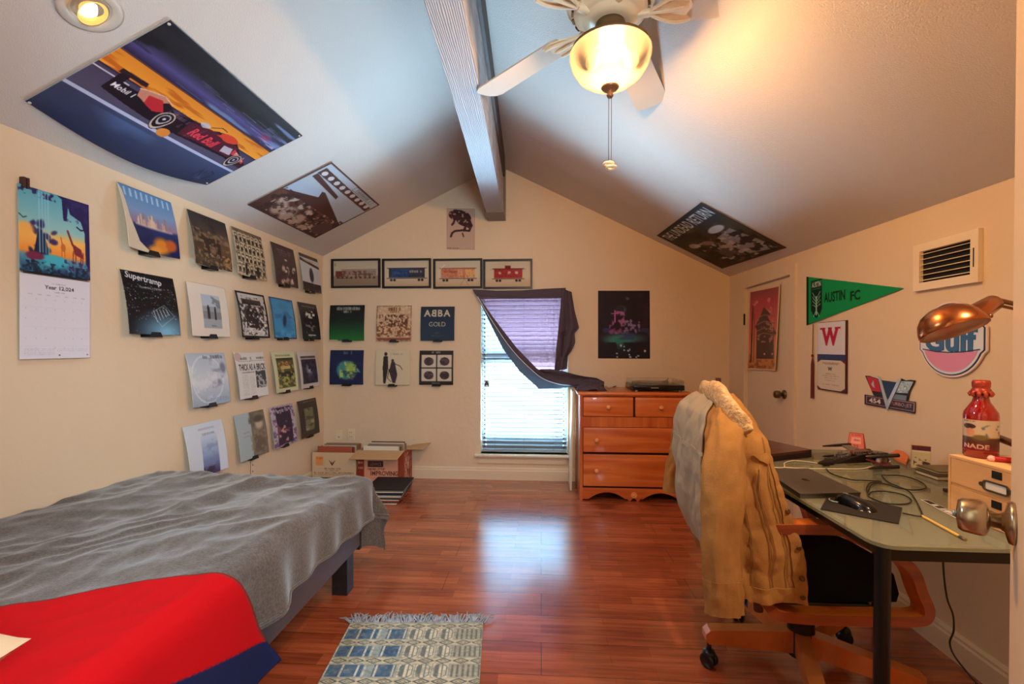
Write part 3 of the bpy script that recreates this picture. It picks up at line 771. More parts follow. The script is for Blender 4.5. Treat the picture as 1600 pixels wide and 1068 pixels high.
# things on the dresser
tt = on_z(1030, 606, dtop); tx, ty = (on_z(988, 604, dtop).x, 3.72)
tx0 = on_y(990, 600, 3.66).x; tx1 = on_y(1070, 600, 3.66).x
t = thing('turntable', 'black record player with clear lid on top of the dresser', 'turntable', ((tx0 + tx1) / 2, 3.8, dtop))
MB().rbox((tx0, 3.66, dtop + .012), (tx1, 4.0, dtop + .052), .005).build('plinth', mat('gloss_black', (14, 13, 14), .2), t)
for x in (tx0 + .03, tx1 - .03):
    for y in (3.69, 3.97): MB().cyl((x, y, dtop), (x, y, dtop + .013), .017, n=16).build('foot', mat('silver_foot', (150, 150, 150), .3, .8), t)
MB().cyl((tx0 + .17, 3.83, dtop + .052), (tx0 + .17, 3.83, dtop + .064), .148, n=48).build('platter', mat('platter_metal', (120, 120, 118), .3, .7), t)
MB().cyl((tx0 + .17, 3.83, dtop + .064), (tx0 + .17, 3.83, dtop + .067), .146, n=48).build('record', mat('vinyl_black', (16, 16, 17), .25), t)
MB().tube([(tx1 - .06, 3.93, dtop + .052), (tx1 - .06, 3.93, dtop + .085), (tx1 - .06, 3.90, dtop + .09), (tx1 - .11, 3.78, dtop + .08), (tx1 - .15, 3.74, dtop + .075)], .005, 8).build('tonearm', CHROME, t)
mb = MB(); lid = dtop + .088
mb.box((tx0 + .004, 3.664, dtop + .052), (tx1 - .004, 3.667, lid)).box((tx0 + .004, 3.667, dtop + .052), (tx0 + .007, 3.995, lid)).box((tx1 - .007, 3.667, dtop + .052), (tx1 - .004, 3.995, lid)).box((tx0 + .004, 3.664, lid), (tx1 - .004, 3.995, lid + .003))
mb.build('dust_cover', mat('smoked_acrylic', (150, 140, 120), .08, alpha=.22), t)
MB().box((xm + .14, 3.6585, dtop + .028), (xm + .2, 3.66, dtop + .034)).build('badge', mat('badge_grey', (150, 150, 150), .4), t)
sg = thing('sunglasses', 'black sunglasses lying on the dresser beside the turntable', 'sunglasses', (tx0 - .14, 3.7, dtop))
gp = on_z(955, 603, dtop); GB = mat('sunglass_black', (14, 12, 12), .2)
for s in (-1, 1):
    MB().lathe([(0, 0), (.024, .001), (.027, .005), (.024, .009), (0, .007)], Matrix.Translation(gp + Vector((s * .03, 0, .022))) @ Euler((R(75), 0, 0)).to_matrix().to_4x4(), 18).build('lens', GB, sg)
    MB().tube([gp + Vector((s * .056, 0, .03)), gp + Vector((s * .06, .06, .028)), gp + Vector((s * .05, .12, .008))], .003, 6).build('temple', GB, sg)
MB().cyl(gp + Vector((-.01, 0, .03)), gp + Vector((.01, 0, .03)), .003, n=6).build('bridge', GB, sg)
def chainlike(pts, r, name, label, m, cat='cord'):
    return tag(MB().tube(smooth(pts, 10), r, 8).build(name, m), label, cat)
chainlike([on_z(958, 604, dtop + .004), on_z(972, 601, dtop + .004), on_z(985, 605, dtop + .004), on_z(1000, 601, dtop + .004)], .004, 'bead_bracelet', 'dark beaded cord lying between sunglasses and turntable', mat('dark_beads', (44, 22, 18), .5), 'bracelet')
chainlike([on_z(944, 606, dtop + .002), on_z(947, 603, dtop + .002), on_z(951, 607, dtop + .002), on_z(955, 604, dtop + .002)], .0022, 'silver_chain', 'small silver chain on the dresser front edge', CHROME, 'chain')
fp = on_z(921, 609, dtop)
tag(MB().rbox((fp.x - .04, fp.y - .01, dtop), (fp.x + .045, fp.y + .012, dtop + .008), .002).build('red_folding_knife', mat('dull_red', (150, 60, 40), .4)), 'small red and cream bar lying at the left front of dresser', 'knife')

# added pale strip imitating window light on the dresser's left side
e0 = on_z(897, 756, 0)
tag(MB().prism([(dx0 - .062, YF - .055, 0), (dx0 - .048, YF - .055, 0), (dx0 - .03, YF - .055, dtop - .02), (dx0 - .044, YF - .055, dtop - .02)], (0, -.22, 0)).build('lit_side_strip', mat('lit_side_colour', (232, 214, 182), .5)), 'narrow added strip imitating window light on left side of dresser', 'board')
# ================================================================== WALL ART
LEDGE = mat('black_ledge', (24, 22, 22), .45)
WHT = (228, 226, 222)
def art_blue_city():
    a = Art(76, 76); a.vgrad([(0, (80, 130, 185)), (.35, (120, 150, 190)), (.55, (150, 120, 150)), (.6, (40, 50, 100)), (1, (20, 25, 75))])
    for k in range(9): a.rect(.08 + k * .1, .04, .115 + k * .1, .17, (190, 215, 230), .8)
    rng = random.Random(4)
    for k in range(26): u = rng.uniform(.2, .88); a.rect(u, rng.uniform(.36, .5), u + .025, .58, rng.choice([(205, 170, 140), (150, 120, 110), (225, 200, 170)]), .85)
    a.rect(.2, .56, .9, .6, (210, 190, 170), .6); a.ell(.68, .84, .2, .17, (215, 130, 40), 1, .5); a.ell(.55, .93, .18, .1, (225, 150, 60), 1, .6); a.ell(.85, .8, .12, .12, (190, 90, 40), 1, .4)
    a.noise(.3, (15, 20, 60), .5, .75, .6, (0, .6, .5, 1)); a.poly([(0, .0), (.05, .1), (.1, .5), (.25, .85), (.5, 1), (0, 1)], (214, 198, 172)); return a
def art_dark_industrial():
    a = Art(70, 76); a.vgrad([(0, (44, 36, 36)), (.25, (70, 56, 52)), (.5, (120, 96, 74)), (.62, (80, 60, 46)), (1, (60, 46, 36))])
    a.noise(.25, (30, 26, 28), .45, .65, .8, (0, 0, 1, .5)); a.rect(.3, .42, .74, .78, (52, 38, 34)); a.rect(.05, .56, .3, .74, (70, 50, 38)); a.rect(.74, .5, 1, .7, (96, 70, 48)); a.rect(.5, .58, .6, .72, (120, 92, 74))
    a.noise(.07, (200, 150, 80), .56, .66, .8, (.6, .72, 1, 1)); a.noise(.05, (150, 116, 76), .55, .65, .7, (0, .3, 1, 1)); a.noise(.04, (170, 160, 140), .6, .68, .6, (.1, .72, .7, .9)); return a
def art_facade():
    a = Art(64, 80, (196, 178, 146)); a.rect(0, 0, 1, .08, (120, 104, 84))
    for r in range(4):
        for c in range(7):
            u, v = .05 + c * .137, .11 + r * .215
            a.rect(u, v, u + .08, v + .15, (52, 44, 38)); a.rect(u + .015, v + .02, u + .065, v + .07, (220, 205, 175)); a.rect(u - .01, v + .16, u + .1, v + .175, (90, 76, 60))
    a.noise(.03, (70, 58, 46), .55, .65, .7); a.rect(.28, .72, .36, .97, (30, 26, 24)); a.rect(.68, .74, .76, .98, (34, 28, 26)); return a
def art_plum():
    a = Art(54, 80, (74, 54, 58)); a.marks(.2, .85, .14, .045, (150, 130, 130)); a.marks(.25, .8, .2, .035, (140, 118, 118)); a.marks(.3, .75, .26, .03, (130, 108, 108)); a.rect(.5, .34, .6, .38, (200, 180, 170))
    a.blobs(16, .06, .1, [(214, 190, 178), (160, 120, 110), (236, 220, 208)], (.2, .55, .85, .93)); a.noise(.06, (60, 40, 44), .5, .6, .8, (.1, .45, .95, 1)); return a
def art_mist():
    a = Art(44, 76, (205, 205, 212)); a.rect(0, 0, 1, .1, (70, 55, 50)); a.poly([(0, .12), (1, .25), (1, .32), (0, .2)], (60, 46, 44)); a.ell(.5, .16, .4, .04, (190, 175, 165), .9, .5)
    a.ell(.52, .55, .13, .22, (58, 56, 60), 1, .3); a.ell(.53, .4, .06, .06, (60, 56, 58)); a.rect(0, .76, 1, 1, (52, 38, 38)); a.noise(.06, (120, 110, 110), .6, .7, .7, (0, .76, 1, 1)); return a
def art_stars():
    a = Art(92, 96, (12, 13, 20)); a.ell(.72, .95, .7, .42, (130, 190, 225), .95, .9); a.noise(.2, (20, 26, 40), .5, .7, .5, (0, .5, 1, .8)); a.dots(150, .005, (220, 225, 240), (0, .2, 1, .75)); a.dots(40, .005, (220, 225, 240))
    for k in range(5): a.line([(.5 + k * .06, .6 - k * .01), (.56 + k * .06, .78 - k * .03)], .01, (225, 235, 245), .9)
    a.line([(.46, .64), (.72, .5), (.9, .68), (.64, .86), (.46, .64)], .007, (190, 210, 230), .8)
    a.text('Supertramp', .4, .11, .13, (235, 240, 245), .66, .1, .01, shear=.1); a.marks(.3, .72, .24, .035, (200, 205, 215)); return a
def art_white_photo():
    a = Art(80, 96, (226, 214, 200)); a.rect(.3, .2, .78, .84, (150, 160, 170)); a.rect(.3, .2, .78, .42, (176, 190, 205)); a.noise(.1, (110, 120, 122), .5, .6, .8, (.55, .2, .78, .55)); a.rect(.3, .66, .78, .84, (160, 166, 172)); a.rect(.3, .52, .78, .66, (130, 135, 136))
    a.rect(.42, .44, .48, .66, (44, 46, 52)); a.rect(.6, .46, .65, .67, (50, 48, 52)); a.ell(.45, .42, .022, .025, (70, 60, 54)); a.ell(.63, .44, .022, .025, (74, 62, 56)); a.marks(.46, .64, .79, .03, (90, 96, 100)); return a
def art_arch_bw():
    a = Art(66, 84, (196, 192, 190)); a.frame(0, 0, 1, 1, .05, (26, 20, 20)); a.rect(.15, .16, .8, .28, (70, 58, 54)); a.rect(.12, .3, .86, .78, (92, 80, 78)); a.ell(.45, .5, .22, .17, (34, 26, 28)); a.rect(.24, .5, .66, .78, (44, 34, 36))
    a.noise(.06, (222, 220, 218), .54, .6, .9, (.08, .3, .92, .94)); a.noise(.05, (30, 26, 26), .55, .6, .8, (.06, .1, .94, .94)); a.marks(.4, .75, .08, .03, WHT); a.frame(0, 0, 1, 1, .04, (26, 20, 20)); return a
def art_blue_water():
    a = Art(56, 84, (66, 150, 205)); a.noise(.3, (96, 180, 225), .45, .65, .8); a.noise(.12, (40, 110, 170), .55, .68, .7); a.ell(.62, .6, .3, .3, (50, 120, 180), .7, .8); a.ell(.52, .55, .1, .2, (24, 48, 82), .95, .5, .15); a.ell(.5, .2, .24, .09, (60, 140, 190), .9, .3); a.frame(0, 0, 1, 1, .03, (40, 60, 80)); return a
def art_black_band():
    a = Art(48, 80, (38, 34, 38)); a.marks(.2, .85, .1, .04, (160, 150, 150)); a.noise(.08, (225, 220, 214), .52, .58, .95, (.3, .2, .8, .42)); a.noise(.1, (150, 140, 138), .52, .62, .9, (.25, .5, .8, .92)); a.rect(.35, .86, .75, .89, (215, 212, 205)); return a
def art_silver():
    a = Art(80, 96); a.vgrad([(0, (176, 194, 212)), (.5, (205, 214, 224)), (1, (150, 168, 190))]); a.ring(.45, .5, .42, .46, .08, (228, 234, 240), .6); a.noise(.25, (116, 118, 148), .5, .7, .8, (.55, .1, 1, 1)); a.noise(.15, (226, 232, 240), .5, .65, .6, (0, .1, .7, .9))
    a.ell(.88, .3, .1, .14, (112, 112, 140), .8, .5); a.marks(.4, .92, .08, .07, (70, 78, 100)); a.marks(.3, .95, .9, .08, (140, 150, 175), .7); return a
def art_news():
    a = Art(72, 92, (222, 222, 220)); a.ell(.1, .1, .12, .09, (190, 150, 145), .6); a.marks(.18, .55, .14, .06, (50, 50, 52)); a.marks(.68, .97, .13, .05, (50, 50, 52)); a.line([(.1, .2), (1, .19)], .006, (90, 90, 90)); a.text('THICK AS A BRICK', .53, .33, .14, (30, 30, 32), .9, bold=.02)
    a.marks(.15, .6, .44, .03, (90, 90, 92))
    for k in range(14): a.marks(.14, .36, .5 + k * .032, .016, (165, 165, 165)); a.marks(.4, .58, .5 + k * .032, .016, (165, 165, 165)) if k else 0
    a.rect(.62, .42, .96, .8, (60, 62, 64)); a.noise(.06, (190, 190, 190), .52, .6, .9, (.62, .42, .96, .8)); return a
def art_green_press():
    a = Art(56, 80, (214, 214, 172)); a.marks(.15, .8, .1, .05, (120, 140, 100)); a.rect(.15, .16, .88, .9, (92, 88, 48)); a.rect(.15, .16, .88, .22, (60, 56, 44)); a.rect(.3, .27, .72, .34, (150, 70, 50)); a.rect(.3, .36, .72, .44, (204, 176, 110)); a.rect(.2, .5, .84, .66, (48, 44, 34))
    a.noise(.07, (160, 190, 80), .52, .6, .9, (.15, .62, .88, .88)); a.noise(.06, (190, 170, 110), .57, .63, .8, (.15, .25, .88, .88)); return a
def art_violet_photo():
    a = Art(44, 72, (212, 204, 196)); a.rect(.12, .22, .9, .88, (66, 52, 72)); a.rect(.12, .14, .9, .2, (90, 84, 90)); a.ell(.5, .5, .2, .22, (180, 180, 195), .9, .8); a.noise(.08, (36, 28, 42), .5, .62, .9, (.12, .22, .9, .88)); return a
def art_white_blue():
    a = Art(80, 96, (206, 214, 226)); a.rect(.34, .1, .75, .14, (176, 188, 205)); a.vgrad([(0, (196, 208, 226)), (.5, (140, 160, 200)), (.78, (96, 100, 146)), (1, (70, 50, 84))], .24, 1, .36, .78); a.noise(.12, (120, 136, 176), .5, .65, .6, (.36, .3, .78, .85)); a.noise(.1, (40, 26, 44), .5, .65, .8, (.36, .84, .78, 1)); a.marks(.38, .74, .22, .045, (120, 130, 150)); return a
def art_sepia_portrait():
    a = Art(60, 92, (168, 186, 194)); a.rect(.48, .0, 1, 1, (126, 116, 98)); a.noise(.2, (90, 84, 74), .45, .65, .8, (.42, 0, 1, 1)); a.ell(.76, .3, .17, .14, (196, 180, 156), 1, .5); a.ell(.76, .18, .22, .1, (82, 72, 60), 1, .5); a.ell(.74, .72, .3, .3, (104, 92, 76), 1, .6); a.noise(.07, (150, 138, 112), .5, .62, .6, (.42, .4, 1, 1)); a.marks(.2, .42, .42, .03, (130, 140, 170)); a.marks(.2, .4, .5, .03, (140, 150, 175)); return a
def art_purple():
    a = Art(56, 88, (190, 178, 190)); a.noise(.05, (110, 80, 130), .5, .56, .9); a.rect(.2, .05, .84, .95, (40, 20, 56)); a.noise(.14, (150, 90, 110), .52, .68, .8, (.2, .4, .84, .95)); a.noise(.07, (220, 170, 150), .62, .7, .8, (.24, .5, .7, .9)); a.text('Purple Rain', .52, .14, .14, (226, 214, 232), .6, -.06, .01, shear=.15); return a
def art_brown_book():
    a = Art(44, 92, (48, 36, 34)); a.frame(0, 0, 1, 1, .015, (90, 76, 60)); a.marks(.12, .9, .06, .035, (150, 140, 124)); a.rect(.28, .24, .74, .84, (112, 112, 84)); a.noise(.1, (176, 166, 130), .52, .62, .8, (.28, .24, .74, .84)); a.noise(.1, (60, 60, 40), .55, .62, .8, (.28, .24, .74, .84)); return a
def art_green_fade():
    a = Art(64, 64); a.vgrad([(0, (22, 22, 22)), (.45, (26, 40, 34)), (.75, (26, 88, 44)), (1, (40, 120, 52))]); a.marks(.2, .85, .1, .09, (205, 208, 200)); a.marks(.4, .62, .19, .07, (200, 204, 196)); a.rect(.01, .97, .24, 1, (200, 210, 180)); return a
def art_crowd():
    a = Art(66, 66, (204, 172, 136)); a.frame(0, 0, 1, 1, .03, (150, 100, 70)); a.noise(.05, (224, 200, 160), .5, .6, .8); a.marks(.34, .68, .1, .1, (96, 46, 34), 1); a.marks(.38, .64, .18, .05, (110, 56, 40))
    a.noise(.045, (92, 46, 36), .48, .54, .95, (.08, .26, .92, .6)); a.noise(.05, (122, 62, 46), .5, .56, .9, (.03, .55, .97, .88)); a.rect(.03, .9, .97, .97, (140, 82, 70)); return a
def art_gold():
    a = Art(68, 68, (22, 44, 64)); a.vgrad([(0, (34, 38, 50)), (.5, (18, 46, 74)), (1, (26, 52, 76))]); G = (206, 196, 170)
    a.text('A', .2, .2, .2, G, bold=.025); a.text('B', .39, .2, .2, G, bold=.025, mirror=True); a.text('B', .575, .2, .2, G, bold=.025); a.text('A', .77, .2, .2, G, bold=.025); a.text('GOLD', .49, .52, .13, G, .48); a.marks(.42, .56, .77, .05, (90, 100, 110)); a.marks(.3, .7, .85, .03, (90, 100, 110)); return a
def art_planet():
    a = Art(64, 64, (24, 34, 78)); a.ell(.48, .58, .3, .3, (70, 140, 140), 1, .2); a.ell(.62, .55, .2, .26, (168, 196, 84), .9, .5); a.noise(.1, (200, 216, 110), .54, .62, .8, (.3, .35, .8, .85)); a.noise(.1, (30, 60, 90), .55, .65, .7, (.15, .3, .9, .9)); a.noise(.08, (150, 190, 190), .62, .7, .8, (.7, .5, .9, .8)); a.marks(.4, .65, .08, .09, (130, 150, 170)); return a
def art_cream_figures():
    a = Art(66, 66, (214, 202, 172)); K = (40, 34, 36); a.poly([(.24, .18), (.36, .18), (.38, .5), (.3, .95), (.24, .95), (.22, .5)], K); a.ell(.3, .12, .045, .055, K); a.poly([(.46, .35), (.56, .34), (.64, .7), (.58, .93), (.5, .93), (.4, .6)], (56, 44, 58)); a.ell(.5, .31, .04, .05, (70, 56, 60)); a.line([(.58, .4), (.72, .46), (.78, .56)], .02, K); a.line([(.4, .55), (.36, .8), (.46, .9)], .02, K); a.marks(.44, .8, .12, .05, (150, 146, 128), .7); return a
def art_four_panes():
    a = Art(66, 68, (36, 28, 30)); P = (208, 200, 184)
    for u, v in ((.07, .13), (.53, .13), (.07, .53), (.53, .53)): a.rect(u, v, u + .42, v + .36, P); a.ell(u + .21, v + .19, .14, .12, (62, 48, 48)); a.noise(.06, (110, 90, 86), .55, .65, .6, (u + .08, v + .08, u + .34, v + .3))
    a.marks(.36, .62, .06, .06, (190, 184, 170)); a.marks(.38, .6, .95, .05, (190, 184, 170)); return a

def ledge_at(c, ux, n, label):
    """small black rail: back lip on the wall, tray and front lip; c = wall point below the sleeve's middle"""
    up = Vector((0, 0, 1)); w = .075
    M = Matrix((( *ux,), (*n,), (*up,))).transposed().to_4x4(); M.translation = c
    mb = MB(); mb.box((-w / 2, 0, -.012), (w / 2, .003, .02), M); mb.box((-w / 2, 0, -.012), (w / 2, .054, -.0085), M)
    mb.prism([M @ Vector(p) for p in ((-w / 2, .0515, -.0085), (w / 2, .0515, -.0085), (w / 2 - .012, .0515, .014), (-w / 2 + .012, .0515, .014))], n * .003)
    return tag(mb.build('record_ledge', LEDGE), label, 'ledge', 'small black ledges under the record sleeves')

def sleeve(name_label, art, wallpt, ux, n, zb_, curl=0.0, lean=.044, short=None, grp='record sleeves on the left wall', sz=.315):
    """wallpt: point on wall at sleeve's horizontal middle; curl bows the lower near corner outwards"""
    up = Vector((0, 0, 1)); zt = zb_ + math.sqrt(sz ** 2 - lean ** 2)
    c0 = Vector((wallpt.x, wallpt.y, 0))
    TL = c0 - ux * sz / 2 + n * .006 + up * zt; TR = c0 + ux * sz / 2 + n * .006 + up * zt
    BR = c0 + ux * sz / 2 + n * lean + up * zb_; BL = c0 - ux * sz / 2 + n * lean + up * zb_
    o = sheet('record_sleeve', [TL, TR, BR, BL], art, PRINT, None, .0035, bend=lambda u, v: .004 + curl * v * (1 - v * .4) * (np.abs(u - .55) ** 2) * 2.6 + .006 * np.sin(np.pi * v))
    tag(o, name_label, 'record sleeve', grp)
    ledge_at(Vector((wallpt.x, wallpt.y, zb_)) + n * .0005, ux, n, 'small black ledge holding the ' + short)
uxL, nL = Vector((0, 1, 0)), Vector((1, 0, 0))
def left(lab, art, xl, xr_, zb_, short, curl=.02):
    a, b = on_L(xl, 500, .025), on_L(xr_, 500, .025)
    sleeve(lab, art, Vector((XL, (a.y + b.y) / 2, 0)), uxL, nL, zb_, curl, short=short)
r1, r2, r3, r4 = 1.69, 1.275, .862, .445
left('record sleeve with pale city blocks over blue sea and an orange patch', art_blue_city(), 190, 272, r1, 'blue and orange city sleeve', .045)
left('brown record sleeve with dark building under a stormy sky', art_dark_industrial(), 296, 357, r1, 'brown stormy building sleeve', .03)
left('record sleeve with tan building front full of windows', art_facade(), 366.5, 411, r1, 'tan windowed building sleeve', .02)
left('dark plum record sleeve with pale group blotches near the bottom', art_plum(), 424.5, 462.5, r1, 'dark plum sleeve', .015)
left('pale grey record sleeve with dark standing shape and dark bottom edge', art_mist(), 469, 499, r1, 'pale grey standing shape sleeve', .01)
left('black record sleeve with white stars, angular lettering and blue glow', art_stars(), 193, 274, r2, 'black starry sleeve with blue glow', .02)
left('cream record sleeve with small grey photo in the middle', art_white_photo(), 294, 355.5, r2, 'cream sleeve with grey photo', .0)
left('black bordered black and white record sleeve with dark archway', art_arch_bw(), 370.5, 415, r2, 'black bordered archway sleeve', .03)
left('bright sky blue record sleeve with dark blot in the middle', art_blue_water(), 422.5, 459.5, r2, 'bright blue sleeve', .01)
left('black record sleeve with white marks above a pale group', art_black_band(), 466, 497.5, r2, 'black sleeve nearest the corner', .02)
left('shiny silver blue record sleeve with faint ring', art_silver(), 293, 353, r3, 'shiny silver blue sleeve', .02)
left('white newspaper style record sleeve with bold black headline', art_news(), 367, 414, r3, 'white newspaper style sleeve', .02)
left('pale green record sleeve with dark green and brown picture', art_green_press(), 424.5, 462, r3, 'pale green sleeve', .02)
left('white bordered record sleeve with dark violet photo', art_violet_photo(), 467, 494.5, r3, 'white bordered violet photo sleeve', .01)
left('pale icy record sleeve with blue to purple photo just above the bed', art_white_blue(), 288, 349, r4, 'pale icy sleeve above the bed', .025)
left('record sleeve with pale blue left half and sepia portrait right', art_sepia_portrait(), 368, 413, r4, 'sepia portrait sleeve', .02)
left('dark purple record sleeve with mottled pale edges and slanted lettering', art_purple(), 422.5, 459, r4, 'dark purple sleeve', .015)
left('dark brown record sleeve with mossy green panel in the middle', art_brown_book(), 467, 494, r4, 'dark brown sleeve with mossy panel', .0)
def farw(lab, art, x0, x1, yb_, short):
    a, b = on_y(x0, yb_), on_y(x1, yb_)
    sleeve(lab, art, Vector(((a.x + b.x) / 2, YF, 0)), Vector((1, 0, 0)), Vector((0, -1, 0)), (a.z + b.z) / 2, .012, .022, short, 'record sleeves on the far wall', (b.x - a.x))
farw('record sleeve fading from black at top to green at bottom', art_green_fade(), 517, 571, 532, 'black to green sleeve')
farw('cream and rust brown record sleeve with dense crowd pattern', art_crowd(), 590, 644, 532.5, 'rust brown crowd sleeve')
farw('navy record sleeve with two lines of large pale lettering', art_gold(), 658.5, 711, 532, 'navy lettered sleeve')
farw('dark blue record sleeve with round yellow green planet', art_planet(), 517.5, 569.5, 600, 'dark blue planet sleeve')
farw('cream record sleeve with two thin dark figures', art_cream_figures(), 588, 641.5, 601, 'cream two figure sleeve')
farw('dark record sleeve with four pale square panels', art_four_panes(), 656.5, 709, 600.5, 'four panel sleeve')

# framed rail car prints
FRM = mat('black_frame', (34, 24, 22), .35)
def railart(kind):
    a = Art(88, 54, (206, 192, 166)); a.vgrad([(0, (202, 190, 166)), (.6, (212, 196, 168)), (1, (196, 168, 136))])
    if kind == 0:
        a.vgrad([(0, (190, 180, 160)), (.55, (196, 184, 160)), (.62, (150, 130, 110)), (1, (140, 122, 102))]); a.rect(.05, .42, .28, .62, (120, 60, 46)); a.rect(.2, .38, .95, .58, (150, 132, 118)); a.line([(.18, .35), (.95, .35)], .02, (90, 72, 62)); a.noise(.06, (100, 60, 50), .5, .6, .8, (.05, .4, .9, .7))
        for k in range(9): a.ell(.1 + k * .1, .66, .025, .045, (84, 60, 54))
        a.rect(.02, .1, .06, .2, (110, 130, 60), .5)
    else:
        body = [(0, 0, 0), (44, 70, 120), (206, 128, 96), (170, 56, 58)][kind]
        x0, x1 = [(0, 0), (.1, .9), (.13, .87), (.2, .82)][kind]
        a.rect(x0, .3, x1, .66, body); a.line([(x0 - .03, .29), (x1 + .03, .29)], .025, tuple(int(c * .6) for c in body)); a.line([(x0 - .04, .68), (x1 + .04, .68)], .02, (80, 66, 66))
        if kind == 1: a.rect(x0, .3, x0 + .07, .66, (60, 60, 64)); a.rect(.54, .3, x1, .66, (60, 62, 70)); a.marks(.56, .84, .42, .1, (190, 195, 205)); a.line([(.2, .48), (.5, .48)], .02, (90, 120, 170))
        if kind == 2: a.rect(.5, .33, .6, .66, (222, 160, 120)); a.rect(.66, .33, x1, .66, (224, 170, 110)); a.line([(x0, .3), (x0 + .08, .16)], .02, (240, 236, 226)); a.marks(.2, .48, .42, .07, (150, 50, 44)); a.line([(.55, .95), (.65, .68)], .008, (120, 90, 80)); a.line([(.74, .95), (.64, .68)], .008, (120, 90, 80))
        if kind == 3: a.rect(.44, .18, .56, .32, (120, 44, 46)); a.rect(.3, .4, .36, .5, (214, 180, 160)); a.rect(.5, .4, .56, .5, (214, 180, 160)); a.rect(.66, .4, .72, .5, (214, 180, 160)); a.line([(.12, .32), (.9, .32)], .012, (110, 60, 56))
        for u in (x0 + .06, x0 + .13, x1 - .13, x1 - .06): a.ell(u, .75, .03, .05, (56, 46, 50))
        a.noise(.05, tuple(int(c * .7) for c in body), .56, .64, .5, (x0, .3, x1, .66)); a.noise(.15, (214, 150, 110), .55, .7, .35, (.1, .78, .9, 1))
    return a
for k, (p0, p1, lab) in enumerate((((518.6, 405), (595, 449.5), 'black framed print of a grey steam train'), ((598, 404.7), (674, 450), 'black framed print of a dark blue boxcar'), ((677.6, 404.8), (754, 450.5), 'black framed print of an orange boxcar'), ((755.3, 405.5), (832, 451), 'black framed print of a red caboose'))):
    A, B = on_y(*p0), on_y(*p1); t = thing('picture_frame', lab, 'picture', ((A.x + B.x) / 2, YF - .001, B.z), 'framed train prints in a row above the window'); fw = .018
    mb = MB(); y0, y1 = YF - .022, YF - .001
    mb.box((A.x, y0, B.z), (B.x, y1, B.z + fw)).box((A.x, y0, A.z - fw), (B.x, y1, A.z)).box((A.x, y0, B.z + fw), (A.x + fw, y1, A.z - fw)).box((B.x - fw, y0, B.z + fw), (B.x, y1, A.z - fw)); mb.build('frame', FRM, t)
    y = YF - .008; a1, b1 = Vector((A.x + fw, y, A.z - fw)), Vector((B.x - fw, y, B.z + fw))
    sheet('print', [a1, (b1.x, y, a1.z), b1, (a1.x, y, b1.z)], railart(k), mat('glazed_print', attr=True, rough=.1), t, .003)

def wallposter(name, c, art, lab, cat='poster', m=PRINTM, thick=.002, bend=None, pf=on_y, off=.004, sag=None, grp=None):
    P = [Vector(pf(*p)) for p in c]; n = (P[3] - P[0]).cross(P[1] - P[0]).normalized()
    return tag(sheet(name, [p + n * off for p in P], art, m, None, thick, bend, sag), lab, cat, grp)
a = Art(52, 76, (196, 166, 146)); K = (62, 30, 34)
a.poly([(.1, .1), (.3, .03), (.55, .05), (.8, .2), (.92, .42), (.85, .5), (.55, .42), (.4, .3), (.2, .27), (.1, .2)], K); a.ell(.24, .16, .16, .1, K); a.ell(.6, .25, .28, .17, K, 1, 0, .6)
a.line([(.3, .26), (.25, .36), (.2, .4)], .05, K); a.line([(.88, .4), (.8, .54), (.55, .53), (.3, .55), (.2, .6), (.16, .68)], .05, K); a.line([(.7, .42), (.62, .52)], .06, K); a.line([(.56, .6), (.6, .68)], .03, K)
a.noise(.05, (196, 166, 146), .6, .66, .9, (.1, .05, .9, .5)); a.marks(.02, .45, .965, .02, (60, 40, 40))
wallposter('big_cat_print', [(698, 325.5), (742, 326), (742, 390), (698, 389.5)], a, 'pinkish paper with dark crouching big cat drawing under the roof ridge', 'print')
a = Art(88, 116, (30, 18, 30)); a.noise(.3, (56, 30, 52), .45, .65, .8, (0, 0, 1, .6)); a.ell(.45, .28, .12, .07, (70, 84, 86), .9, .4); a.ell(.43, .27, .09, .05, (36, 26, 38), .9, .3); a.ell(.57, .12, .05, .03, (80, 90, 86), .8, .5)
a.noise(.1, (150, 70, 140), .5, .64, .9, (.2, .36, .6, .64)); a.noise(.07, (190, 110, 180), .57, .66, .8, (.22, .3, .55, .64)); a.line([(.33, .3), (.33, .46)], .02, (190, 100, 170)); a.line([(.26, .34), (.4, .34)], .012, (180, 90, 160)); a.dots(26, .02, (130, 110, 160), (.5, .42, .8, .62)); a.ell(.5, .7, .55, .1, (56, 96, 110), .9, .6); a.ell(.42, .73, .35, .09, (56, 140, 124), .9, .6)
a.poly([(.3, .7), (.6, .7), (.55, .95), (.4, .9)], (40, 110, 100), .5); a.noise(.12, (24, 18, 34), .5, .62, .9, (0, .76, 1, 1)); a.dots(12, .012, (190, 200, 210), (.3, .8, .9, .98)); a.noise(.15, (50, 60, 110), .5, .65, .7, (0, .55, 1, .72)); a.frame(0, 0, 1, 1, .012, (40, 14, 24))
wallposter('fantasy_poster', [(934.4, 454), (1015, 454), (1015.5, 560), (934.4, 559.5)], a, 'dark poster of violet glowing ruins above a teal pool', 'poster')

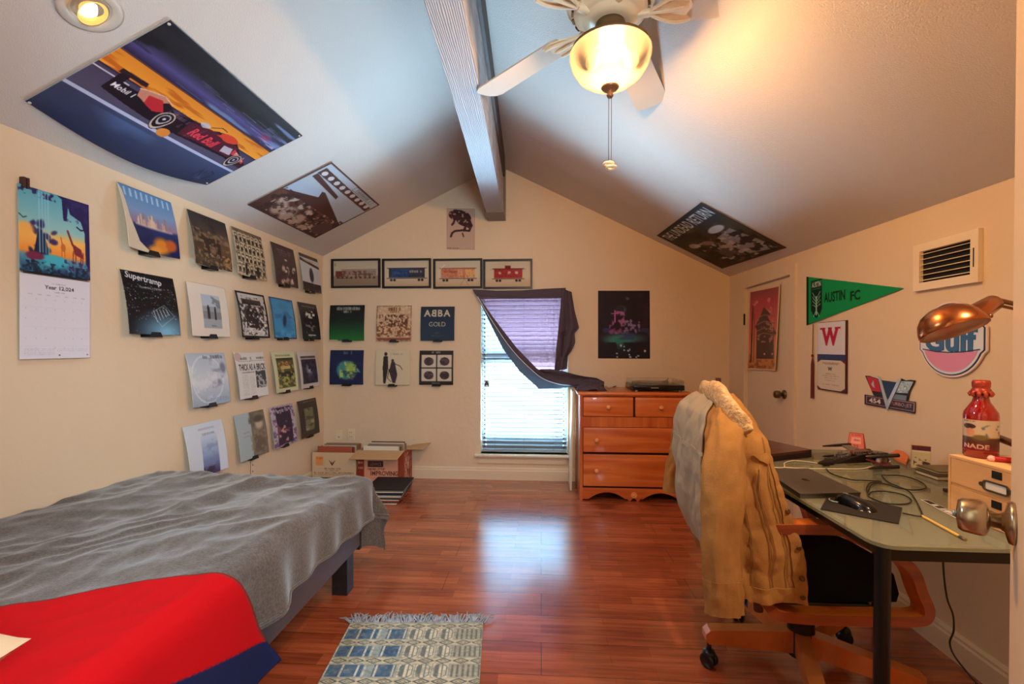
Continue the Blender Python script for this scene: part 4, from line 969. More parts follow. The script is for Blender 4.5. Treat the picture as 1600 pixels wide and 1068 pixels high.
# racing car poster on the left slope
a = Art(330, 200, (60, 66, 92)); a.vgrad([(0, (34, 34, 44)), (.22, (30, 28, 34)), (.36, (80, 74, 130)), (.46, (40, 30, 60)), (.465, (222, 132, 40)), (.66, (246, 160, 50)), (.665, (70, 62, 90)), (.82, (84, 78, 104)), (.83, (66, 80, 118)), (1, (34, 46, 78))])
a.noise(.12, (110, 130, 170), .5, .64, .9, (.3, .1, 1, .44), ax=5); a.noise(.08, (180, 190, 215), .6, .7, .8, (.45, .15, .98, .42), ax=6); a.noise(.12, (24, 22, 28), .52, .62, .9, (0, 0, .8, .36), ax=4); a.ell(.86, .34, .05, .05, (130, 40, 80), .9, .6); a.noise(.1, (120, 60, 110), .6, .7, .8, (.05, .2, .5, .44), ax=6)
a.noise(.04, (190, 90, 24), .56, .66, .8, (0, .465, 1, .66), ax=8); a.line([(0, .468), (1, .468)], .008, (50, 26, 60)); a.line([(0, .665), (1, .665)], .008, (50, 36, 60))
a.rect(0, .828, 1, .84, (188, 192, 222)); a.rect(0, .69, .16, .697, (200, 190, 206)); a.noise(.14, (50, 54, 80), .5, .65, .6, (0, .84, 1, 1), ax=5); a.noise(.2, (84, 110, 160), .5, .68, .7, (.1, .86, .9, .97), ax=4)
for k in range(16): rr_ = random.Random(k); v_ = rr_.uniform(.2, .44); u_ = rr_.uniform(.25, .9); a.line([(u_, v_), (min(1, u_ + rr_.uniform(.06, .2)), v_ + .004)], .008, rr_.choice([(150, 160, 200), (110, 90, 160), (190, 200, 220)]), .35)
K = (26, 14, 30); RD = (196, 40, 52)
a.poly([(.09, .62), (.13, .61), (.135, .70), (.2, .70), (.26, .655), (.33, .64), (.40, .69), (.5, .66), (.56, .64), (.61, .66), (.66, .60), (.72, .585), (.79, .61), (.86, .68), (.99, .755), (.99, .80), (.93, .80), (.84, .79), (.48, .81), (.34, .81), (.2, .80), (.1, .79)], K)
a.poly([(.08, .60), (.2, .595), (.21, .64), (.08, .65)], (40, 22, 34)); a.poly([(.2, .67), (.29, .615), (.34, .65), (.28, .74), (.22, .72)], (204, 134, 112)); a.poly([(.25, .68), (.31, .66), (.37, .73), (.33, .76), (.27, .74)], RD); a.line([(.2, .67), (.3, .61), (.36, .65)], .008, (226, 200, 180))
a.poly([(.5, .68), (.66, .63), (.84, .66), (.86, .77), (.52, .80)], (84, 22, 46)); a.ell(.735, .62, .062, .05, (218, 66, 40)); a.poly([(.66, .66), (.7, .6), (.74, .66)], (214, 64, 40)); a.ell(.565, .635, .03, .032, (196, 188, 202), .9); a.line([(.6, .62), (.64, .555), (.68, .56)], .009, (60, 26, 34)); a.line([(.6, .63), (.67, .60)], .009, (230, 150, 60))
a.poly([(.83, .68), (.96, .735), (.97, .765), (.84, .73)], (200, 58, 60)); a.line([(.86, .70), (.95, .74)], .012, (236, 150, 140)); a.poly([(.9, .76), (1, .78), (1, .80), (.9, .80)], (60, 30, 50)); a.ell(.47, .825, .032, .02, (226, 140, 60)); a.poly([(.76, .70), (.82, .69), (.85, .75), (.78, .76)], (214, 206, 216), .85)
a.noise(.03, (120, 60, 80), .6, .66, .6, (.4, .65, .6, .8)); a.marks(.38, .5, .70, .03, (170, 150, 170), .6)
a.text('Mobil 1', .165, .735, .036, (232, 226, 230), .10, 0, .018); a.text('Red Bull', .64, .735, .075, (236, 66, 80), .17, 0, .025, shear=.1); a.text('Red Bull', .90, .715, .024, (246, 190, 180), .08)
for u, r in ((.405, .07), (.905, .062)):
    ru = r / a.a
    a.ell(u, .765, ru, r, (22, 18, 26)); a.ring(u, .765, ru * .95, r * .95, .14, (206, 184, 170)); a.ring(u, .765, ru * .6, r * .6, .22, (190, 180, 190)); a.ell(u, .765, ru * .16, r * .16, (210, 205, 214))
a.line([(.83, .95), (.85, .9), (.865, .95), (.88, .9), (.89, .955), (.905, .89), (.93, .9), (.92, .95), (.9, .955)], .006, (20, 22, 40))
vv_ = (np.arange(a.H) + .5) / a.H; src_ = np.interp(vv_, [0, .335, .485, .64, .74, 1], [0, .465, .66, .79, .84, 1]); a.p = a.p[np.clip((src_ * a.H).astype(int), 0, a.H - 1)]
def carsag(u, v):                             # lower edge hangs loose between its corners
    k = np.sin(np.pi * u) ** 1 * np.clip((v - .6) / .4, 0, 1) ** 2
    return np.concatenate([k * -.015, k * 0, k * -.05], -1) * 1.0
wallposter('racing_car_poster', [(265, 28), (472, 210), (322, 287), (38, 155)], a, 'large poster of a dark racing car with orange stripe on the sloping ceiling', pf=on_cL, off=.008, sag=carsag, m=mat('glossy_poster', attr=True, rough=.3))
for p in ((262, 33), (44, 156), (322, 283), (466, 209)):
    c = on_cL(*p); nn = Vector((.44, 0, -.9)).normalized(); tag(MB().lathe([(0, 0), (.005, .001), (.006, .004), (.004, .006), (0, .0065)], Matrix.Translation(c + nn * .009) @ nn.to_track_quat('Z', 'Y').to_matrix().to_4x4(), 12).build('push_pin', mat('clear_pin', (190, 190, 185), .2)), 'tiny clear push pin in the racing car poster, ' + {262: 'top corner near the ceiling lamp', 44: 'leftmost corner', 322: 'lowest corner', 466: 'right corner'}[p[0]], 'push pin', 'push pins of the racing car poster')
# sepia band poster
a = Art(170, 150, (190, 196, 206)); S1 = (84, 50, 42)
a.rect(0, 0, 1, 1, (184, 190, 200)); a.poly([(.0, .42), (.35, .34), (1, .62), (1, 1), (0, 1)], S1); a.poly([(0, .4), (.3, .33), (.36, .44), (0, .6)], (176, 188, 205)); a.vgrad([(0, (110, 70, 58)), (1, (70, 40, 34))], .6, 1)
a.poly([(.05, .2), (.5, .28), (.52, .33), (.05, .27)], S1); a.poly([(.04, .09), (.97, .13), (.97, .22), (.04, .2)], S1)
for k in range(9): a.ell(.1 + k * .1, .155, .03, .035, (214, 208, 210))
for u, v, r in ((.22, .62, -.5), (.38, .66, -.3), (.53, .68, -.2), (.7, .7, .2)):
    a.ell(u, v, .05, .07, (206, 186, 170), 1, .3); a.ell(u, v + .2, .085, .17, (186, 158, 140), 1, .35, r); a.ell(u, v - .04, .05, .04, (70, 42, 36), 1, .4)
a.noise(.07, (60, 34, 30), .52, .6, .8, (.03, .55, .98, .97)); a.noise(.05, (212, 194, 180), .6, .66, .7, (.1, .6, .95, .95)); a.ell(.88, .8, .1, .14, (96, 66, 58)); a.marks(.55, .85, .06, .05, (120, 120, 130)); a.frame(.5, .025, .9, .1, .006, (110, 110, 120)); a.frame(0, 0, 1, 1, .022, (86, 54, 48))
wallposter('band_poster', [(517.7, 251.7), (592.7, 319), (492, 371), (385.7, 318.5)], a, 'sepia and pale blue band poster on the left sloping ceiling', pf=on_cL, off=.006)
a = Art(140, 170, (58, 50, 40)); a.vgrad([(0, (28, 32, 44)), (.2, (30, 34, 40)), (.4, (64, 58, 38)), (1, (60, 44, 36))]); a.noise(.25, (90, 88, 56), .5, .65, .8, (.3, .1, 1, .6)); a.noise(.2, (30, 22, 22), .5, .62, .9, (0, .3, .8, 1))
a.text('THE UNDEAD RETURN', .5, .13, .15, (206, 214, 216), .9, bold=.015)
a.ell(.2, .45, .09, .06, (176, 170, 160), 1, .3, .4); a.ell(.4, .5, .11, .05, (150, 130, 124), 1, .3, .5); a.ell(.72, .38, .13, .06, (196, 200, 208), 1, .2); a.poly([(.55, .5), (.85, .45), (.95, .95), (.62, .9)], (150, 152, 164)); a.poly([(.3, .6), (.5, .55), (.6, .98), (.36, .95)], (88, 76, 76)); a.noise(.06, (206, 200, 200), .58, .64, .8, (.2, .45, .9, .95)); a.noise(.08, (24, 18, 22), .54, .6, .9, (.15, .5, .95, 1)); a.frame(0, 0, 1, 1, .015, (52, 34, 26))
wallposter('western_poster', [(1026.5, 367), (1096, 315), (1230, 385.5), (1128.6, 418.6)], a, 'dark brown poster with pale heading on the right sloping ceiling', pf=on_cR, off=.006)

# castle poster on the closet door
a = Art(66, 150, (190, 70, 80)); a.vgrad([(0, (130, 44, 60)), (.15, (170, 46, 72)), (.4, (206, 84, 88)), (.75, (216, 140, 100)), (1, (190, 120, 60))]); a.noise(.08, (226, 150, 150), .58, .66, .8, (0, .13, 1, .32)); K = (62, 34, 42)
a.poly([(.5, .23), (.72, .33), (.62, .35), (.85, .5), (.96, .56), (.85, .6), (.9, .86), (.28, .86), (.28, .5), (.22, .46), (.36, .36)], K)
for v in (.34, .42, .5, .56): a.line([(.28, v + .02), (.5, v - .015), (.88, v + .02)], .012, (150, 96, 92))
a.noise(.03, (200, 150, 140), .6, .66, .8, (.3, .36, .9, .66)); a.line([(.14, .2), (.12, .9)], .018, (60, 26, 34)); a.line([(.2, .3), (.2, .9)], .008, (110, 40, 50)); a.ell(.55, .8, .03, .012, (220, 170, 150)); a.ell(.82, .8, .03, .012, (220, 170, 150)); a.noise(.04, (120, 60, 30), .5, .6, .8, (0, .87, 1, 1)); a.frame(0, 0, 1, 1, .02, (224, 190, 160))
wallposter('castle_poster', [(1173, 454.5), (1221.5, 444.5), (1217, 579), (1171, 577)], a, 'curled red poster of a dark tiered castle on the closet door', pf=lambda x, y: on_R(x, y, -.010), off=.005, bend=lambda u, v: .02 * (np.abs(u - .5) * 2) ** 3 * (.3 + .7 * v), m=mat('glossy_poster'))

# calendar
cal = on_L(28, 287); ct, cs, cb = on_L(84, 300).z, 0, 0
A, B, Cc, D = on_L(28, 287, .012), on_L(138.5, 319, .012), on_L(141, 558, .012), on_L(31, 562, .012); zm_ = (on_L(29, 424, .012).z + on_L(138, 438, .012).z) / 2
ya_, yb_ = (A.y + D.y) / 2, (B.y + Cc.y) / 2; zt_, zb2 = (A.z + B.z) / 2, (Cc.z + D.z) / 2
a = Art(120, 130); a.vgrad([(0, (90, 170, 196)), (.45, (150, 200, 200)), (.55, (246, 190, 100)), (.75, (244, 150, 60)), (.8, (90, 150, 180)), (1, (30, 60, 96))])
P1, P2 = (44, 34, 88), (30, 40, 70)
a.noise(.14, P1, .50, .56, 1, (0, 0, 1, .1)); a.poly([(.5, 0), (1, 0), (1, .9), (.93, .8), (.92, .4), (.86, .26), (.7, .2), (.66, .08)], P1); a.poly([(.58, .05), (.68, .05), (.65, .3), (.6, .3)], P1); a.noise(.06, (60, 50, 110), .5, .6, .6, (.6, 0, 1, .3))
a.blobs(9, .05, .05, [P1, (60, 48, 110)], (.14, .34, .3, .5)); a.blobs(7, .05, .04, [P1, (60, 48, 110)], (.3, .48, .5, .6)); a.poly([(.24, .5), (.3, .48), (.36, .62), (.4, .86), (.14, .88), (.2, .7)], P2); a.blobs(10, .06, .05, [P2, (36, 60, 96)], (.1, .66, .42, .88)); a.ell(.08, .5, .14, .1, (250, 180, 90), .9, .4); a.noise(.05, P1, .56, .6, .9, (0, 0, .5, .1)); a.line([(0, .34), (.06, .38), (.1, .36)], .012, P2); a.line([(.8, .34), (.86, .37), (.94, .35)], .02, P2)
for u in (.26, .3, .34, .38): a.rect(u, .02, u + .014, .75, (150, 206, 230), .7)
a.ell(.45, .83, .25, .09, (70, 180, 205), 1, .3); a.ell(.2, .8, .14, .06, (120, 44, 76), 1, .3)
G = (130, 50, 60); a.poly([(.72, .56), (.86, .62), (.9, .74), (.76, .7)], G); a.line([(.73, .58), (.66, .42)], .03, G)
for u in (.74, .78, .86, .89): a.line([(u, .66), (u - .01, .82)], .014, G)
G = (200, 110, 60); a.ell(.59, .64, .035, .05, G); a.line([(.58, .62), (.56, .52)], .016, G); a.line([(.57, .66), (.57, .76)], .012, G); a.line([(.61, .66), (.61, .76)], .012, G)
a.noise(.04, (60, 150, 170), .55, .62, .9, (0, .84, 1, 1)); a.noise(.05, (70, 40, 90), .56, .62, .8, (.6, .78, 1, 1)); a.noise(.05, (24, 30, 52), .5, .58, .8, (0, .86, 1, 1))
calo = thing('wall_calendar', 'open wall calendar with giraffe waterfall picture above a white month page', 'calendar', (XL, (ya_ + yb_) / 2, zb2))
x_ = XL + .012
sheet('picture_page', [(x_, ya_, zt_), (x_, yb_, zt_), (x_ + .004, yb_, zm_ + .004), (x_ + .004, ya_, zm_ + .004)], a, PRINTM, calo, .003)
a = Art(120, 150, (222, 220, 232)); a.text('Year 12,024', .53, .14, .055, (40, 40, 48), .42, 0, .015); a.marks(.42, .62, .09, .014, (120, 120, 130)); a.marks(.46, .6, .19, .012, (120, 120, 130))
for k in range(7): a.marks(.1 + k * .125, .16 + k * .125, .235, .012, (150, 150, 165))
for r in range(6):
    a.line([(.05, .27 + r * .115), (.97, .27 + r * .115)], .002, (206, 206, 218))
    for k in range(7): a.marks(.07 + k * .13, .085 + k * .13, .29 + r * .115, .014, (170, 170, 182))
for k in range(4): a.marks(.06, .46, .88 + k * .022, .01, (180, 180, 195)); a.marks(.5, .95, .88 + k * .022, .01, (190, 190, 200)) if k < 2 else 0
a.ell(.53, .955, .012, .01, (60, 60, 66)); a.ell(.95, .955, .012, .01, (100, 100, 106))
sheet('month_page', [(x_ + .004, ya_, zm_ - .004), (x_ + .004, yb_, zm_ - .004), (x_, yb_, zb2), (x_, ya_, zb2)], a, PRINTM, calo, .003)
mb = MB()
for k in range(44):
    y = ya_ + .01 + (yb_ - ya_ - .02) * k / 43; mb.tube([Vector((x_ + .003 + .006 * math.cos(t), y, zm_ + .006 * math.sin(t))) for t in np.linspace(0, 2 * PI, 9)], .0011, 4)
mb.build('wire_binding', mat('black_wire', (26, 26, 30), .4), calo)
cz = zt_; tag(MB().rbox((XL + .002, ya_ + .012, cz - .012), (XL + .022, ya_ + .022, cz + .03), .002).rbox((XL + .002, ya_ + .026, cz - .012), (XL + .022, ya_ + .034, cz + .03), .002).build('wooden_peg', mat('dark_peg', (70, 40, 34), .6)), 'small dark peg clip at the upper left of the calendar', 'clip')

# ------------------------------------------------------------------ right wall
pc_ = [(1260, 432), (1412.5, 450), (1260, 508)]
A, T, Bp = [on_R(*p, .006) for p in pc_]; dR = (T - A); dR.z = 0; dR.normalize()
# pennant: felt triangle with crest and lettering, made as an art sheet clipped to the triangle
def felt_tri():
    a = Art(190, 110, (20, 146, 84)); a.rect(0, 0, .035, 1, (10, 40, 24)); D = (16, 44, 34)
    a.poly([(.07, .15), (.215, .17), (.215, .7), (.19, .8), (.145, .87), (.1, .8), (.07, .7)], D); a.rect(.07, .12, .215, .145, D); a.text('AUSTIN', .143, .21, .1, (214, 222, 214), .12, 0, .02)
    a.rect(.085, .29, .2, .3, (20, 146, 84)); G2 = (150, 196, 166)
    a.line([(.143, .8), (.143, .45)], .03, G2)
    for s in (-1, 1):
        for k in range(4): a.line([(.143, .5 + k * .05), (.143 + s * (.03 + .006 * k), .42 + k * .06), (.143 + s * .05, .36 + k * .08)], .012, G2)
        a.line([(.143, .72), (.143 + s * .03, .8), (.143 + s * .035, .84)], .014, G2)
    a.text('AUSTIN', .355, .50, .19, (14, 44, 30), .23, 0, .025); a.text('FC', .575, .545, .17, (14, 44, 30), .10, 0, .025); return a
a = felt_tri(); ar = a.final(); h_, w_ = ar.shape[:2]; NUu, NVv = w_ - 1, h_ - 1
verts = []; cols = []; nr = Vector((-dR.y, dR.x, 0)); nr = nr if nr.x < 0 else -nr
for j in range(h_):
    for i in range(w_):
        u, v = i / NUu, j / NVv
        top_ = A.lerp(T, u); bot = Bp.lerp(T, u); q = top_.lerp(bot, v); V = (top_.z - q.z) / (A.z - Bp.z)
        vt = (A.z - q.z) / (A.z - Bp.z)
        jj = min(h_ - 1, max(0, int(vt * (h_ - 1)))); verts.append(q + nr * .003 * math.sin(u * 9)); cols.append(ar[jj, i] / 255)
me = bpy.data.meshes.new('pennant'); me.from_pydata([tuple(v) for v in verts], [], [(j * w_ + i, (j + 1) * w_ + i, (j + 1) * w_ + i + 1, j * w_ + i + 1) for j in range(h_ - 1) for i in range(w_ - 1)])
cc = np.array(cols); cc = np.where(cc <= .04045, cc / 12.92, ((cc + .055) / 1.055) ** 2.4); at = me.color_attributes.new('print', 'FLOAT_COLOR', 'POINT'); at.data.foreach_set('color', np.concatenate([cc, np.ones((len(cc), 1))], 1).ravel())
me.materials.append(CLOTHP); o = link('pennant', me); so = o.modifiers.new('t', 'SOLIDIFY'); so.thickness = .002; tag(o, 'green felt triangular pennant with dark crest and lettering on right wall', 'pennant')
# diploma folder with tassel
c4 = [(1278, 503.5), (1322.5, 500), (1320.8, 614.7), (1277, 607)]
P = [on_R(x, y, .012) for x, y in c4]; ya2, yb2 = (P[0].y + P[3].y) / 2, (P[1].y + P[2].y) / 2; zt2, zb3 = (P[0].z + P[1].z) / 2, (P[2].z + P[3].z) / 2; zmid = zt2 - (zt2 - zb3) * .50
dip = thing('diploma_folder', 'open maroon diploma folder with large red W above a certificate', 'diploma', RP((ya2 + yb2) / 2, zb3, .001))
mb = MB(); mb.prism([RP(ya2, zb3, .002), RP(yb2, zb3, .002), RP(yb2, zt2, .002), RP(ya2, zt2, .002)], nR * .008); mb.build('cover', mat('maroon_leatherette', (78, 28, 38), .5), dip)
a = Art(50, 66, (216, 214, 222)); a.text('W', .47, .45, .56, (176, 24, 66), .62, 0, .05); 
for u, wd_ in ((.2, .2), (.47, .14), (.74, .2)): a.rect(u - wd_ / 2, .17, u + wd_ / 2, .225, (176, 24, 66))
def rp4(y0_, y1_, z0_, z1_, off): return [RP(y0_, z1_, off), RP(y1_, z1_, off), RP(y1_, z0_, off), RP(y0_, z0_, off)]
e = .004
sheet('upper_page', rp4(ya2 - 0, yb2, 0, 0, .011) and [RP(ya2 - .0, zt2 - .003, .0125), RP(yb2 + .006, zt2 - .003, .0125), RP(yb2 + .006, zmid + .01, .0125), RP(ya2, zmid + .01, .0125)], a, PRINTM, dip, .001)
a = Art(50, 66, (212, 200, 180)); 
for k in range(7): a.text('', 0, 0, 1, (0, 0, 0)) if 0 else a.marks(.2 + .06 * (k % 3), .8 - .06 * (k % 3), [.1, .14, .46, .53, .6, .68, .82][k], [.05, .04, .03, .025, .025, .025, .03][k], (120, 104, 90), .7)
a.text('W', .48, .3, .13, (54, 34, 44), .16, 0, .04)
for pts in ([(0, 0), (.15, 0), (0, .12)], [(1, 0), (.85, 0), (1, .12)], [(0, 1), (.15, 1), (0, .88)], [(1, 1), (.85, 1), (1, .88)]): a.poly(pts, (110, 30, 44))
sheet('certificate', [RP(ya2, zmid - .022, .0125), RP(yb2 + .006, zmid - .022, .0125), RP(yb2 + .006, zb3 + .006, .0125), RP(ya2, zb3 + .006, .0125)], a, PRINTM, dip, .001)
MB().prism([RP(ya2, zmid - .022, .0105), RP(yb2 + .006, zmid - .022, .0105), RP(yb2 + .006, zmid + .01, .0105), RP(ya2, zmid + .01, .0105)], nR * .003).build('ribbon', mat('navy_ribbon', (44, 60, 110), .4), dip)
t0, t1, t2 = on_R(1270.5, 506, .01), on_R(1269.5, 553, .01), on_R(1269, 622, .01)
tas = thing('tassel', 'dark red graduation tassel hanging left of the diploma folder', 'tassel', t1)
TM = mat('tassel_red', (104, 40, 44), .8); MB().tube([t0, t1], .002, 6).build('cord', TM, tas)
mb = MB(); mb.lathe([(0, 0), (.006, -.002), (.007, -.012), (.004, -.018)], Matrix.Translation(t1), 12)
for k in range(16): th = k * .4; mb.tube([t1 + Vector((0, 0, -.015)), t1 + Vector((math.cos(th) * .006, math.sin(th) * .008, -.06)), Vector((t1.x, t1.y, t2.z)) + Vector((math.cos(th) * .007, math.sin(th) * .009, .004 * (k % 3)))], .0022, 5)
mb.build('strands', TM, tas)
# tin emblem with V and flags
def er(x, y, off=.006): return on_R(x, y, off)
em = thing('emblem_sign', 'small tin sign with silver V, two flags and the number 454', 'sign', er(1391, 645, .001))
def plate(name, pts, off, th_, m): P = [er(x, y, off) for x, y in pts]; return MB().prism(P, nR * th_).build(name, m, em)
TB, TR_, TBL = mat('tin_black', (40, 26, 28), .35), mat('tin_red', (196, 40, 48), .35), mat('tin_silver', (190, 205, 215), .3, .3)
plate('base_plate', [(1352, 616), (1430.5, 627.5), (1430, 645.5), (1352, 631)], .004, .004, TB)
q4 = [er(1353.5, 618, .0095), er(1429, 629, .0095), er(1428.5, 643, .0095), er(1353.5, 629.5, .0095)]
a = Art(110, 24, (50, 28, 32)); a.frame(0, 0, 1, 1, .08, (190, 150, 150)); a.text('454', .2, .5, .6, (226, 216, 214), .26, 0, .03); a.text('TURBO-JET', .74, .5, .5, (200, 160, 160), .42, 0, .01)
sheet('number_plate', q4, a, PRINT, em, .001)
plate('red_flag', [(1352.8, 586.5), (1360, 587), (1363, 588.5), (1374, 592), (1382, 620), (1366, 617)], .004, .004, TB)
plate('red_flag_face', [(1354.5, 588), (1361, 589), (1372, 592.5), (1377, 612), (1362, 610)], .0085, .0015, TR_)
plate('flag_mark', [(1361.5, 600), (1365, 594), (1367, 606), (1364.5, 604)], .0105, .001, TBL)
plate('blue_panel', [(1373, 592), (1381, 594), (1392, 595.5), (1402, 597), (1388, 628)], .004, .005, mat('tin_blue', (30, 56, 88), .3))
plate('checker_flag', [(1405, 594), (1409, 591), (1416, 594), (1424, 593), (1431, 594), (1422, 612), (1419, 626), (1391, 621)], .004, .004, TB)
q5 = [er(1407, 595, .0085), er(1427, 596, .0085), er(1418, 614, .0085), er(1397, 613, .0085)]
a = Art(40, 30, (176, 200, 214)); a.noise(.12, (110, 150, 175), .5, .6, .8); a.noise(.08, (230, 238, 242), .56, .62, .8); sheet('checker_face', q5, a, PRINT, em, .001)
plate('grey_block', [(1396, 615), (1417, 618), (1416, 626), (1392, 622)], .0085, .0015, mat('tin_slate', (120, 134, 156), .3))
for pts in ([(1372, 587), (1376, 589), (1388, 628), (1386.5, 641)], [(1404, 592), (1409, 592), (1389, 636), (1386.5, 641), (1386, 630)]): plate('letter_v', pts, .0105, .003, TBL)
# round enamel sign
gc = on_R(1489, 530, 0); L_, Rr = on_R(1436, 530, 0), on_R(1545, 530, 0); rad = .148
ly = -dR if dR.y > 0 else dR                      # viewer's right on this wall = towards the camera
def gp_(u, v, off): return gc + ly * u * rad * 1.0 + up * v * rad + nR * off
gs = thing('round_enamel_sign', 'round white and pink sign with blue letters behind the copper lamp', 'sign', gc)
outer = []
for k in range(64):
    t = 2 * PI * k / 64; x, y = math.cos(t), math.sin(t); x *= 1.0; 
    if abs(y) < .36: x = math.copysign(1.03, x)
    outer.append((x, y))
def disc(name, sc, off, th_, m, pts=outer): return MB().prism([gp_(x * sc, y * sc, off) for x, y in pts], nR * th_).build(name, m, gs)
ROSE = mat('enamel_cream', (236, 214, 206), .3); NAVY = mat('enamel_navy', (40, 44, 66), .3)
disc('rim', 1.0, .004, .006, ROSE); disc('rim_line', .955, .0102, .001, NAVY); disc('face', .92, .0113, .001, mat('enamel_white', (216, 222, 234), .3))
low = [(math.cos(t) * .86, math.sin(t) * .86) for t in np.linspace(R(205), R(335), 30)]
MB().prism([gp_(x, y, .0124) for x, y in [(-.8, -.30), (0, -.38), (.8, -.30)] + low[::-1][0:30]], nR * .0008).build('pink_half', mat('enamel_pink', (222, 140, 172), .3), gs)
MB().band([gp_(x, y, .013) for x, y in [(-.86, -.26), (-.4, -.325), (0, -.345), (.4, -.325), (.86, -.26)]], nR, .002, .004, closed=False).build('dividing_line', NAVY, gs)
T_, wd = text_tris('Gulf', .035); BL_ = mat('enamel_blue', (56, 104, 150), .3)
mb = MB(); wid = 1.58; hh = .62
mb2 = MB()
for tri in T_:
    mb.add([gp_(x * wid / wd, y * hh - .01, .0131) for x, y in tri], [(0, 1, 2)])
    mb2.add([gp_(x * wid / wd * 1.0 + .012, y * hh * 1.03 - .015, .0128) for x, y in tri], [(0, 1, 2)])
mb2.build('lettering_shadow', NAVY, gs); mb.build('lettering', BL_, gs)
# supply vent
vt = [on_R(x, y, .0) for x, y in ((1433.5, 382), (1536, 359), (1537.5, 439), (1433.8, 456))]
vy1, vy0 = (vt[0].y + vt[3].y) / 2, (vt[1].y + vt[2].y) / 2; vz1, vz0 = (vt[0].z + vt[1].z) / 2, (vt[2].z + vt[3].z) / 2
ven = thing('wall_vent', 'cream louvred air vent high on the right wall', 'vent', RP((vy0 + vy1) / 2, vz0, .001))
VM = mat('vent_cream', (236, 218, 190), .4)
def rb(y0_, y1_, z0_, z1_, o0, o1, m, name, par, mb=None):
    b_ = (mb or MB()).prism([RP(y0_, z0_, o0), RP(y1_, z0_, o0), RP(y1_, z1_, o0), RP(y0_, z1_, o0)], nR * (o1 - o0))
    return b_.build(name, m, par) if name else b_
f_ = .032; mb = MB()
rb(vy0, vy1, vz0, vz0 + f_, .001, .018, 0, None, 0, mb); rb(vy0, vy1, vz1 - f_, vz1, .001, .018, 0, None, 0, mb); rb(vy0, vy0 + f_, vz0 + f_, vz1 - f_, .001, .018, 0, None, 0, mb); rb(vy1 - f_, vy1, vz0 + f_, vz1 - f_, .001, .018, 0, None, 0, mb)
mb.build('frame', VM, ven)
rb(vy0 + f_, vy1 - f_, vz0 + f_, vz1 - f_, .0005, .0015, mat('vent_dark', (22, 20, 20), .9), 'duct_back', ven)
for k in range(6):
    z = vz0 + f_ + (vz1 - vz0 - 2 * f_) * (k + .5) / 6
    MB().prism([RP(vy0 + f_, z + .001, .002), RP(vy1 - f_, z + .001, .002), RP(vy1 - f_, z - .003, .014), RP(vy0 + f_, z - .003, .014)], up * .0018).build('louvre', VM, ven)
rb(vy0 + .016, vy0 + .019, (vz0 + vz1) / 2 - .04, (vz0 + vz1) / 2 + .03, .018, .02, BLACKP, 'lever_slot', ven)
# outlets on the far wall
for (x0, y0_, x1, y1_), lab, kind in (((524.3, 670.8, 536, 687), 'cream phone jack plate, left of the two wall plates', 0), ((542.9, 669, 554.4, 687.6), 'cream double power outlet, right of the two wall plates', 1)):
    A, B = on_y(x0, y0_), on_y(x1, y1_); o = thing('wall_plate', lab, 'outlet', ((A.x + B.x) / 2, YF - .001, B.z), 'wall plates above the record boxes')
    MB().rbox((A.x, YF - .007, B.z), (B.x, YF - .0005, A.z), .002).build('cover_plate', mat('ivory_plastic', (232, 214, 180), .4), o); cx = (A.x + B.x) / 2; cz = (A.z + B.z) / 2
    if kind:
        for dz in (.02, -.02):
            mb = MB(); mb.box((cx - .009, YF - .0085, cz + dz - .005), (cx - .006, YF - .007, cz + dz + .006)).box((cx + .006, YF - .0085, cz + dz - .005), (cx + .009, YF - .007, cz + dz + .006)); mb.build('socket', mat('socket_dark', (60, 50, 40), .6), o)
    else: MB().cyl((cx, YF - .009, cz - .02), (cx, YF - .007, cz - .02), .005, n=12).build('jack', mat('socket_dark', (60, 50, 40), .6), o)

# slotted strip low on the left wall above the bed
v0_, v1_ = on_L(391.5, 714, .002), on_L(391.5, 760, .002)
st_ = thing('slotted_strip', 'thin pale slotted strip running down the left wall to the bed', 'strip', v1_)
MB().box((XL, v0_.y - .006, v1_.z), (XL + .004, v0_.y + .03, v0_.z)).build('strip_body', WHITE, st_)
for k in range(4): MB().box((XL + .004, v0_.y + .016, v0_.z - .02 - k * .045), (XL + .0048, v0_.y + .024, v0_.z - .008 - k * .045)).build('slot', mat('slot_grey', (70, 64, 60), .8), st_)
MB().box((XL + .004, v0_.y - .007, v1_.z), (XL + .005, v0_.y - .003, v0_.z)).build('strip_edge', mat('slot_grey'), st_)
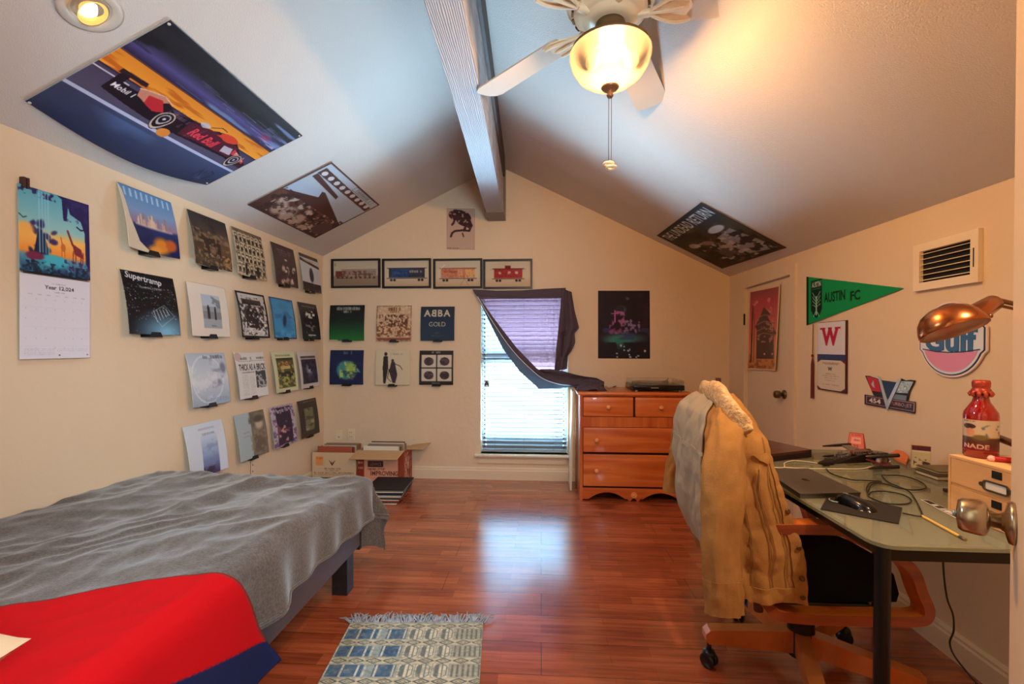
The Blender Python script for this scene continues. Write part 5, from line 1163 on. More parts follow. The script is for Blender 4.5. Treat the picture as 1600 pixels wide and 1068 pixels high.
# ================================================================== CLOTH HUNG OVER THE WINDOW
def curtain_cloth():
    m = bpy.data.materials.new('thin_grey_cloth'); m.use_nodes = True; nt = m.node_tree; N = nt.nodes; L = nt.links; b = N['Principled BSDF']
    col = lin((98, 84, 96)); b.inputs['Base Color'].default_value = col; b.inputs['Roughness'].default_value = .95
    t = N.new('ShaderNodeBsdfTranslucent'); t.inputs['Color'].default_value = lin((186, 132, 140)); tr = N.new('ShaderNodeBsdfTransparent'); tr.inputs['Color'].default_value = lin((222, 160, 176))
    m1 = N.new('ShaderNodeMixShader'); m1.inputs[0].default_value = .55; m2 = N.new('ShaderNodeMixShader')
    tc = N.new('ShaderNodeTexCoord'); ck = N.new('ShaderNodeTexNoise'); ck.inputs['Scale'].default_value = 160; mp = N.new('ShaderNodeMapping'); mp.inputs['Scale'].default_value = (1, 1, .5)
    L.new(tc.outputs['Object'], mp.inputs['Vector']); L.new(mp.outputs['Vector'], ck.inputs['Vector']); mr = N.new('ShaderNodeMapRange'); mr.inputs['To Min'].default_value = .1; mr.inputs['To Max'].default_value = .5
    L.new(ck.outputs['Fac'], mr.inputs['Value']); L.new(mr.outputs['Result'], m2.inputs[0])
    L.new(b.outputs[0], m1.inputs[1]); L.new(t.outputs[0], m1.inputs[2]); L.new(m1.outputs[0], m2.inputs[1]); L.new(tr.outputs[0], m2.inputs[2]); L.new(m2.outputs[0], N['Material Output'].inputs['Surface']); return m
CC = curtain_cloth(); CD = mat('grey_cloth_folded', (88, 76, 86), .95, bump=(200, .3, .002), spec=.1)
CB = mat('blue_grey_lining', (110, 128, 146), .95, spec=.1, transl=.3); CTRIM = mat('white_piping', (225, 225, 230), .8)
def cy(px, py, off): return on_y(px, py, YF - off)
def poly_at(P, u):
    u = max(0, min(1, u)); n = len(P) - 1; k = min(n - 1, int(u * n)); f = u * n - k
    return (P[k][0] * (1 - f) + P[k + 1][0] * f, P[k][1] * (1 - f) + P[k + 1][1] * f)
cur = thing('draped_cloth', 'thin mauve grey cloth pinned over the window top and trailing onto the dresser', 'curtain', cy(820, 450, .03))
topP = [(738, 452), (776, 454), (814, 453.5), (852, 451), (884, 449.5)]
botP = [(744, 461), (772, 505), (805, 551), (840, 584), (856, 583), (872, 581), (884, 578)]
def main_pt(u, v):
    a, b = poly_at(topP, u), poly_at(botP, u); fold = 0
    if u > .55: k = (u - .55) / .45; fold = .014 * math.sin(k * 26 - v * 2.5) * k * min(1, v * 2 + .3)
    off = .03 + .02 * math.sin(v * 3) + fold + .004 * math.sin(u * 30 + v * 6)
    return cy(a[0] + (b[0] - a[0]) * v, a[1] + (b[1] - a[1]) * v, off)
MB().grid(90, 60, main_pt).build('sheer_panel', CC, cur)
# folded header along the top
MB().grid(60, 8, lambda u, v: cy(*(lambda a: (a[0] + (2 - u * 2) * v * 4, a[1] + v * (10 + 4 * u)))(poly_at(topP, u)), .040 + .008 * math.sin(v * PI) + .002 * math.sin(u * 20)), thick=.003).build('header_fold', CD, cur)
# dark folds hanging right of the window
rT = [(878, 450), (886, 450), (893, 456)]; 
rR = [(893, 456), (898, 485), (905, 512), (898, 520), (899, 535), (893, 548), (887, 556), (886, 576)]
rL = [(878, 450), (876, 480), (873, 510), (871, 530), (869, 545), (868, 560), (867, 570), (866, 580)]
def flap(u, v):
    a, b = poly_at(rL, v), poly_at(rR, v); return cy(a[0] + (b[0] - a[0]) * u, a[1] + (b[1] - a[1]) * u, .055 + .014 * math.sin(u * 11 + v * 2) + .006 * math.sin(v * 14))
MB().grid(30, 50, flap, thick=.003).build('side_folds', CD, cur)
# diagonal blue lining band under the piping
dA_ = [(746, 463), (770, 503), (800, 546), (830, 577), (850, 592), (875, 600), (899, 602)]
dB_ = [(747, 465), (766, 505), (786, 545), (812, 580), (842, 607), (870, 606), (899, 604)]
MB().grid(60, 10, lambda u, v: cy(*(lambda a, b: (a[0] + (b[0] - a[0]) * v, a[1] + (b[1] - a[1]) * v))(poly_at(dA_, u), poly_at(dB_, u)), .05 - .015 * v + .006 * math.sin(u * 17)), thick=.002).build('lower_band', CB, cur)
dC = [(742, 456), (772, 498), (806, 542), (838, 575), (858, 588), (880, 596), (899, 600)]
MB().grid(60, 8, lambda u, v: cy(*(lambda a, b: (a[0] + (b[0] - a[0]) * v, a[1] + (b[1] - a[1]) * v))(poly_at(dC, u), poly_at(dA_, u)), .062 + .008 * math.sin(v * PI)), thick=.003).build('hem_roll', CD, cur)
MB().tube(smooth([cy(x, y, .075) for x, y in dA_], 6), .0035, 6).build('piping', CTRIM, cur)
# tail dragged to the dresser top
tailU = [(846, 577), (862, 577), (882, 580), (900, 585), (915, 588), (932, 590), (944, 596)]; tailD = [(836, 578), (852, 590), (876, 598), (900, 603), (915, 604), (932, 605), (944, 604)]
def tail(u, v):
    a, b = poly_at(tailU, u), poly_at(tailD, u); off = .07 + .13 * max(0, u - .3) + .02 * math.sin(v * 7 + u * 4) * (1 - u * .3) + .004 * math.sin(u * 40 + v * 9)
    p = cy(a[0] + (b[0] - a[0]) * v, a[1] + (b[1] - a[1]) * v, off)
    if p.x > dx0 - .03: p.z = max(p.z, dtop + .006)
    return p
MB().grid(60, 16, tail, thick=.004).build('trailing_end', CD, cur)
mb = MB(); rng = random.Random(5); p0 = on_z(915, 600, dtop)
def heap(u, v):
    a, b = u * 2 - 1, v * 2 - 1; r = max(0, 1 - a * a * .9 - b * b * .9) ** .6
    q = Vector((dx0 + .105 + a * .12, YF - .3 + b * .16, dtop + .004)); n = mnoise.noise(Vector((u * 5, v * 5, 2))) * .02 + abs(mnoise.noise(Vector((u * 11, v * 9, 4)))) * .02
    q.z += r * (.05 + n); q.x += mnoise.noise(Vector((u * 3, v * 3, 9))) * .02; return q
MB().grid(40, 40, heap).build('bunched_end', CD, cur)
for (x, y) in ((903.5, 491), (885, 552)):
    c = cy(x, y, .004); MB().lathe([(0, 0), (.006, 0), (.006, .004), (.003, .01), (0, .011)], Matrix.Translation(c) @ Euler((R(90), 0, 0)).to_matrix().to_4x4(), 10).build('wall_pin', CTRIM, cur)

# ================================================================== RECORD BOXES BY THE LEFT CORNER
CARD = mat('cardboard', (196, 156, 112), .8, bump=(60, .15, .002)); WCARD = mat('white_cardboard', (212, 190, 156), .75)
SLC = [mat('sleeve_edge_%s' % n, c, .6) for n, c in (('cream', (200, 178, 148)), ('rust', (170, 82, 56)), ('black', (34, 28, 28)), ('grey', (130, 120, 112)), ('brown', (96, 60, 44)), ('white', (224, 214, 200)), ('blue', (60, 66, 92)), ('tan', (170, 130, 92)))]
SLN = ['cream', 'rust', 'black', 'grey', 'brown', 'white', 'blue', 'tan']
def record_box(name, label, x0, x1, y0, y1, h, frontart, m, loc):
    b_ = thing(name, label, 'box', ((x0 + x1) / 2, (y0 + y1) / 2, 0)); t = .004
    MB().box((x0, y0 + t, 0), (x0 + t, y1, h)).box((x1 - t, y0 + t, 0), (x1, y1, h)).box((x0 + t, y1 - t, 0), (x1 - t, y1, h)).box((x0, y0 + t, 0), (x1, y1, t)).build('box_body', m, b_)
    sheet('front_panel', [(x0, y0, h), (x1, y0, h), (x1, y0, .002), (x0, y0, .002)], frontart, PRINTM, b_, t)
    return b_
f1, f2 = on_z(479, 762, 0), on_z(557, 761, 0); by = YF - .26
bA = on_y(478.5, 706, by); bB = on_y(556, 709, by); h1 = bA.z; xa1, xb1 = max(XL + .022, bA.x), bB.x
a = Art(92, 66, (208, 184, 150)); a.rect(.09, .13, .26, .4, (222, 140, 70), .9); a.marks(.11, .24, .19, .05, (190, 90, 40)); a.noise(.2, (196, 172, 138), .5, .7, .5)
for k, (u, v) in enumerate(((.38, .26), (.42, .29), (.46, .3), (.5, .26))): a.line([(u + .02, v), (.46, .4)], .02, (70, 44, 36))
a.marks(.28, .68, .5, .04, (110, 84, 64)); a.marks(.32, .62, .56, .03, (110, 84, 64)); a.marks(.05, .95, .63, .035, (70, 50, 40)); a.marks(.05, .95, .68, .015, (90, 70, 54))
b1 = record_box('moving_box', 'white cardboard box full of records in the corner', xa1, xb1, by, YF - .02, h1, a, WCARD, 0)
by2 = YF - .25; cA, cB = on_y(557, 760, by2), on_y(634, 700, by2); xa2, xb2 = bB.x + .012, on_z(633, 758, 0).x; h2 = on_y(600, 704, by2).z
a = Art(84, 72, (206, 150, 118)); a.rect(0, 0, .14, 1, (140, 50, 34)); a.rect(.14, 0, .9, 1, (216, 156, 128)); a.rect(.86, 0, 1, 1, (150, 64, 40)); a.rect(.22, .3, .55, .47, (64, 34, 32)); a.text("LOWE'S", .385, .385, .09, (200, 140, 110), .24); a.text('NEVER STOP', .4, .53, .06, (110, 40, 34), .36, bold=.02); a.text('IMPROVING', .57, .65, .13, (96, 34, 30), .58, bold=.02); a.marks(.3, .85, .78, .03, (180, 120, 96)); a.rect(.14, .9, 1, .93, (150, 64, 40)); a.marks(.02, .12, .35, .06, (220, 190, 160)); a.marks(.02, .12, .5, .06, (220, 190, 160))
b2 = record_box('moving_box', 'open brown and red cardboard box full of records below the wall plates', xa2, xb2, by2, YF - .02, h2, a, CARD, 0)
ya3, yb3 = by2, YF - .02
a = Art(60, 60, (176, 96, 68)); a.noise(.05, (226, 200, 180), .52, .58, .9, (.05, .1, .6, .95)); a.noise(.1, (120, 50, 34), .55, .62, .8)
sheet('side_panel', [(xb2 + .001, ya3, h2), (xb2 + .001, yb3, h2), (xb2 + .001, yb3, .002), (xb2 + .001, ya3, .002)], a, PRINTM, b2, .001)
MB().prism([(xa2 - .03, ya3 - .115, h2 - .05), (xb2 - .03, ya3 - .115, h2 - .05), (xb2, ya3, h2), (xa2, ya3, h2)], (0, 0, .004)).build('front_flap', CARD, b2)
MB().prism([(xb2, ya3 + .05, h2 + .003), (xb2 + .16, ya3 + .02, h2 + .01), (xb2 + .19, yb3 - .04, h2 + .035), (xb2, yb3, h2 + .003)], (0, 0, .004)).build('side_flap', CARD, b2)
def rec_row(x0, x1, y0, y1, n, hmax, cols, where, tilt):
    for k in range(n):
        y = y0 + (y1 - y0) * k / (n - 1); c = cols[k % len(cols)]; hh = hmax - .006 * ((k * 7) % 3) + .0045 * k * 0; th = tilt * (1 - k / n); dx = .006 * ((k * 5) % 4 - 1.5)
        w = .312; xs = (x0 + x1) / 2 - w / 2 + dx
        o = MB().prism([(xs, y, .006), (xs + w, y, .006), (xs + w, y + th, .006 + hh), (xs, y + th, .006 + hh)], (0, .005, 0)).build('boxed_record', SLC[c])
        tag(o, 'one of the record sleeves standing upright in the ' + where, 'record sleeve', 'records packed in the ' + where)
rec_row(xa1 + .004, xb1 - .004, by + .02, YF - .04, 12, .325, [1, 4, 1, 0, 1, 4, 3, 1, 4, 7, 1, 0, 4], 'white cardboard box', .02)
rec_row(xa2 + .004, xb2 - .004, by2 + .02, YF - .035, 13, .335, [5, 0, 4, 3, 5, 4, 7, 0, 2, 5, 7, 3, 4, 2], 'brown cardboard box', .0)
# pile of sleeves slumped on the floor in front of the brown box
s0, s1 = on_z(555, 786, 0), on_z(618, 786, 0)
ink = [5, 4, 1, 5, 2, 0, 5, 6, 2, 5, 3, 2]
for k in range(12):
    z = .004 + k * .0085; yy = s0.y + .0045 * k; xx = s0.x + .0035 * k + .004 * ((k * 5) % 3); sz = .312; th = R(3 + 1.5 * ((k * 3) % 4 - 1.5))
    M = Matrix.Translation((xx + sz / 2 + .012, yy + sz / 2 - .006, z)) @ Matrix.Rotation(th * .5, 4, 'Z') @ Matrix.Rotation(R(2), 4, 'X')
    o = MB().box((-sz / 2, -sz / 2, 0), (sz / 2, sz / 2, .004), M).build('piled_record', SLC[ink[k]])
    tag(o, 'thin record sleeve lying in the slumped pile before the boxes' if k < 11 else 'top record sleeve of the slumped floor pile', 'record sleeve', 'record sleeves piled on the floor')
grn = on_z(515, 764, .02); pl = thing('leafy_print', 'dark green printed card leaning against the white box', 'card', (grn.x, by - .02, 0))
a = Art(60, 24, (60, 62, 44)); a.noise(.2, (34, 50, 34), .45, .55, .9); a.noise(.1, (120, 120, 90), .56, .64, .8)
pa, pb = on_y(477, 745, by - .012), on_y(536, 745, by - .012)
sheet('front', [(xa1 + .01, by - .006, pa.z + .0), (pb.x - .02, by - .006, pa.z + .0), (pb.x + .015, by - .05, .002), (xa1 + .01, by - .05, .002)], a, PRINTM, pl, .003)

# ================================================================== CEILING FAN
FC = Vector((.236, 1.60, 0)); ZB = 2.36
FANW = mat('fan_cream', (236, 212, 176), .35); FANB = mat('fan_blade_white', (206, 192, 174), .5, bump=(30, .1, .002)); FD = mat('fan_shadow', (120, 84, 44), .7)
zc_ = ceilR(FC.x, FC.y)
fan = thing('ceiling_fan', 'cream five-blade ceiling fan with glowing glass bowl and pull chains', 'fan', (FC.x, FC.y, zc_))
T0 = Matrix.Translation(FC)
MB().lathe([(0, zc_ + .03), (.085, zc_ + .03), (.085, zc_ - .035), (.07, zc_ - .055), (.03, zc_ - .06), (0, zc_ - .06)], T0).build('canopy', FANW, fan)
MB().lathe([(0, ZB + .118), (.06, ZB + .118), (.12, ZB + .105), (.15, ZB + .08), (.155, ZB + .05), (.148, ZB + .03), (.135, ZB + .018), (.128, ZB + .016), (.122, ZB - .004), (.10, ZB - .018), (.092, ZB - .02), (.088, ZB - .03), (.06, ZB - .034), (0, ZB - .034)], T0, 48).build('motor_housing', FANW, fan)
MB().cyl(FC + Vector((0, 0, ZB + .11)), FC + Vector((0, 0, zc_ - .05)), .02, n=16).build('downrod', FANW, fan)
mb = MB()
for k in range(20):
    th = 2 * PI * k / 20; M = T0 @ Matrix.Rotation(th, 4, 'Z'); mb.box((.1255, -.011, ZB + .004), (.1335, .011, ZB + .011), M)
mb.build('vent_slots', FD, fan)
for k in range(5):
    th = R(136.5 + 72 * k); M = T0 @ Matrix.Rotation(th, 4, 'Z') @ Matrix.Translation((0, 0, ZB - .004)) @ Matrix.Rotation(R(-12), 4, 'X')
    L0, L1 = .20, .68
    pts = [(L0, -.055), (L0 + .03, -.062)] + [(L0 + .1 + (L1 - .14 - L0) * t, -.064 - .008 * t) for t in (0, .5, 1)] + [(L1 - .012, -.058), (L1, -.03), (L1 + .002, 0), (L1, .03), (L1 - .012, .058)] + [(L0 + .1 + (L1 - .14 - L0) * t, .064 + .008 * t) for t in (1, .5, 0)] + [(L0 + .03, .062), (L0, .055)]
    bl = MB().prism([M @ Vector((x, y, 0)) for x, y in pts], (M.to_3x3() @ Vector((0, 0, 1))) * .006).build('blade', FANB, fan)
    # decorative bracket: three-lobed plate with raised ribs
    mb = MB(); lobe = smooth([(.115, 0, 0), (.15, .016, 0), (.19, .045, 0), (.235, .062, 0), (.27, .055, 0), (.255, .03, 0), (.268, 0, 0), (.255, -.03, 0), (.27, -.055, 0), (.235, -.062, 0), (.19, -.045, 0), (.15, -.016, 0)], 5, True)
    mb.prism([M @ (p + Vector((0, 0, -.006))) for p in lobe], (M.to_3x3() @ Vector((0, 0, 1))) * .006)
    for pth in ([(.12, 0, -.01), (.17, .03, -.012), (.22, .05, -.011), (.262, .05, -.008)], [(.12, 0, -.01), (.17, -.03, -.012), (.22, -.05, -.011), (.262, -.05, -.008)], [(.12, 0, -.012), (.19, 0, -.014), (.25, 0, -.009)]):
        mb.tube([M @ p for p in smooth(pth, 5)], .0055, 8)
    mb.tube([M @ Vector(p) for p in ((.06, 0, -.004), (.1, 0, -.012), (.13, 0, -.01))], .014, 8)
    mb.build('blade_bracket', FANW, bl)
# glass bowl
gm = bpy.data.materials.new('alabaster_glass'); gm.use_nodes = True; nt = gm.node_tree; N = nt.nodes; L = nt.links; b = N['Principled BSDF']
b.inputs['Base Color'].default_value = lin((40, 33, 26)); b.inputs['Roughness'].default_value = .3
tl = N.new('ShaderNodeBsdfTranslucent'); tl.inputs['Color'].default_value = lin((40, 33, 26)); tp = N.new('ShaderNodeBsdfTransparent'); tp.inputs['Color'].default_value = (1, .86, .66, 1)
m1 = N.new('ShaderNodeMixShader'); m1.inputs[0].default_value = .6; m2 = N.new('ShaderNodeMixShader'); m2.inputs[0].default_value = .37
tc = N.new('ShaderNodeTexCoord'); nz = N.new('ShaderNodeTexNoise'); nz.inputs['Scale'].default_value = 7; nz.inputs['Detail'].default_value = 5; nz.inputs['Distortion'].default_value = 2
L.new(tc.outputs['Object'], nz.inputs['Vector']); rp = N.new('ShaderNodeValToRGB'); rp.color_ramp.elements[0].color = lin((236, 206, 158)); rp.color_ramp.elements[1].color = lin((255, 236, 200)); L.new(nz.outputs['Fac'], rp.inputs['Fac'])
L.new(rp.outputs['Color'], b.inputs['Emission Color']); b.inputs['Emission Strength'].default_value = BOWL_E
L.new(b.outputs[0], m1.inputs[1]); L.new(tl.outputs[0], m1.inputs[2]); L.new(m1.outputs[0], m2.inputs[1]); L.new(tp.outputs[0], m2.inputs[2]); L.new(m2.outputs[0], N['Material Output'].inputs['Surface'])
zt = ZB - .142
prof = [(.134, zt + .012), (.139, zt + .006), (.138, zt - .010), (.130, zt - .036), (.110, zt - .066), (.078, zt - .090), (.04, zt - .104), (.01, zt - .108)]
MB().lathe(prof + [(r - .004, z + .003) for r, z in prof[::-1]], T0, 56).build('glass_bowl', gm, fan)
MB().lathe([(0, ZB - .034), (.05, ZB - .034), (.055, ZB - .05), (.05, ZB - .095), (.12, ZB - .112), (.133, ZB - .12), (.133, ZB - .128), (.06, ZB - .130), (.05, ZB - .14), (0, ZB - .14)], T0, 40).build('light_kit', mat('aged_brass_pan', (96, 70, 40), .5), fan)
MB().lathe([(0, zt - .099), (.028, zt - .103), (.031, zt - .110), (.026, zt - .116), (.012, zt - .121), (.009, zt - .129), (.012, zt - .136), (.009, zt - .143), (0, zt - .145)], T0, 28).build('finial', mat('antique_bronze', (150, 106, 74), .35, .6), fan)
BULB = mat('bulb_glow', (255, 226, 170), .4, emit=((255, 226, 176), .9))
for s in (-1, 1):
    c = FC + Vector((s * .058, -.045, zt - .035)); MB().lathe([(0, -.038), (.014, -.034), (.022, -.018), (.022, 0), (.014, .016), (.011, .03), (0, .03)], Matrix.Translation(c) @ Euler((0, R(-35 * s), 0)).to_matrix().to_4x4(), 18).build('bulb', BULB, fan)
for s, ln in ((-1, .225), (1, .241)):
    c = FC + Vector((s * .004, -.004 * s, zt - .139)); n = int(ln / .0052); mb = MB()
    for k in range(n): mb.add([c + Vector(p) * .0021 + Vector((0, 0, -k * .0052)) for p in ((1, 0, 0), (-1, 0, 0), (0, 1, 0), (0, -1, 0), (0, 0, 1.2), (0, 0, -1.2))], [(0, 2, 4), (2, 1, 4), (1, 3, 4), (3, 0, 4), (2, 0, 5), (1, 2, 5), (3, 1, 5), (0, 3, 5)])
    mb.tube([c, c + Vector((0, 0, -ln))], .0006, 4); pc2 = mb.build('pull_chain', mat('chain_grey', (110, 96, 84), .4, .7), fan)
    e_ = c + Vector((0, 0, -ln - .006)); MB().tube([e_ + Vector((.016 * math.cos(t), .016 * math.sin(t), .0)) for t in np.linspace(0, 2 * PI, 25)], .0045, 8).build('ring_pull', FANW, pc2)
lamp('fan_bulbs', 'POINT', FC + Vector((0, -.02, zt - .02)), FAN_W, FAN_C, shadow_soft_size=.05)

# recessed lamps: one in the left slope, an added unseen fill on the right
def can(x, y, label, on=True):
    f = ceilL if on else ceilR; c = Vector((x, y, f(x, y))); e1 = Vector((x + .1, y, f(x + .1, y))) - c; e2 = Vector((x, y + .1, f(x, y + .1))) - c; n = e1.cross(e2).normalized(); n = n if n.z < 0 else -n
    M = Matrix.Translation(c) @ n.to_track_quat('Z', 'Y').to_matrix().to_4x4()
    t = thing('recessed_lamp', label, 'lamp', c)
    MB().lathe([(.058, .0005), (.085, .0005), (.088, .004), (.08, .008), (.062, .009), (.056, .004), (.052, -.05), (.050, -.05), (.050, .003), (.058, .0005)], M, 48).build('trim_ring', mat('recess_trim', (196, 186, 174), .4), t)
    R2 = Matrix.Translation(c + n * .012) @ (n + Vector((.25, .25, 0))).normalized().to_track_quat('Z', 'Y').to_matrix().to_4x4()
    MB().lathe([(.018, -.03), (.03, -.012), (.043, .004), (.046, .006), (.043, .006), (.029, -.01), (.017, -.028)], R2, 40).build('reflector', mat('gold_reflector', (226, 186, 110), .3, .5, emit=((236, 180, 90), .25)), t)
    MB().lathe([(0, -.012), (.026, -.010), (.028, -.006), (0, -.004)], R2, 28).build('lamp_lens', mat('spot_lens', (255, 240, 210), .3, emit=((255, 236, 200), 2)), t)
    lamp('recessed_light', 'SPOT', c + n * .03, CAN_W if on else ADDED_CAN_W, CAN_C if on else ADDED_CAN_C, n.to_track_quat('-Z', 'Y').to_euler(), spot_size=R(130), spot_blend=.8, shadow_soft_size=.04)
cpt = on_cL(141, 14); can(1.15, .72, 'added unseen fill lamp in the right sloping ceiling near the entrance door', False)
can(cpt.x, cpt.y, 'round recessed spot lamp glowing in the sloping ceiling above the racing poster')
# ================================================================== DESK
ZD = .735
n0 = on_z(1389, 853, ZD); dxl = n0.x - .022; dyn = n0.y; dxr = XR(1.6) - .04; dyf = on_z(1290, 702, ZD).y
DKX = dxl
desk = thing('glass_desk', 'glass topped desk with black metal legs along the right wall', 'desk', ((dxl + dxr) / 2, (dyn + dyf) / 2, 0))
GT = bpy.data.materials.new('green_tinted_glass'); GT.use_nodes = True; nt = GT.node_tree; N = nt.nodes; L = nt.links; b = N['Principled BSDF']
b.inputs['Base Color'].default_value = lin((172, 168, 150)); b.inputs['Roughness'].default_value = .04; b.inputs['Specular IOR Level'].default_value = .9
tr = N.new('ShaderNodeBsdfTransparent'); tr.inputs['Color'].default_value = lin((214, 224, 200)); mx = N.new('ShaderNodeMixShader'); mx.inputs[0].default_value = .36
L.new(tr.outputs[0], mx.inputs[1]); L.new(b.outputs[0], mx.inputs[2]); L.new(mx.outputs[0], N['Material Output'].inputs['Surface'])
GE = mat('glass_edge', (150, 180, 140), .1, alpha=.8)
def rrect(x0, y0, x1, y1, r, n=8):
    out = []
    for cx, cy_, a0 in ((x1 - r, y1 - r, 0), (x0 + r, y1 - r, 90), (x0 + r, y0 + r, 180), (x1 - r, y0 + r, 270)):
        for k in range(n + 1): t = R(a0 + 90 * k / n); out.append((cx + r * math.cos(t), cy_ + r * math.sin(t)))
    return out
MB().prism([(x, y, ZD - .009) for x, y in rrect(dxl, dyn, dxr, dyf, .05)], (0, 0, .009)).build('glass_top', GT, desk)
DM = mat('black_metal', (20, 20, 20), .3, .3)
mb = MB(); ins = .022; zf = ZD - .010
mb.box((dxl + ins, dyn + .012, zf - .03), (dxr - ins, dyn + .036, zf)).box((dxl + ins, dyf - .036, zf - .03), (dxr - ins, dyf - .012, zf)).box((dxl + .012, dyn + .03, zf - .022), (dxl + .03, dyf - .03, zf)).box((dxr - .03, dyn + .03, zf - .022), (dxr - .012, dyf - .03, zf))
mb.build('frame_rail', DM, desk)
for x in (dxl + .026, dxr - .028):
    for y in (dyn + .026, dyf - .026): MB().cyl((x, y, 0), (x, y, zf), .0172, n=24).cyl((x, y, 0), (x, y, .012), .022, n=24).build('leg', DM, desk)

# ---- things on the desk
def oz(px, py, dz=0): return on_z(px, py, ZD + dz)
# laptop
LQ = [oz(1191, 732, .016), oz(1263, 731, .016), oz(1345, 769, .016), oz(1250, 771, .016)]
c = sum(LQ, Vector()) / 4; ex = ((LQ[1] - LQ[0]) + (LQ[2] - LQ[3])).normalized(); lw, lh = .235, .335
ang = math.atan2(ex.y, ex.x)
ey2 = ((LQ[0] - LQ[3]) + (LQ[1] - LQ[2])).normalized(); 
lp = thing('laptop', 'closed dark grey laptop near the front left of the desk', 'laptop', Vector((c.x, c.y, ZD)))
Lq = [Vector((p.x, p.y, ZD + .001)) for p in LQ]
def quadprism(q, z0, z1, name, m, par, shrink=0.0):
    cc_ = sum(q, Vector()) / 4; P = [Vector((cc_.x + (p.x - cc_.x) * (1 - shrink), cc_.y + (p.y - cc_.y) * (1 - shrink), z0)) for p in q]; return MB().prism(P, (0, 0, z1 - z0)).build(name, m, par)
SG = mat('space_grey', (92, 86, 82), .4, .5)
quadprism(Lq, ZD + .001, ZD + .0095, 'base', SG, lp, .01); quadprism(Lq, ZD + .0105, ZD + .016, 'lid', SG, lp)
lc = sum(Lq, Vector()) / 4; MB().lathe([(0, 0), (.013, 0), (.013, .0004), (0, .0004)], Matrix.Translation((lc.x, lc.y, ZD + .016)), 20).build('logo', mat('logo_dark', (60, 56, 54), .15, .9), lp)
# mouse mat + mouse + cable
MQ = [oz(1297, 769), oz(1410, 794), oz(1404, 819), oz(1282, 796)]
pad = MB().prism([Vector((p.x, p.y, ZD)) for p in MQ], (0, 0, .003)).build('mouse_mat', mat('mat_cloth', (32, 22, 18), .9)); tag(pad, 'small dark mouse mat on the front of the glass desk', 'mouse mat')
mc = oz(1337, 792); ms = thing('computer_mouse', 'glossy black computer mouse on the dark mat', 'mouse', Vector((mc.x, mc.y, ZD + .003)))
e1 = (oz(1370, 802) - oz(1310, 782)); ma = math.atan2(e1.y, e1.x)
def mpt(u, v):
    a, b_ = u * 2 - 1, v * 2 - 1; r = max(0, 1 - abs(a) ** 2.4 - abs(b_) ** 2.6 * .98) ** .45
    x = a * .056; y = b_ * .031 * (1 - .12 * (1 - a * a)); return Vector((mc.x, mc.y, ZD + .003)) + Matrix.Rotation(ma, 3, 'Z') @ Vector((x, y, r * (.028 - .006 * a)))
MB().grid(28, 20, mpt).build('shell', mat('gloss_black', (14, 13, 14), .2), ms)
MB().rbox((-.008, -.003, .024), (.008, .003, .031), .002, Matrix.Translation((mc.x, mc.y, ZD + .003)) @ Matrix.Rotation(ma, 4, 'Z') @ Matrix.Translation((-.03, 0, 0))).build('scroll_wheel', mat('wheel_grey', (120, 120, 122), .3), ms)
MB().tube([Vector((mc.x, mc.y, ZD + .006)) + Matrix.Rotation(ma, 3, 'Z') @ Vector((-.05 + .02 * math.cos(t), -.029 * math.sin(t) - .004, 0)) for t in np.linspace(.4, 2.7, 9)], .0018, 6).build('edge_light', mat('edge_silver', (170, 200, 215), .2, .4), ms)
BK = mat('black_cable', (26, 20, 16), .5)
def cable(pts, r, name, label, m, parent=None):
    P = smooth([oz(x, y, r + (.002 if len(q_) == 0 else q_[0])) for x, y, *q_ in pts], 8); o = MB().tube(P, r, 7).build(name, m, parent); return tag(o, label, 'cable') if parent is None else o
cable([(1410, 801), (1436, 806), (1441, 803), (1430, 780), (1418, 766), (1388, 753), (1378, 742), (1384, 742), (1410, 743), (1436, 751), (1447, 761), (1430, 765), (1405, 762), (1385, 756), (1362, 753), (1354, 763), (1358, 772), (1362, 768), (1382, 767), (1410, 772), (1424, 781), (1415, 787), (1385, 786), (1362, 778), (1356, 772), (1362, 757), (1378, 752), (1350, 750), (1330, 749), (1300, 740), (1291, 732)], .0021, 'mouse_cable', 'long black cable coiled in loops across the glass desk', BK)
cable([(1180, 726), (1200, 729), (1224, 730), (1226, 723), (1240, 719.5), (1262, 721), (1290, 725)], .0019, 'white_cable', 'white cable looping above the laptop to a dark plug', mat('white_rubber', (226, 214, 190), .5))
cable([(1226, 730), (1260, 731.5), (1300, 732), (1345, 732), (1366, 727), (1392, 720)], .0019, 'charging_cable', 'white cable running behind the laptop towards the toy ship', mat('white_rubber'))
pl_ = oz(1290, 727.5); tag(MB().rbox((pl_.x - .012, pl_.y - .006, ZD + .0005), (pl_.x + .014, pl_.y + .006, ZD + .0095), .002).build('cable_plug', mat('plug_brown', (50, 36, 28), .5)), 'small dark plug joining the white and black cables', 'plug')
# dark wooden case at the far left of the desk
bq = [oz(1165, 725), oz(1186, 723.5), oz(1268, 713.5), oz(1266, 704)]
ca, cb = oz(1183, 724, 0), oz(1268, 714, 0); cd_ = on_z(1268, 703, ZD + .035) ; cu_ = (cb - ca); cl_ = cu_.length; cu_.normalize(); cn_ = Vector((-cu_.y, cu_.x, 0))
WAL = mat('walnut_case', (92, 48, 40), .3, wood=('x', (58, 26, 24), 2.0), coat=.3); case = thing('wooden_case', 'dark reddish wooden box at the far left of the desk', 'box', Vector((ca.x, ca.y, ZD)))
o_ = ca - cu_ * .03; K4 = [o_, cb, cb + cn_ * .30, o_ + cn_ * .30]
MB().prism([Vector((p.x, p.y, ZD + .0005)) for p in K4], (0, 0, .022)).build('tray', mat('case_dark', (34, 20, 22), .4), case)
K5 = [p for p in K4]; MB().prism([Vector((p.x, p.y, ZD + .0225)) for p in K5], (0, 0, .011)).build('lid', WAL, case)
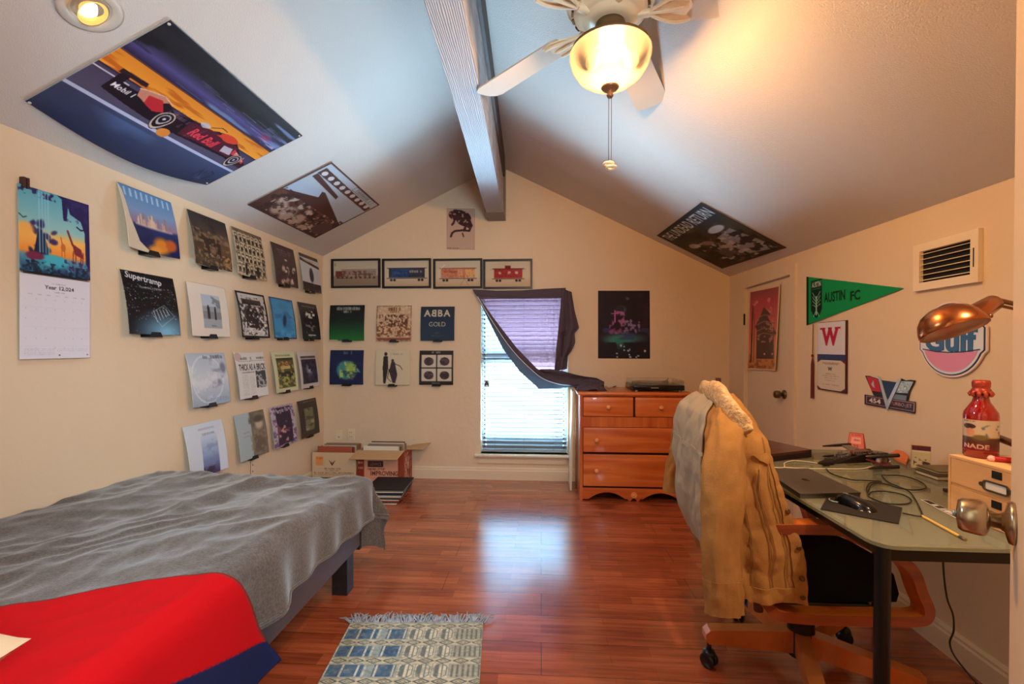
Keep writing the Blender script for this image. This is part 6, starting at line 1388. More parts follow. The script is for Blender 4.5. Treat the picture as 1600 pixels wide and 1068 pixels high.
# toy spaceship of small bricks: long nose, four wings with engines and cannon tips
sh0 = oz(1290, 719, .012); sh1 = oz(1398, 712, .012); shc = oz(1345, 717, .02); ux_ = (sh1 - sh0); ux_.z = 0; ux_.normalize(); uy_ = Vector((-ux_.y, ux_.x, 0))
T3 = Matrix((( *ux_,), (*uy_,), (0, 0, 1))).transposed().to_4x4(); T3.translation = Vector((shc.x, shc.y, ZD))
SB, SGY, SMR, SW = mat('brick_black', (30, 24, 24), .3), mat('brick_grey', (120, 108, 100), .4), mat('brick_maroon', (110, 48, 48), .35), mat('brick_white', (196, 186, 176), .4)
ship = thing('toy_spaceship', 'small brick-built toy spaceship with four wings and round engines', 'toy', Vector((shc.x, shc.y, ZD)))
MB().prism([T3 @ Vector(p) for p in ((-.15, -.012, .012), (.05, -.02, .01), (.07, -.02, .02), (.07, -.018, .042), (.0, -.018, .044), (-.06, -.012, .036), (-.15, -.008, .026))], T3.to_3x3() @ Vector((0, .036, 0))).build('hull', SB, ship)
MB().rbox((-.045, -.012, .04), (.03, .012, .058), .006, T3).build('cockpit', SMR, ship)
mb = MB()
for k in range(8): mb.tube([T3 @ Vector((-.05 + k * .012 + .006 * math.cos(t), -.016, .05 + .008 * math.sin(t))) for t in np.linspace(0, PI, 7)], .0018, 5)
for k in range(26):
    rr2 = random.Random(k + 50); bx_, by_, bz_ = rr2.uniform(-.11, .07), rr2.uniform(-.03, .03), rr2.uniform(.036, .052); q2_ = rr2.uniform(.004, .010); mb.box((bx_, by_, bz_ - .01), (bx_ + q2_ * 1.8, by_ + q2_, bz_), T3)
mb.build('brick_detail', SGY, ship)
for s in (-1, 1):
    for zz, zt2_ in ((.022, .008), (.034, .052)):
        w_ = MB().prism([T3 @ Vector(p) for p in ((.0, s * .02, zz), (.062, s * .02, zz), (.05, s * .1, zt2_), (.012, s * .1, zt2_))], (0, 0, .006)).build('wing', SGY if zz > .03 else SMR, ship)
        MB().tube([T3 @ Vector(p) for p in ((.06, s * .1, zt2_ + .004), (-.02, s * .1, zt2_ + .004), (-.08, s * .1, zt2_ + .004))], [.008, .006, .003], 8).build('cannon', SB, w_)
        MB().cyl(T3 @ Vector((.02, s * .035, zz + (.006 if zz > .03 else -.001))), T3 @ Vector((.085, s * .035, zz + (.006 if zz > .03 else -.001))), .0115, n=18).build('engine', SB, w_)
MB().lathe([(.012, -.001), (.020, 0), (.020, .012), (.013, .014), (.012, .004), (0, .004)], T3 @ Matrix.Translation((.035, -.05, .026)) @ Euler((R(90), 0, 0)).to_matrix().to_4x4(), 24).build('engine_ring', SW, ship)
MB().tube([T3 @ Vector((-.145, -.002, .018)), T3 @ Vector((-.19, -.002, .017)), T3 @ Vector((-.21, -.002, .016))], [.014, .009, .004], 10).build('nose', SB, ship)
# red tent card
tc0 = oz(1345, 704.5); tw, td, thh = .068, .055, .075
def tent(px, py): pass
cA_ = oz(1336, 712); cB_ = oz(1357, 711); a = Art(40, 50, (222, 120, 104)); a.frame(0, 0, 1, 1, .04, (180, 50, 44)); a.marks(.2, .85, .12, .08, (190, 60, 56)); a.rect(.2, .25, .8, .6, (236, 170, 156)); a.marks(.28, .75, .4, .12, (190, 60, 56)); a.text('22', .5, .75, .18, (140, 60, 70), bold=.02)
tcx = Vector((tc0.x + .0, tc0.y + .03, ZD)); tq = Matrix.Rotation(R(-38), 3, 'Z')
tent_o = thing('tent_card', 'small red and pink folded card standing behind the toy spaceship', 'card', tcx)
def tp_(x, y, z): return tcx + tq @ Vector((x, y, z))
sheet('front_face', [tp_(-.026, -.002, .078), tp_(.026, -.002, .078), tp_(.034, -.032, .0005), tp_(-.034, -.032, .0005)], a, PRINTM, tent_o, .001)
MB().prism([tp_(-.026, 0, .078), tp_(.026, 0, .078), tp_(.034, .03, .0005), tp_(-.034, .03, .0005)], tq @ Vector((0, .0012, 0))).build('back_face', mat('card_red', (176, 52, 44), .6), tent_o)
MB().prism([tp_(.0262, -.001, .077), tp_(.034, .029, .001), tp_(.034, -.031, .001)], tq @ Vector((.001, 0, 0))).build('side_face', mat('card_red'), tent_o)
# orange folded paper
op = oz(1405, 715); tag(MB().prism([oz(1392, 711), oz(1404, 704), oz(1420, 716), oz(1416, 726), oz(1400, 719)], (0, 0, .012)).build('orange_paper_pad', mat('orange_paper', (214, 118, 66), .7)), 'orange paper pad lying right of the toy spaceship', 'paper')
# purple and cream game box, small book pile
gb = oz(1441, 733); gx = Vector((gb.x + .012, gb.y + .02, ZD)); gq = Matrix.Rotation(R(-30), 3, 'Z')
g_o = thing('card_box', 'small upright box with purple top and cream side near the wall', 'box', gx)
def gp3(x, y, z): return gx + gq @ Vector((x, y, z))
a = Art(30, 46, (206, 196, 160)); a.rect(0, 0, 1, .22, (92, 44, 66)); a.rect(0, .22, 1, .28, (226, 214, 184)); a.noise(.14, (60, 44, 36), .5, .56, .9, (.1, .5, .95, .85))
sheet('front', [gp3(-.03, -.012, .09), gp3(.026, -.012, .09), gp3(.026, -.012, .0), gp3(-.03, -.012, .0)], a, PRINTM, g_o, .001)
MB().prism([gp3(-.03, -.0108, 0), gp3(.026, -.0108, 0), gp3(.026, .014, 0), gp3(-.03, .014, 0)], (0, 0, .09)).build('carton', mat('carton_cream', (206, 176, 126), .6), g_o)
for k, (dx_, dz_, w_, h_, cnm, lab) in enumerate(((0, 0, .15, .016, (70, 56, 36), 'dark book lying flat under the purple topped box'), (.02, .0165, .12, .011, (96, 82, 52), 'olive book lying on the dark book near the wall'))):
    bk = oz(1436, 741); x0_, y0_ = bk.x + dx_, bk.y + dx_ - .01
    t = thing('book', lab, 'book', (x0_, y0_, ZD + dz_)); MB().box((x0_, y0_ - .07, ZD + dz_ + .0005), (x0_ + w_, y0_ + .03, ZD + dz_ + .003)).box((x0_, y0_ - .07, ZD + dz_ + h_ - .003), (x0_ + w_, y0_ + .03, ZD + dz_ + h_)).build('cover', mat('book_cover%d' % k, cnm, .5), t)
    MB().box((x0_ + .003, y0_ - .067, ZD + dz_ + .003), (x0_ + w_ - .003, y0_ + .027, ZD + dz_ + h_ - .003)).build('pages', mat('book_pages', (204, 190, 160), .8), t)
# plywood drawer organiser with bottle
ow = on_z(1481, 796, ZD + .002); ox0, oy1 = ow.x, ow.y; otop = on_x(1481, 709, ox0).z; oy0 = oy1 - .26; ox1 = ox0 + .165
PLY = mat('light_plywood', (222, 176, 122), .5, wood=('y', (204, 154, 100), 1.2)); org = thing('drawer_organiser', 'light wooden two-drawer desk organiser below the red bottle', 'organiser', ((ox0 + ox1) / 2, (oy0 + oy1) / 2, ZD))
zb0 = ZD + .001; tk = .007; zm0 = (zb0 + otop) / 2
mb = MB(); mb.box((ox0, oy0, otop - tk), (ox1, oy1, otop)).box((ox0, oy0, zb0), (ox1, oy1, zb0 + tk)).box((ox0, oy1 - tk, zb0 + tk), (ox1, oy1, otop - tk)).box((ox0, oy0, zb0 + tk), (ox1, oy0 + tk, otop - tk)).box((ox1 - tk, oy0 + tk, zb0 + tk), (ox1, oy1 - tk, otop - tk)).box((ox0 + .004, oy0 + tk, zm0 - .003), (ox1 - tk, oy1 - tk, zm0 + .003)); mb.build('carcass', PLY, org)
BR = mat('aged_brass', (120, 104, 84), .35, .8)
for z0_, z1_ in ((zb0 + tk + .001, zm0 - .004), (zm0 + .004, otop - tk - .001)):
    dw = MB().box((ox0 + .001, oy0 + tk + .001, z0_), (ox0 + .009, oy1 - tk - .001, z1_)).build('drawer', PLY, org)
    zc2 = (z0_ + z1_) / 2; yc = (oy0 + oy1) / 2 - .012
    MB().rbox((ox0 - .0012, yc - .013, z1_ - .024), (ox0 + .0008, yc + .013, z1_ - .004), .0005).build('finger_slot', mat('slot_black', (14, 12, 10), .9), dw)
    MB().band([Vector((ox0 - .003, yc + y, zc2 - .012 + z)) for y, z in rrect(-.032, -.012, .032, .012, .006, 4)], (1, 0, 0), .004, .004).cyl((ox0 - .005, yc - .038, zc2 - .012), (ox0, yc - .038, zc2 - .012), .006, n=12).cyl((ox0 - .005, yc + .038, zc2 - .012), (ox0, yc + .038, zc2 - .012), .006, n=12).build('label_holder', BR, dw)
    MB().box((ox0 - .0005, yc - .03, zc2 - .022), (ox0 + .0005, yc + .03, zc2 - .002)).build('label_card', PAPERW, dw)
bb = on_z(1532, 713, otop); bt = thing('swing_top_bottle', 'red glass swing-top bottle with picture label on the wooden organiser', 'bottle', Vector((bb.x, bb.y, otop)))
TB_ = Matrix.Translation((bb.x, bb.y, otop)); RG = mat('red_glass', (140, 12, 14), .08, spec=.8, coat=.6)
MB().lathe([(0, .001), (.034, .0005), (.0375, .004), (.0375, .118), (.036, .128), (.026, .146), (.019, .158), (.0165, .17), (.0165, .182), (.0, .182)], TB_, 40).build('bottle_glass', RG, bt)
MB().lathe([(0, .18), (.02, .18), (.0215, .186), (.0205, .192), (.0175, .196), (.0185, .2), (.0195, .212), (.017, .219), (.0, .22)], TB_, 24, rib=.05).build('foil_cap', mat('red_foil', (176, 70, 52), .3, .5, bump=(90, .8, .004)), bt)
mb = MB()
for k in range(10): th = k * PI / 5; mb.tube([TB_ @ Vector((.019 * math.cos(th), .019 * math.sin(th), .186)), TB_ @ Vector((.0235 * math.cos(th), .0235 * math.sin(th), .180)), TB_ @ Vector((.02 * math.cos(th), .02 * math.sin(th), .174))], .005, 8)
mb.build('foil_collar', mat('red_foil'), bt)
a = Art(64, 50, (200, 176, 146)); a.vgrad([(0, (190, 170, 146)), (.55, (196, 168, 134)), (.56, (96, 70, 46)), (.78, (80, 34, 28)), (1, (120, 24, 24))]); a.ell(.25, .22, .16, .08, (60, 44, 40)); a.ell(.28, .4, .1, .12, (206, 140, 110)); a.ell(.5, .55, .2, .1, (110, 92, 50), 1, .4); a.noise(.1, (70, 90, 110), .58, .66, .8, (.5, .15, 1, .5)); a.text('NADE', .4, .84, .14, (222, 170, 150), .55, 0, .02); a.marks(.1, .4, .06, .04, (90, 40, 36)); a.frame(0, 0, 1, 1, .02, (200, 60, 50))
ar_ = a.final(); hh_, ww_ = ar_.shape[:2]; vv, cc_ = [], []
vd = math.atan2(-bb.y, -bb.x)
for j in range(hh_):
    for i in range(ww_):
        th = vd - 1.35 + 2.7 * i / (ww_ - 1); vv.append((bb.x + .0378 * math.cos(th), bb.y + .0378 * math.sin(th), otop + .108 - .088 * j / (hh_ - 1))); cc_.append(lin(ar_[j, i]))
me = bpy.data.meshes.new('label'); me.from_pydata(vv, [], [(j * ww_ + i, (j + 1) * ww_ + i, (j + 1) * ww_ + i + 1, j * ww_ + i + 1) for j in range(hh_ - 1) for i in range(ww_ - 1)])
at = me.color_attributes.new('print', 'FLOAT_COLOR', 'POINT'); at.data.foreach_set('color', [k for q in cc_ for k in q]); me.materials.append(PRINT); link('paper_label', me, bt)
ra, rb_ = on_z(1549, 716, otop + .008), on_z(1578, 717, otop + .008); rr = thing('red_multitool', 'small red tool with round end lying right of the red bottle', 'tool', ra)
MB().cyl(ra, rb_ + Vector((.03, -.03, 0)), .007, n=14).build('body', mat('gloss_red', (176, 30, 34), .25), rr); MB().lathe([(0, -.009), (.006, -.007), (.009, 0), (.006, .007), (0, .009)], Matrix.Translation(ra), 16).build('end_cap', mat('pale_pink', (226, 170, 160), .4), rr)
# pencil and bumper sticker
p0_, p1_ = oz(1441, 806, .004), oz(1509, 843, .004); pd = (p1_ - p0_).normalized(); pn = thing('pencil', 'yellow pencil lying on the front of the glass desk', 'pencil', p0_)
MB().cyl(p0_, p1_ - pd * .02, .0038, n=6).build('barrel', mat('pencil_yellow', (214, 170, 84), .4), pn); MB().cyl(p1_ - pd * .02, p1_ - pd * .008, .004, n=12).build('ferrule', BR, pn); MB().cyl(p1_ - pd * .008, p1_, .0036, n=12).build('eraser', mat('worn_eraser', (120, 96, 60), .8), pn)
a = Art(120, 30, (30, 26, 24)); a.frame(0, 0, 1, 1, .1, (214, 206, 190)); a.marks(.1, .92, .5, .6, (226, 218, 206), 1)
sq = [oz(1455, 779, .002), oz(1525, 803, .002), oz(1513, 812, .002), oz(1451, 781.5, .002)]
s_d = (oz(1580, 838, .002) - oz(1451, 780, .002)); s_l = .2; s_n = s_d.normalized(); s_p = Vector((-s_n.y, s_n.x, 0)); s0_ = oz(1451, 780.5, .002)
tag(sheet('bumper_sticker', [s0_ - s_p * .002, s0_ + s_n * s_l - s_p * .002, s0_ + s_n * s_l - s_p * .040, s0_ - s_p * .022], a, PRINTM, None, .0008), 'black and white lettered sticker strip in front of the wooden organiser', 'sticker')
gls = oz(1477, 769); tag(MB().rbox((gls.x, gls.y - .01, ZD + .0005), (gls.x + .05, gls.y + .012, ZD + .012), .003).build('eyeglass_case', mat('case_brown', (50, 30, 24), .5)), 'small dark case half hidden behind the wooden organiser', 'case')
# copper desk lamp
COP = mat('brushed_copper', (176, 104, 60), .24, 1.0); BRZ = mat('lamp_bronze', (120, 84, 54), .3, .9)
hz = 1.14; ctr = depth_pt(1497, 503, hz); lamp_o = thing('desk_lamp', 'copper desk lamp with open dome shade and jointed brass arms', 'lamp', Vector((1.42, 1.15, ZD)))
tip = depth_pt(1570, 473, hz + .05); axd = (depth_pt(1455, 520, hz - .01) - tip).normalized()
# dome: opening faces down-left towards the desk
hc = depth_pt(1491, 517, hz); axis = (depth_pt(1478, 480, hz + .03) - depth_pt(1506, 528, hz - .005)).normalized()
Md = Matrix.Translation(hc) @ axis.to_track_quat('Z', 'Y').to_matrix().to_4x4()
dome = [(.069, 0), (.070, .004), (.0685, .015), (.062, .034), (.050, .050), (.033, .061), (.014, .066), (0, .067)]
MB().lathe(dome + [(0, .065), (.031, .059), (.048, .048), (.060, .032), (.0665, .014), (.0675, .002), (.069, 0)], Md, 48).build('shade', COP, lamp_o)
MB().lathe([(0, .055), (.022, .05), (.026, .03), (.02, .015), (0, .008)], Md, 24).build('lamp_bulb', mat('frosted_bulb', (150, 140, 128), .4), lamp_o)
n1, n2 = depth_pt(1510, 499, hz + .005), depth_pt(1557, 470, hz + .03)
MB().tube([n1, n1.lerp(n2, .15), n1.lerp(n2, .9), n2], [.026, .026, .0205, .012], 24).build('socket_neck', COP, lamp_o)
MB().cyl(depth_pt(1536, 489, hz), depth_pt(1546, 493.5, hz - .01), .0035, n=10).lathe([(0, -.006), (.006, -.004), (.007, 0), (.006, .004), (0, .006)], Matrix.Translation(depth_pt(1546, 493.5, hz - .01)), 12).build('switch_knob', BRZ, lamp_o)
j1, j2 = depth_pt(1553, 467, hz + .03), depth_pt(1592, 476, hz + .03); j3 = Vector((1.5, 1.2, 1.36)); j4 = Vector((1.30, 1.14, ZD + .235)); j5 = Vector((1.50, 1.20, ZD + .06))
j3 = j2 + (j2 - j1) * 1.6; lo1, lo2 = on_x(1553, 678, 1.40), None
mb = MB(); mb.tube([j1, j2], .006, 10); mb.tube([j1 + Vector((0, .004, -.012)), j2 + Vector((0, .004, -.012))], .004, 8); mb.build('upper_arm', BRZ, lamp_o)
el = Vector((1.40, 1.02, 1.20)); el = j3; MB().tube([j2, j3], .007, 10).build('elbow_arm', BRZ, lamp_o)
q1, q2 = depth_pt(1548, 679, 1.36), depth_pt(1592, 696, 1.20); MB().tube([q1 + (q1 - q2) * .1, q2 + (q2 - q1) * .4], .010, 12).build('lower_arm', BRZ, lamp_o)
MB().tube([j3, q2 + (q2 - q1) * .4], .006, 10).build('middle_arm', BRZ, lamp_o)
MB().cyl(q1 + Vector((0, 0, 0)), Vector((q1.x, q1.y, ZD + .02)), .006, n=12).build('stem', BRZ, lamp_o)
MB().lathe([(0, 0), (.05, 0), (.052, .006), (.04, .014), (.012, .02), (0, .02)], Matrix.Translation((q1.x, q1.y, ZD)), 32).build('base', BRZ, lamp_o)
# power cables hanging behind the desk
wx = XR(1.3) - .05
def wc(px, py, x=None): return on_x(px, py, x if x else 1.40)
tag(MB().tube(smooth([wc(1473, 866), wc(1475, 900), wc(1480, 935), wc(1489, 960), wc(1490, 985), wc(1484, 1003), wc(1490, 1022), wc(1508, 1046), wc(1530, 1072)], 8), .0028, 8).build('hanging_cable', mat('grey_cable', (56, 48, 42), .6)), 'thin dark cable hanging down below the glass desk', 'cable')

# ================================================================== SWIVEL CHAIR
BW_ = mat('orange_bentwood', (206, 112, 48), .3, wood=('x', (178, 84, 34), 1.4), coat=.5); BWD = mat('bentwood_edge', (150, 74, 36), .35, wood=('x', (120, 52, 28), 1.6), coat=.4)
UPH = mat('black_upholstery', (12, 12, 14), .9, bump=(260, .6, .003), spec=.2)
hub = Vector((.965, 1.75, 0)); ch = thing('swivel_chair', 'wooden swivel armchair with black seat and tan jacket over its back', 'chair', hub)
YA = 1.445; YB = 1.985
def ax(px, py, y=YA): p = on_y(px, py, y); return Vector((p.x, y, p.z))
loop_px = [(1192, 824), (1215, 822), (1262, 822), (1303, 824), (1330, 836), (1365, 853), (1400, 870), (1420, 890), (1431, 920), (1441, 945), (1438, 959), (1424, 963), (1400, 963), (1330, 962), (1260, 960), (1215, 955), (1198, 944), (1189, 925), (1186, 880), (1186, 845)]
loop = smooth([ax(x, y) for x, y in loop_px], 5, True)
for y, nm in ((YA, 'arm_loop'), (YB, 'arm_loop')):
    P = [Vector((p.x, y, p.z)) for p in loop]; MB().band(P, (0, 1, 0), .052, .030).build(nm, BW_, ch)
    MB().band(P, (0, 1, 0), .0015, .0298).build('arm_edge', BWD, ch).location.y = -.0268
xs_, xe_ = loop_px and ax(1192, 880).x, ax(1428, 920).x
MB().rbox((xs_ + .03, YA + .03, .415), (xe_ - .03, YB - .03, .50), .035, seg=4).build('seat', UPH, ch)
MB().rbox((xs_ - .035, YA + .05, .52), (xs_ + .02, YB - .04, .93), .02, seg=4).build('backrest', UPH, ch)
MB().rbox((xs_ + .04, YA + .028, .39), (xe_ - .1, YB - .028, .414), .006).build('seat_pan', mat('black_plastic'), ch)
for y in (YA + .07, YB - .05):
    fx = on_y(1122, 590, YB - .05); fz = fx.z if y > 1.7 else .93; fq = fx.x if y > 1.7 else xs_ - .03; MB().tube([(xs_ + .02, y, .36), (xs_ - .005, y, .8), (fq, y, fz - .06), (fq, y, fz)], [.015, .014, .0125, .011], 12, flat=(1, 1)).build('back_post', mat('dark_walnut_post', (84, 44, 32), .35), ch)
MB().rbox((xs_ - .055, YA + .06, .8), (xs_ - .036, YB - .05, .92), .006).build('back_rail', BW_, ch)
sp_ = [ax(x, y) for x, y in ((1205, 835), (1300, 836), (1340, 852), (1385, 878), (1408, 905), (1416, 935), (1412, 948), (1230, 948), (1210, 938), (1203, 915))]
MB().prism([Vector((p.x, YA + .028, p.z)) for p in sp_], (0, .012, 0)).build('side_panel', UPH, ch)
MB().cyl((hub.x, hub.y, .07), (hub.x, hub.y, .23), .045, n=32).build('hub_cover', mat('hub_black', (26, 22, 20), .35), ch)
MB().cyl((hub.x, hub.y, .22), (hub.x, hub.y, .39), .025, n=20).build('gas_post', mat('hub_black'), ch)
BW2 = mat('oak_base', (212, 126, 60), .32, coat=.4, vary=(9, (186, 98, 42), .2)); CW = mat('caster_black', (20, 19, 19), .3)
angs = [178, 106, 34, -38, -110]
for k, an in enumerate(angs):
    an = R(an); dv = Vector((math.cos(an), math.sin(an), 0)); sv = Vector((-dv.y, dv.x, 0)); Lg = .335
    M = Matrix(((*dv,), (*sv,), (0, 0, 1))).transposed().to_4x4(); M.translation = hub
    prof = [(.03, .085), (Lg - .03, .098), (Lg, .098), (Lg + .012, .112), (Lg + .012, .135), (Lg - .004, .15), (Lg - .03, .153), (.03, .165)]
    lg = MB().prism([M @ Vector((x, -.024, z)) for x, z in prof], M.to_3x3() @ Vector((0, .048, 0))).build('leg', BW2, ch)
    cc = hub + dv * (Lg - .006)
    MB().cyl(cc + Vector((0, 0, .06)), cc + Vector((0, 0, .1)), .008, n=12).build('caster_stem', CW, lg)
    wdir = (sv * .6 + dv * .8).normalized() if k else Vector((.75, .66, 0)).normalized()
    for s in (-1, 1):
        o2 = cc + wdir * s * .013 + Vector((0, 0, .0285)); Mw = Matrix.Translation(o2) @ wdir.to_track_quat('Z', 'Y').to_matrix().to_4x4()
        MB().lathe([(0, -.010), (.02, -.010), (.0265, -.007), (.0285, 0), (.0265, .007), (.02, .010), (0, .010)], Mw, 28).build('caster_wheel', CW, lg)
    MB().lathe([(0, .0), (.022, .0), (.024, .012), (.018, .024), (0, .028)], Matrix.Translation(cc + Vector((0, 0, .04))), 20).build('caster_hood', CW, lg)
# blue denim hanging from the chair behind the jacket
dq = [on_y(1146, 890, 1.62), on_y(1168, 894, 1.62), on_y(1166, 946, 1.62), on_y(1160, 940, 1.62)]
MBd = MB().grid(10, 16, lambda u, v: (dq[0].lerp(dq[1], u)).lerp(dq[3].lerp(dq[2], u), v) + Vector((0, .012 * math.sin(u * 7 + v * 4), 0)), thick=.003)
tag(MBd.build('denim_cloth', mat('blue_denim', (70, 110, 165), .9, bump=(300, .4, .002))), 'strip of blue denim hanging below the tan jacket behind the chair', 'cloth')

# ================================================================== TAN JACKET ON THE CHAIR BACK
TAN = mat('tan_canvas', (174, 126, 72), .9, bump=(190, .5, .002), vary=(7, (146, 100, 54), .2), spec=.15); SHER = mat('sherpa', (222, 186, 138), .95, bump=(110, 1.0, .008), vary=(50, (190, 150, 104), .15)); PBACK = mat('pale_back_cloth', (168, 152, 130), .9, bump=(60, .4, .004), spec=.2)
jk = thing('jacket', 'tan canvas jacket with pale collar draped over the swivel chair back', 'jacket', (.68, 1.7, .45))
# plan outlines of the body at several heights: near front edge, near side, back, far side, far front edge
rings = {
 .435: [(.795, 1.42), (.70, 1.405), (.62, 1.41), (.59, 1.47), (.60, 1.62), (.605, 1.78), (.61, 1.92), (.65, 2.0), (.74, 2.02)],
 .60:  [(.785, 1.42), (.69, 1.40), (.60, 1.41), (.55, 1.48), (.545, 1.62), (.55, 1.80), (.57, 1.94), (.62, 2.02), (.73, 2.04)],
 .78:  [(.735, 1.43), (.66, 1.41), (.575, 1.42), (.535, 1.49), (.525, 1.62), (.532, 1.80), (.56, 1.95), (.62, 2.03), (.72, 2.04)],
 .92:  [(.715, 1.48), (.655, 1.44), (.58, 1.44), (.54, 1.50), (.53, 1.62), (.535, 1.80), (.56, 1.94), (.62, 2.0), (.70, 2.02)],
 .985: [(.70, 1.55), (.655, 1.50), (.60, 1.49), (.56, 1.54), (.545, 1.65), (.55, 1.80), (.575, 1.92), (.63, 1.97), (.69, 1.98)],
 1.02: [(.69, 1.60), (.665, 1.57), (.63, 1.56), (.60, 1.60), (.59, 1.68), (.59, 1.80), (.61, 1.88), (.65, 1.92), (.69, 1.93)],
 1.05: [(.68, 1.66), (.67, 1.65), (.66, 1.65), (.65, 1.67), (.65, 1.72), (.65, 1.80), (.655, 1.85), (.66, 1.87), (.68, 1.87)]}
zs_ = sorted(rings)
def ring_at(z):
    z = max(zs_[0], min(zs_[-1], z))
    for a_z, b_z in zip(zs_[:-1], zs_[1:]):
        if z <= b_z: break
    t = (z - a_z) / (b_z - a_z); return [(p[0] * (1 - t) + q[0] * t, p[1] * (1 - t) + q[1] * t) for p, q in zip(rings[a_z], rings[b_z])]
def cr(P, u):
    n = len(P) - 1; k = min(n - 1, int(u * n)); t = u * n - k; g = lambda i: P[max(0, min(n, i))]
    p0, p1, p2, p3 = g(k - 1), g(k), g(k + 1), g(k + 2)
    return [0.5 * (2 * p1[i] + (p2[i] - p0[i]) * t + (2 * p0[i] - 5 * p1[i] + 4 * p2[i] - p3[i]) * t * t + (3 * p1[i] - p0[i] - 3 * p2[i] + p3[i]) * t ** 3) for i in (0, 1)]
def wrink(p, s=1.0):
    a = abs(mnoise.noise(Vector((p.x * 9 + p.z * 2, p.y * 9, p.z * 5)))) * .022
    b = abs(mnoise.noise(Vector((p.x * 20, p.y * 20 + p.z * 5, p.z * 14)))) * .009
    c = mnoise.noise(Vector((p.x * 50, p.y * 50, p.z * 45))) * .0018
    return (a + b + c - .009) * s
def body_pt(u, v):
    z = .44 + (1.05 - .44) * (1 - v); x, y = cr(ring_at(z), u); p = Vector((x, y, z))
    if v > .8: p.z += (.035 * (u * 1.0) + .012 * math.sin(u * 9)) * (v - .8) / .2
    if u < .25: p.z -= .02 * (u / .25) * max(0, v - .5)
    cx_, cy_ = .66, 1.72; o = Vector((p.x - cx_, (p.y - cy_) * .5, 0))
    if o.length > 1e-4: o.normalize()
    # vertical pleat folds growing downwards
    f = min(1, max(0, v * 1.6 - .1)); w = wrink(p, 1.25) + (.008 * math.sin(u * 38 + z * 5) + .004 * math.sin(u * 71 - z * 9)) * f
    return p + o * w
MB().grid(120, 90, body_pt, thick=.006).build('jacket_body', TAN, jk)
# waistband and placket, lapped seams
def offs(u, v, d=.005):
    p = body_pt(u, v); q = body_pt(min(1, u + .01), v); r_ = body_pt(u, min(1, v + .01)); s_ = body_pt(max(0, u - .01), v); t_ = body_pt(u, max(0, v - .01))
    n = (q - s_).cross(r_ - t_)
    if n.length > 0: n.normalize()
    c_ = Vector((.66, 1.72, p.z)); n = n if n.dot(p - c_) > 0 else -n; return p + n * d
MB().grid(120, 8, lambda u, v: offs(u, .925 + .08 * v, .004), thick=.005).build('waistband', TAN, jk)
MB().grid(6, 70, lambda u, v: offs(.0 + .045 * u, .30 + .70 * v, .0045), thick=.005).build('button_placket', TAN, jk)
MB().grid(16, 12, lambda u, v: offs(.05 + .10 * u - .03 * v, .27 + .055 * v * (1 - abs(u - .5)), .007), thick=.004).build('pocket_flap', TAN, jk)
SEAM = mat('tan_thread', (150, 106, 60), .85)
for u0, v0, v1 in ((.06, .2, .92), (.125, .34, .92), (.2, .3, .92), (.3, .18, .95), (.075, .36, .92), (.138, .36, .92)):
    MB().tube([offs(u0 + .006 * math.sin(k * .2), v0 + (v1 - v0) * k / 40, .0035) for k in range(41)], .0012, 5).build('seam', SEAM, jk)
BTN = mat('bronze_snap', (110, 84, 50), .35, .8)
for v in (.55, .72, .87, .965):
    c = offs(.018, v, .008); n = (c - offs(.018, v, 0)).normalized(); MB().lathe([(0, 0), (.007, 0), (.0078, .0015), (.005, .003), (.003, .002), (0, .002)], Matrix.Translation(c) @ n.to_track_quat('Z', 'Y').to_matrix().to_4x4(), 16).build('snap_button', BTN, jk)
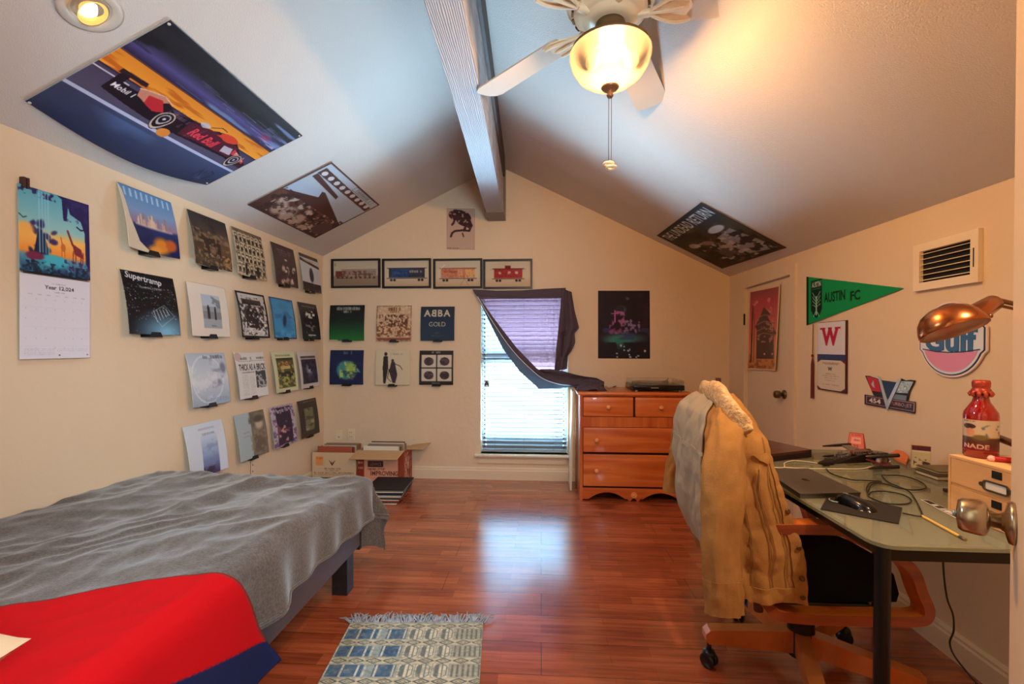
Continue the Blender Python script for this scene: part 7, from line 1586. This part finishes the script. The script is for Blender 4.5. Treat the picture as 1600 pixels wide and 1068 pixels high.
def sleeve_tube(name, path, radii, flat, sd, cuff=True):
    P = smooth(path, 9); n = len(P); rr_ = [np.interp(k / (n - 1), np.linspace(0, 1, len(radii)), radii) for k in range(n)]
    mb = MB(); NS = 36; vs = []; 
    for i, p in enumerate(P):
        t = (P[min(i + 1, n - 1)] - P[max(i - 1, 0)]).normalized(); a = (Vector((1, 0, 0)) - t * t.x).normalized(); b_ = t.cross(a)
        for k in range(NS):
            th = 2 * PI * k / NS; q = p + a * math.cos(th) * rr_[i] * flat[0] + b_ * math.sin(th) * rr_[i] * flat[1]; o = (q - p).normalized()
            s = abs(mnoise.noise(Vector((math.cos(th) * 1.6 + sd, math.sin(th) * 1.6, q.z * 5 + th * .2)))) * .020 + abs(mnoise.noise(Vector((q.x * 22 + sd, q.y * 22, q.z * 24)))) * .009 + mnoise.noise(q * 55) * .002 - .010
            vs.append(q + o * s)
    fs = [(i * NS + k, i * NS + (k + 1) % NS, (i + 1) * NS + (k + 1) % NS, (i + 1) * NS + k) for i in range(n - 1) for k in range(NS)]
    mb.add(vs, fs, 0, True)
    inner = [P[-1] + (v - P[-1]) * .88 for v in vs[-NS:]]; up_ = [v + (P[-4] - P[-1]) * 1.2 for v in inner]
    m0 = len(mb.v); mb.add(vs[-NS:] + inner + up_, [(k, (k + 1) % NS, (k + 1) % NS + NS, k + NS) for k in range(NS)] + [(k + NS, (k + 1) % NS + NS, (k + 1) % NS + 2 * NS, k + 2 * NS) for k in range(NS)] + [[k + 2 * NS for k in range(NS)]], 0, True)
    o = mb.build(name, TAN, jk)
    # cuff: raised band near the end
    cb = MB(); i0 = n - 8; ring = []
    for i in range(i0, n): ring += [P[i] + (vs[i * NS + k] - P[i]) * 1.045 for k in range(NS)]
    m_ = n - i0; cb.add(ring, [(i * NS + k, i * NS + (k + 1) % NS, (i + 1) * NS + (k + 1) % NS, (i + 1) * NS + k) for i in range(m_ - 1) for k in range(NS)], 0, True)
    e_in = [P[-1] + (vs[(n - 1) * NS + k] - P[-1]) * .9 for k in range(NS)]; cb.add(ring[-NS:] + e_in, [(k, (k + 1) % NS, (k + 1) % NS + NS, k + NS) for k in range(NS)])
    s_in = [P[i0] + (vs[i0 * NS + k] - P[i0]) * .98 for k in range(NS)]; cb.add(ring[:NS] + s_in, [(k, (k + 1) % NS, (k + 1) % NS + NS, k + NS) for k in range(NS)])
    cb.build('cuff', TAN, o); return o
sleeve_tube('sleeve', [Vector((.61, 1.53, 1.0)), Vector((.578, 1.455, .94)), Vector((.552, 1.415, .84)), Vector((.54, 1.395, .70)), Vector((.535, 1.385, .56)), Vector((.54, 1.38, .425))], [.045, .058, .064, .063, .058, .054], (1.0, .62), 0)
sleeve_tube('sleeve', [Vector((.63, 1.96, .93)), Vector((.615, 2.03, .86)), Vector((.607, 2.05, .76)), Vector((.592, 2.06, .66)), Vector((.59, 2.06, .57))], [.03, .04, .042, .044, .044], (1.0, .8), 4)
# separate pale panel laid along the back
MB().grid(50, 70, lambda u, v: offs(.405 + .33 * u + .008 * math.sin(v * 7), .03 + .89 * v, .0055 + .003 * math.sin(u * 19 + v * 5)), thick=.004).build('pale_back_panel', PBACK, jk)
MB().grid(40, 4, lambda u, v: offs(.40 + .345 * u, .30 + .02 * v, .0095), thick=.003).build('yoke_seam', PBACK, jk)
# sherpa collar: thick folded roll from the far shoulder over to the lapel
colp = smooth([Vector((.655, 1.90, 1.02)), Vector((.64, 1.84, 1.05)), depth_pt(1110, 611, 1.66), depth_pt(1121, 614, 1.57), depth_pt(1134, 632, 1.48), depth_pt(1149, 652, 1.43), depth_pt(1164, 668, 1.41), depth_pt(1169, 677, 1.40)], 8)
n = len(colp); mb = MB(); NS = 22; vs = []
for i, p in enumerate(colp):
    t = (colp[min(i + 1, n - 1)] - colp[max(i - 1, 0)]).normalized(); a = (Vector((0, 0, 1)) - t * t.z).normalized(); b_ = t.cross(a); f = i / (n - 1); w = np.interp(f, [0, .1, .35, .5, .8, .95, 1], [.012, .028, .040, .044, .032, .024, .008])
    for k in range(NS):
        th = 2 * PI * k / NS; q = p + a * math.cos(th) * w + b_ * math.sin(th) * w * .5; o = (q - p).normalized(); vs.append(q + o * (mnoise.noise(q * 70) * .003 + mnoise.noise(q * 25) * .004))
mb.add(vs, [(i * NS + k, i * NS + (k + 1) % NS, (i + 1) * NS + (k + 1) % NS, (i + 1) * NS + k) for i in range(n - 1) for k in range(NS)] + [list(range(NS)), list(range((n - 1) * NS, n * NS))[::-1]], 0, True)
mb.build('collar', SHER, jk)
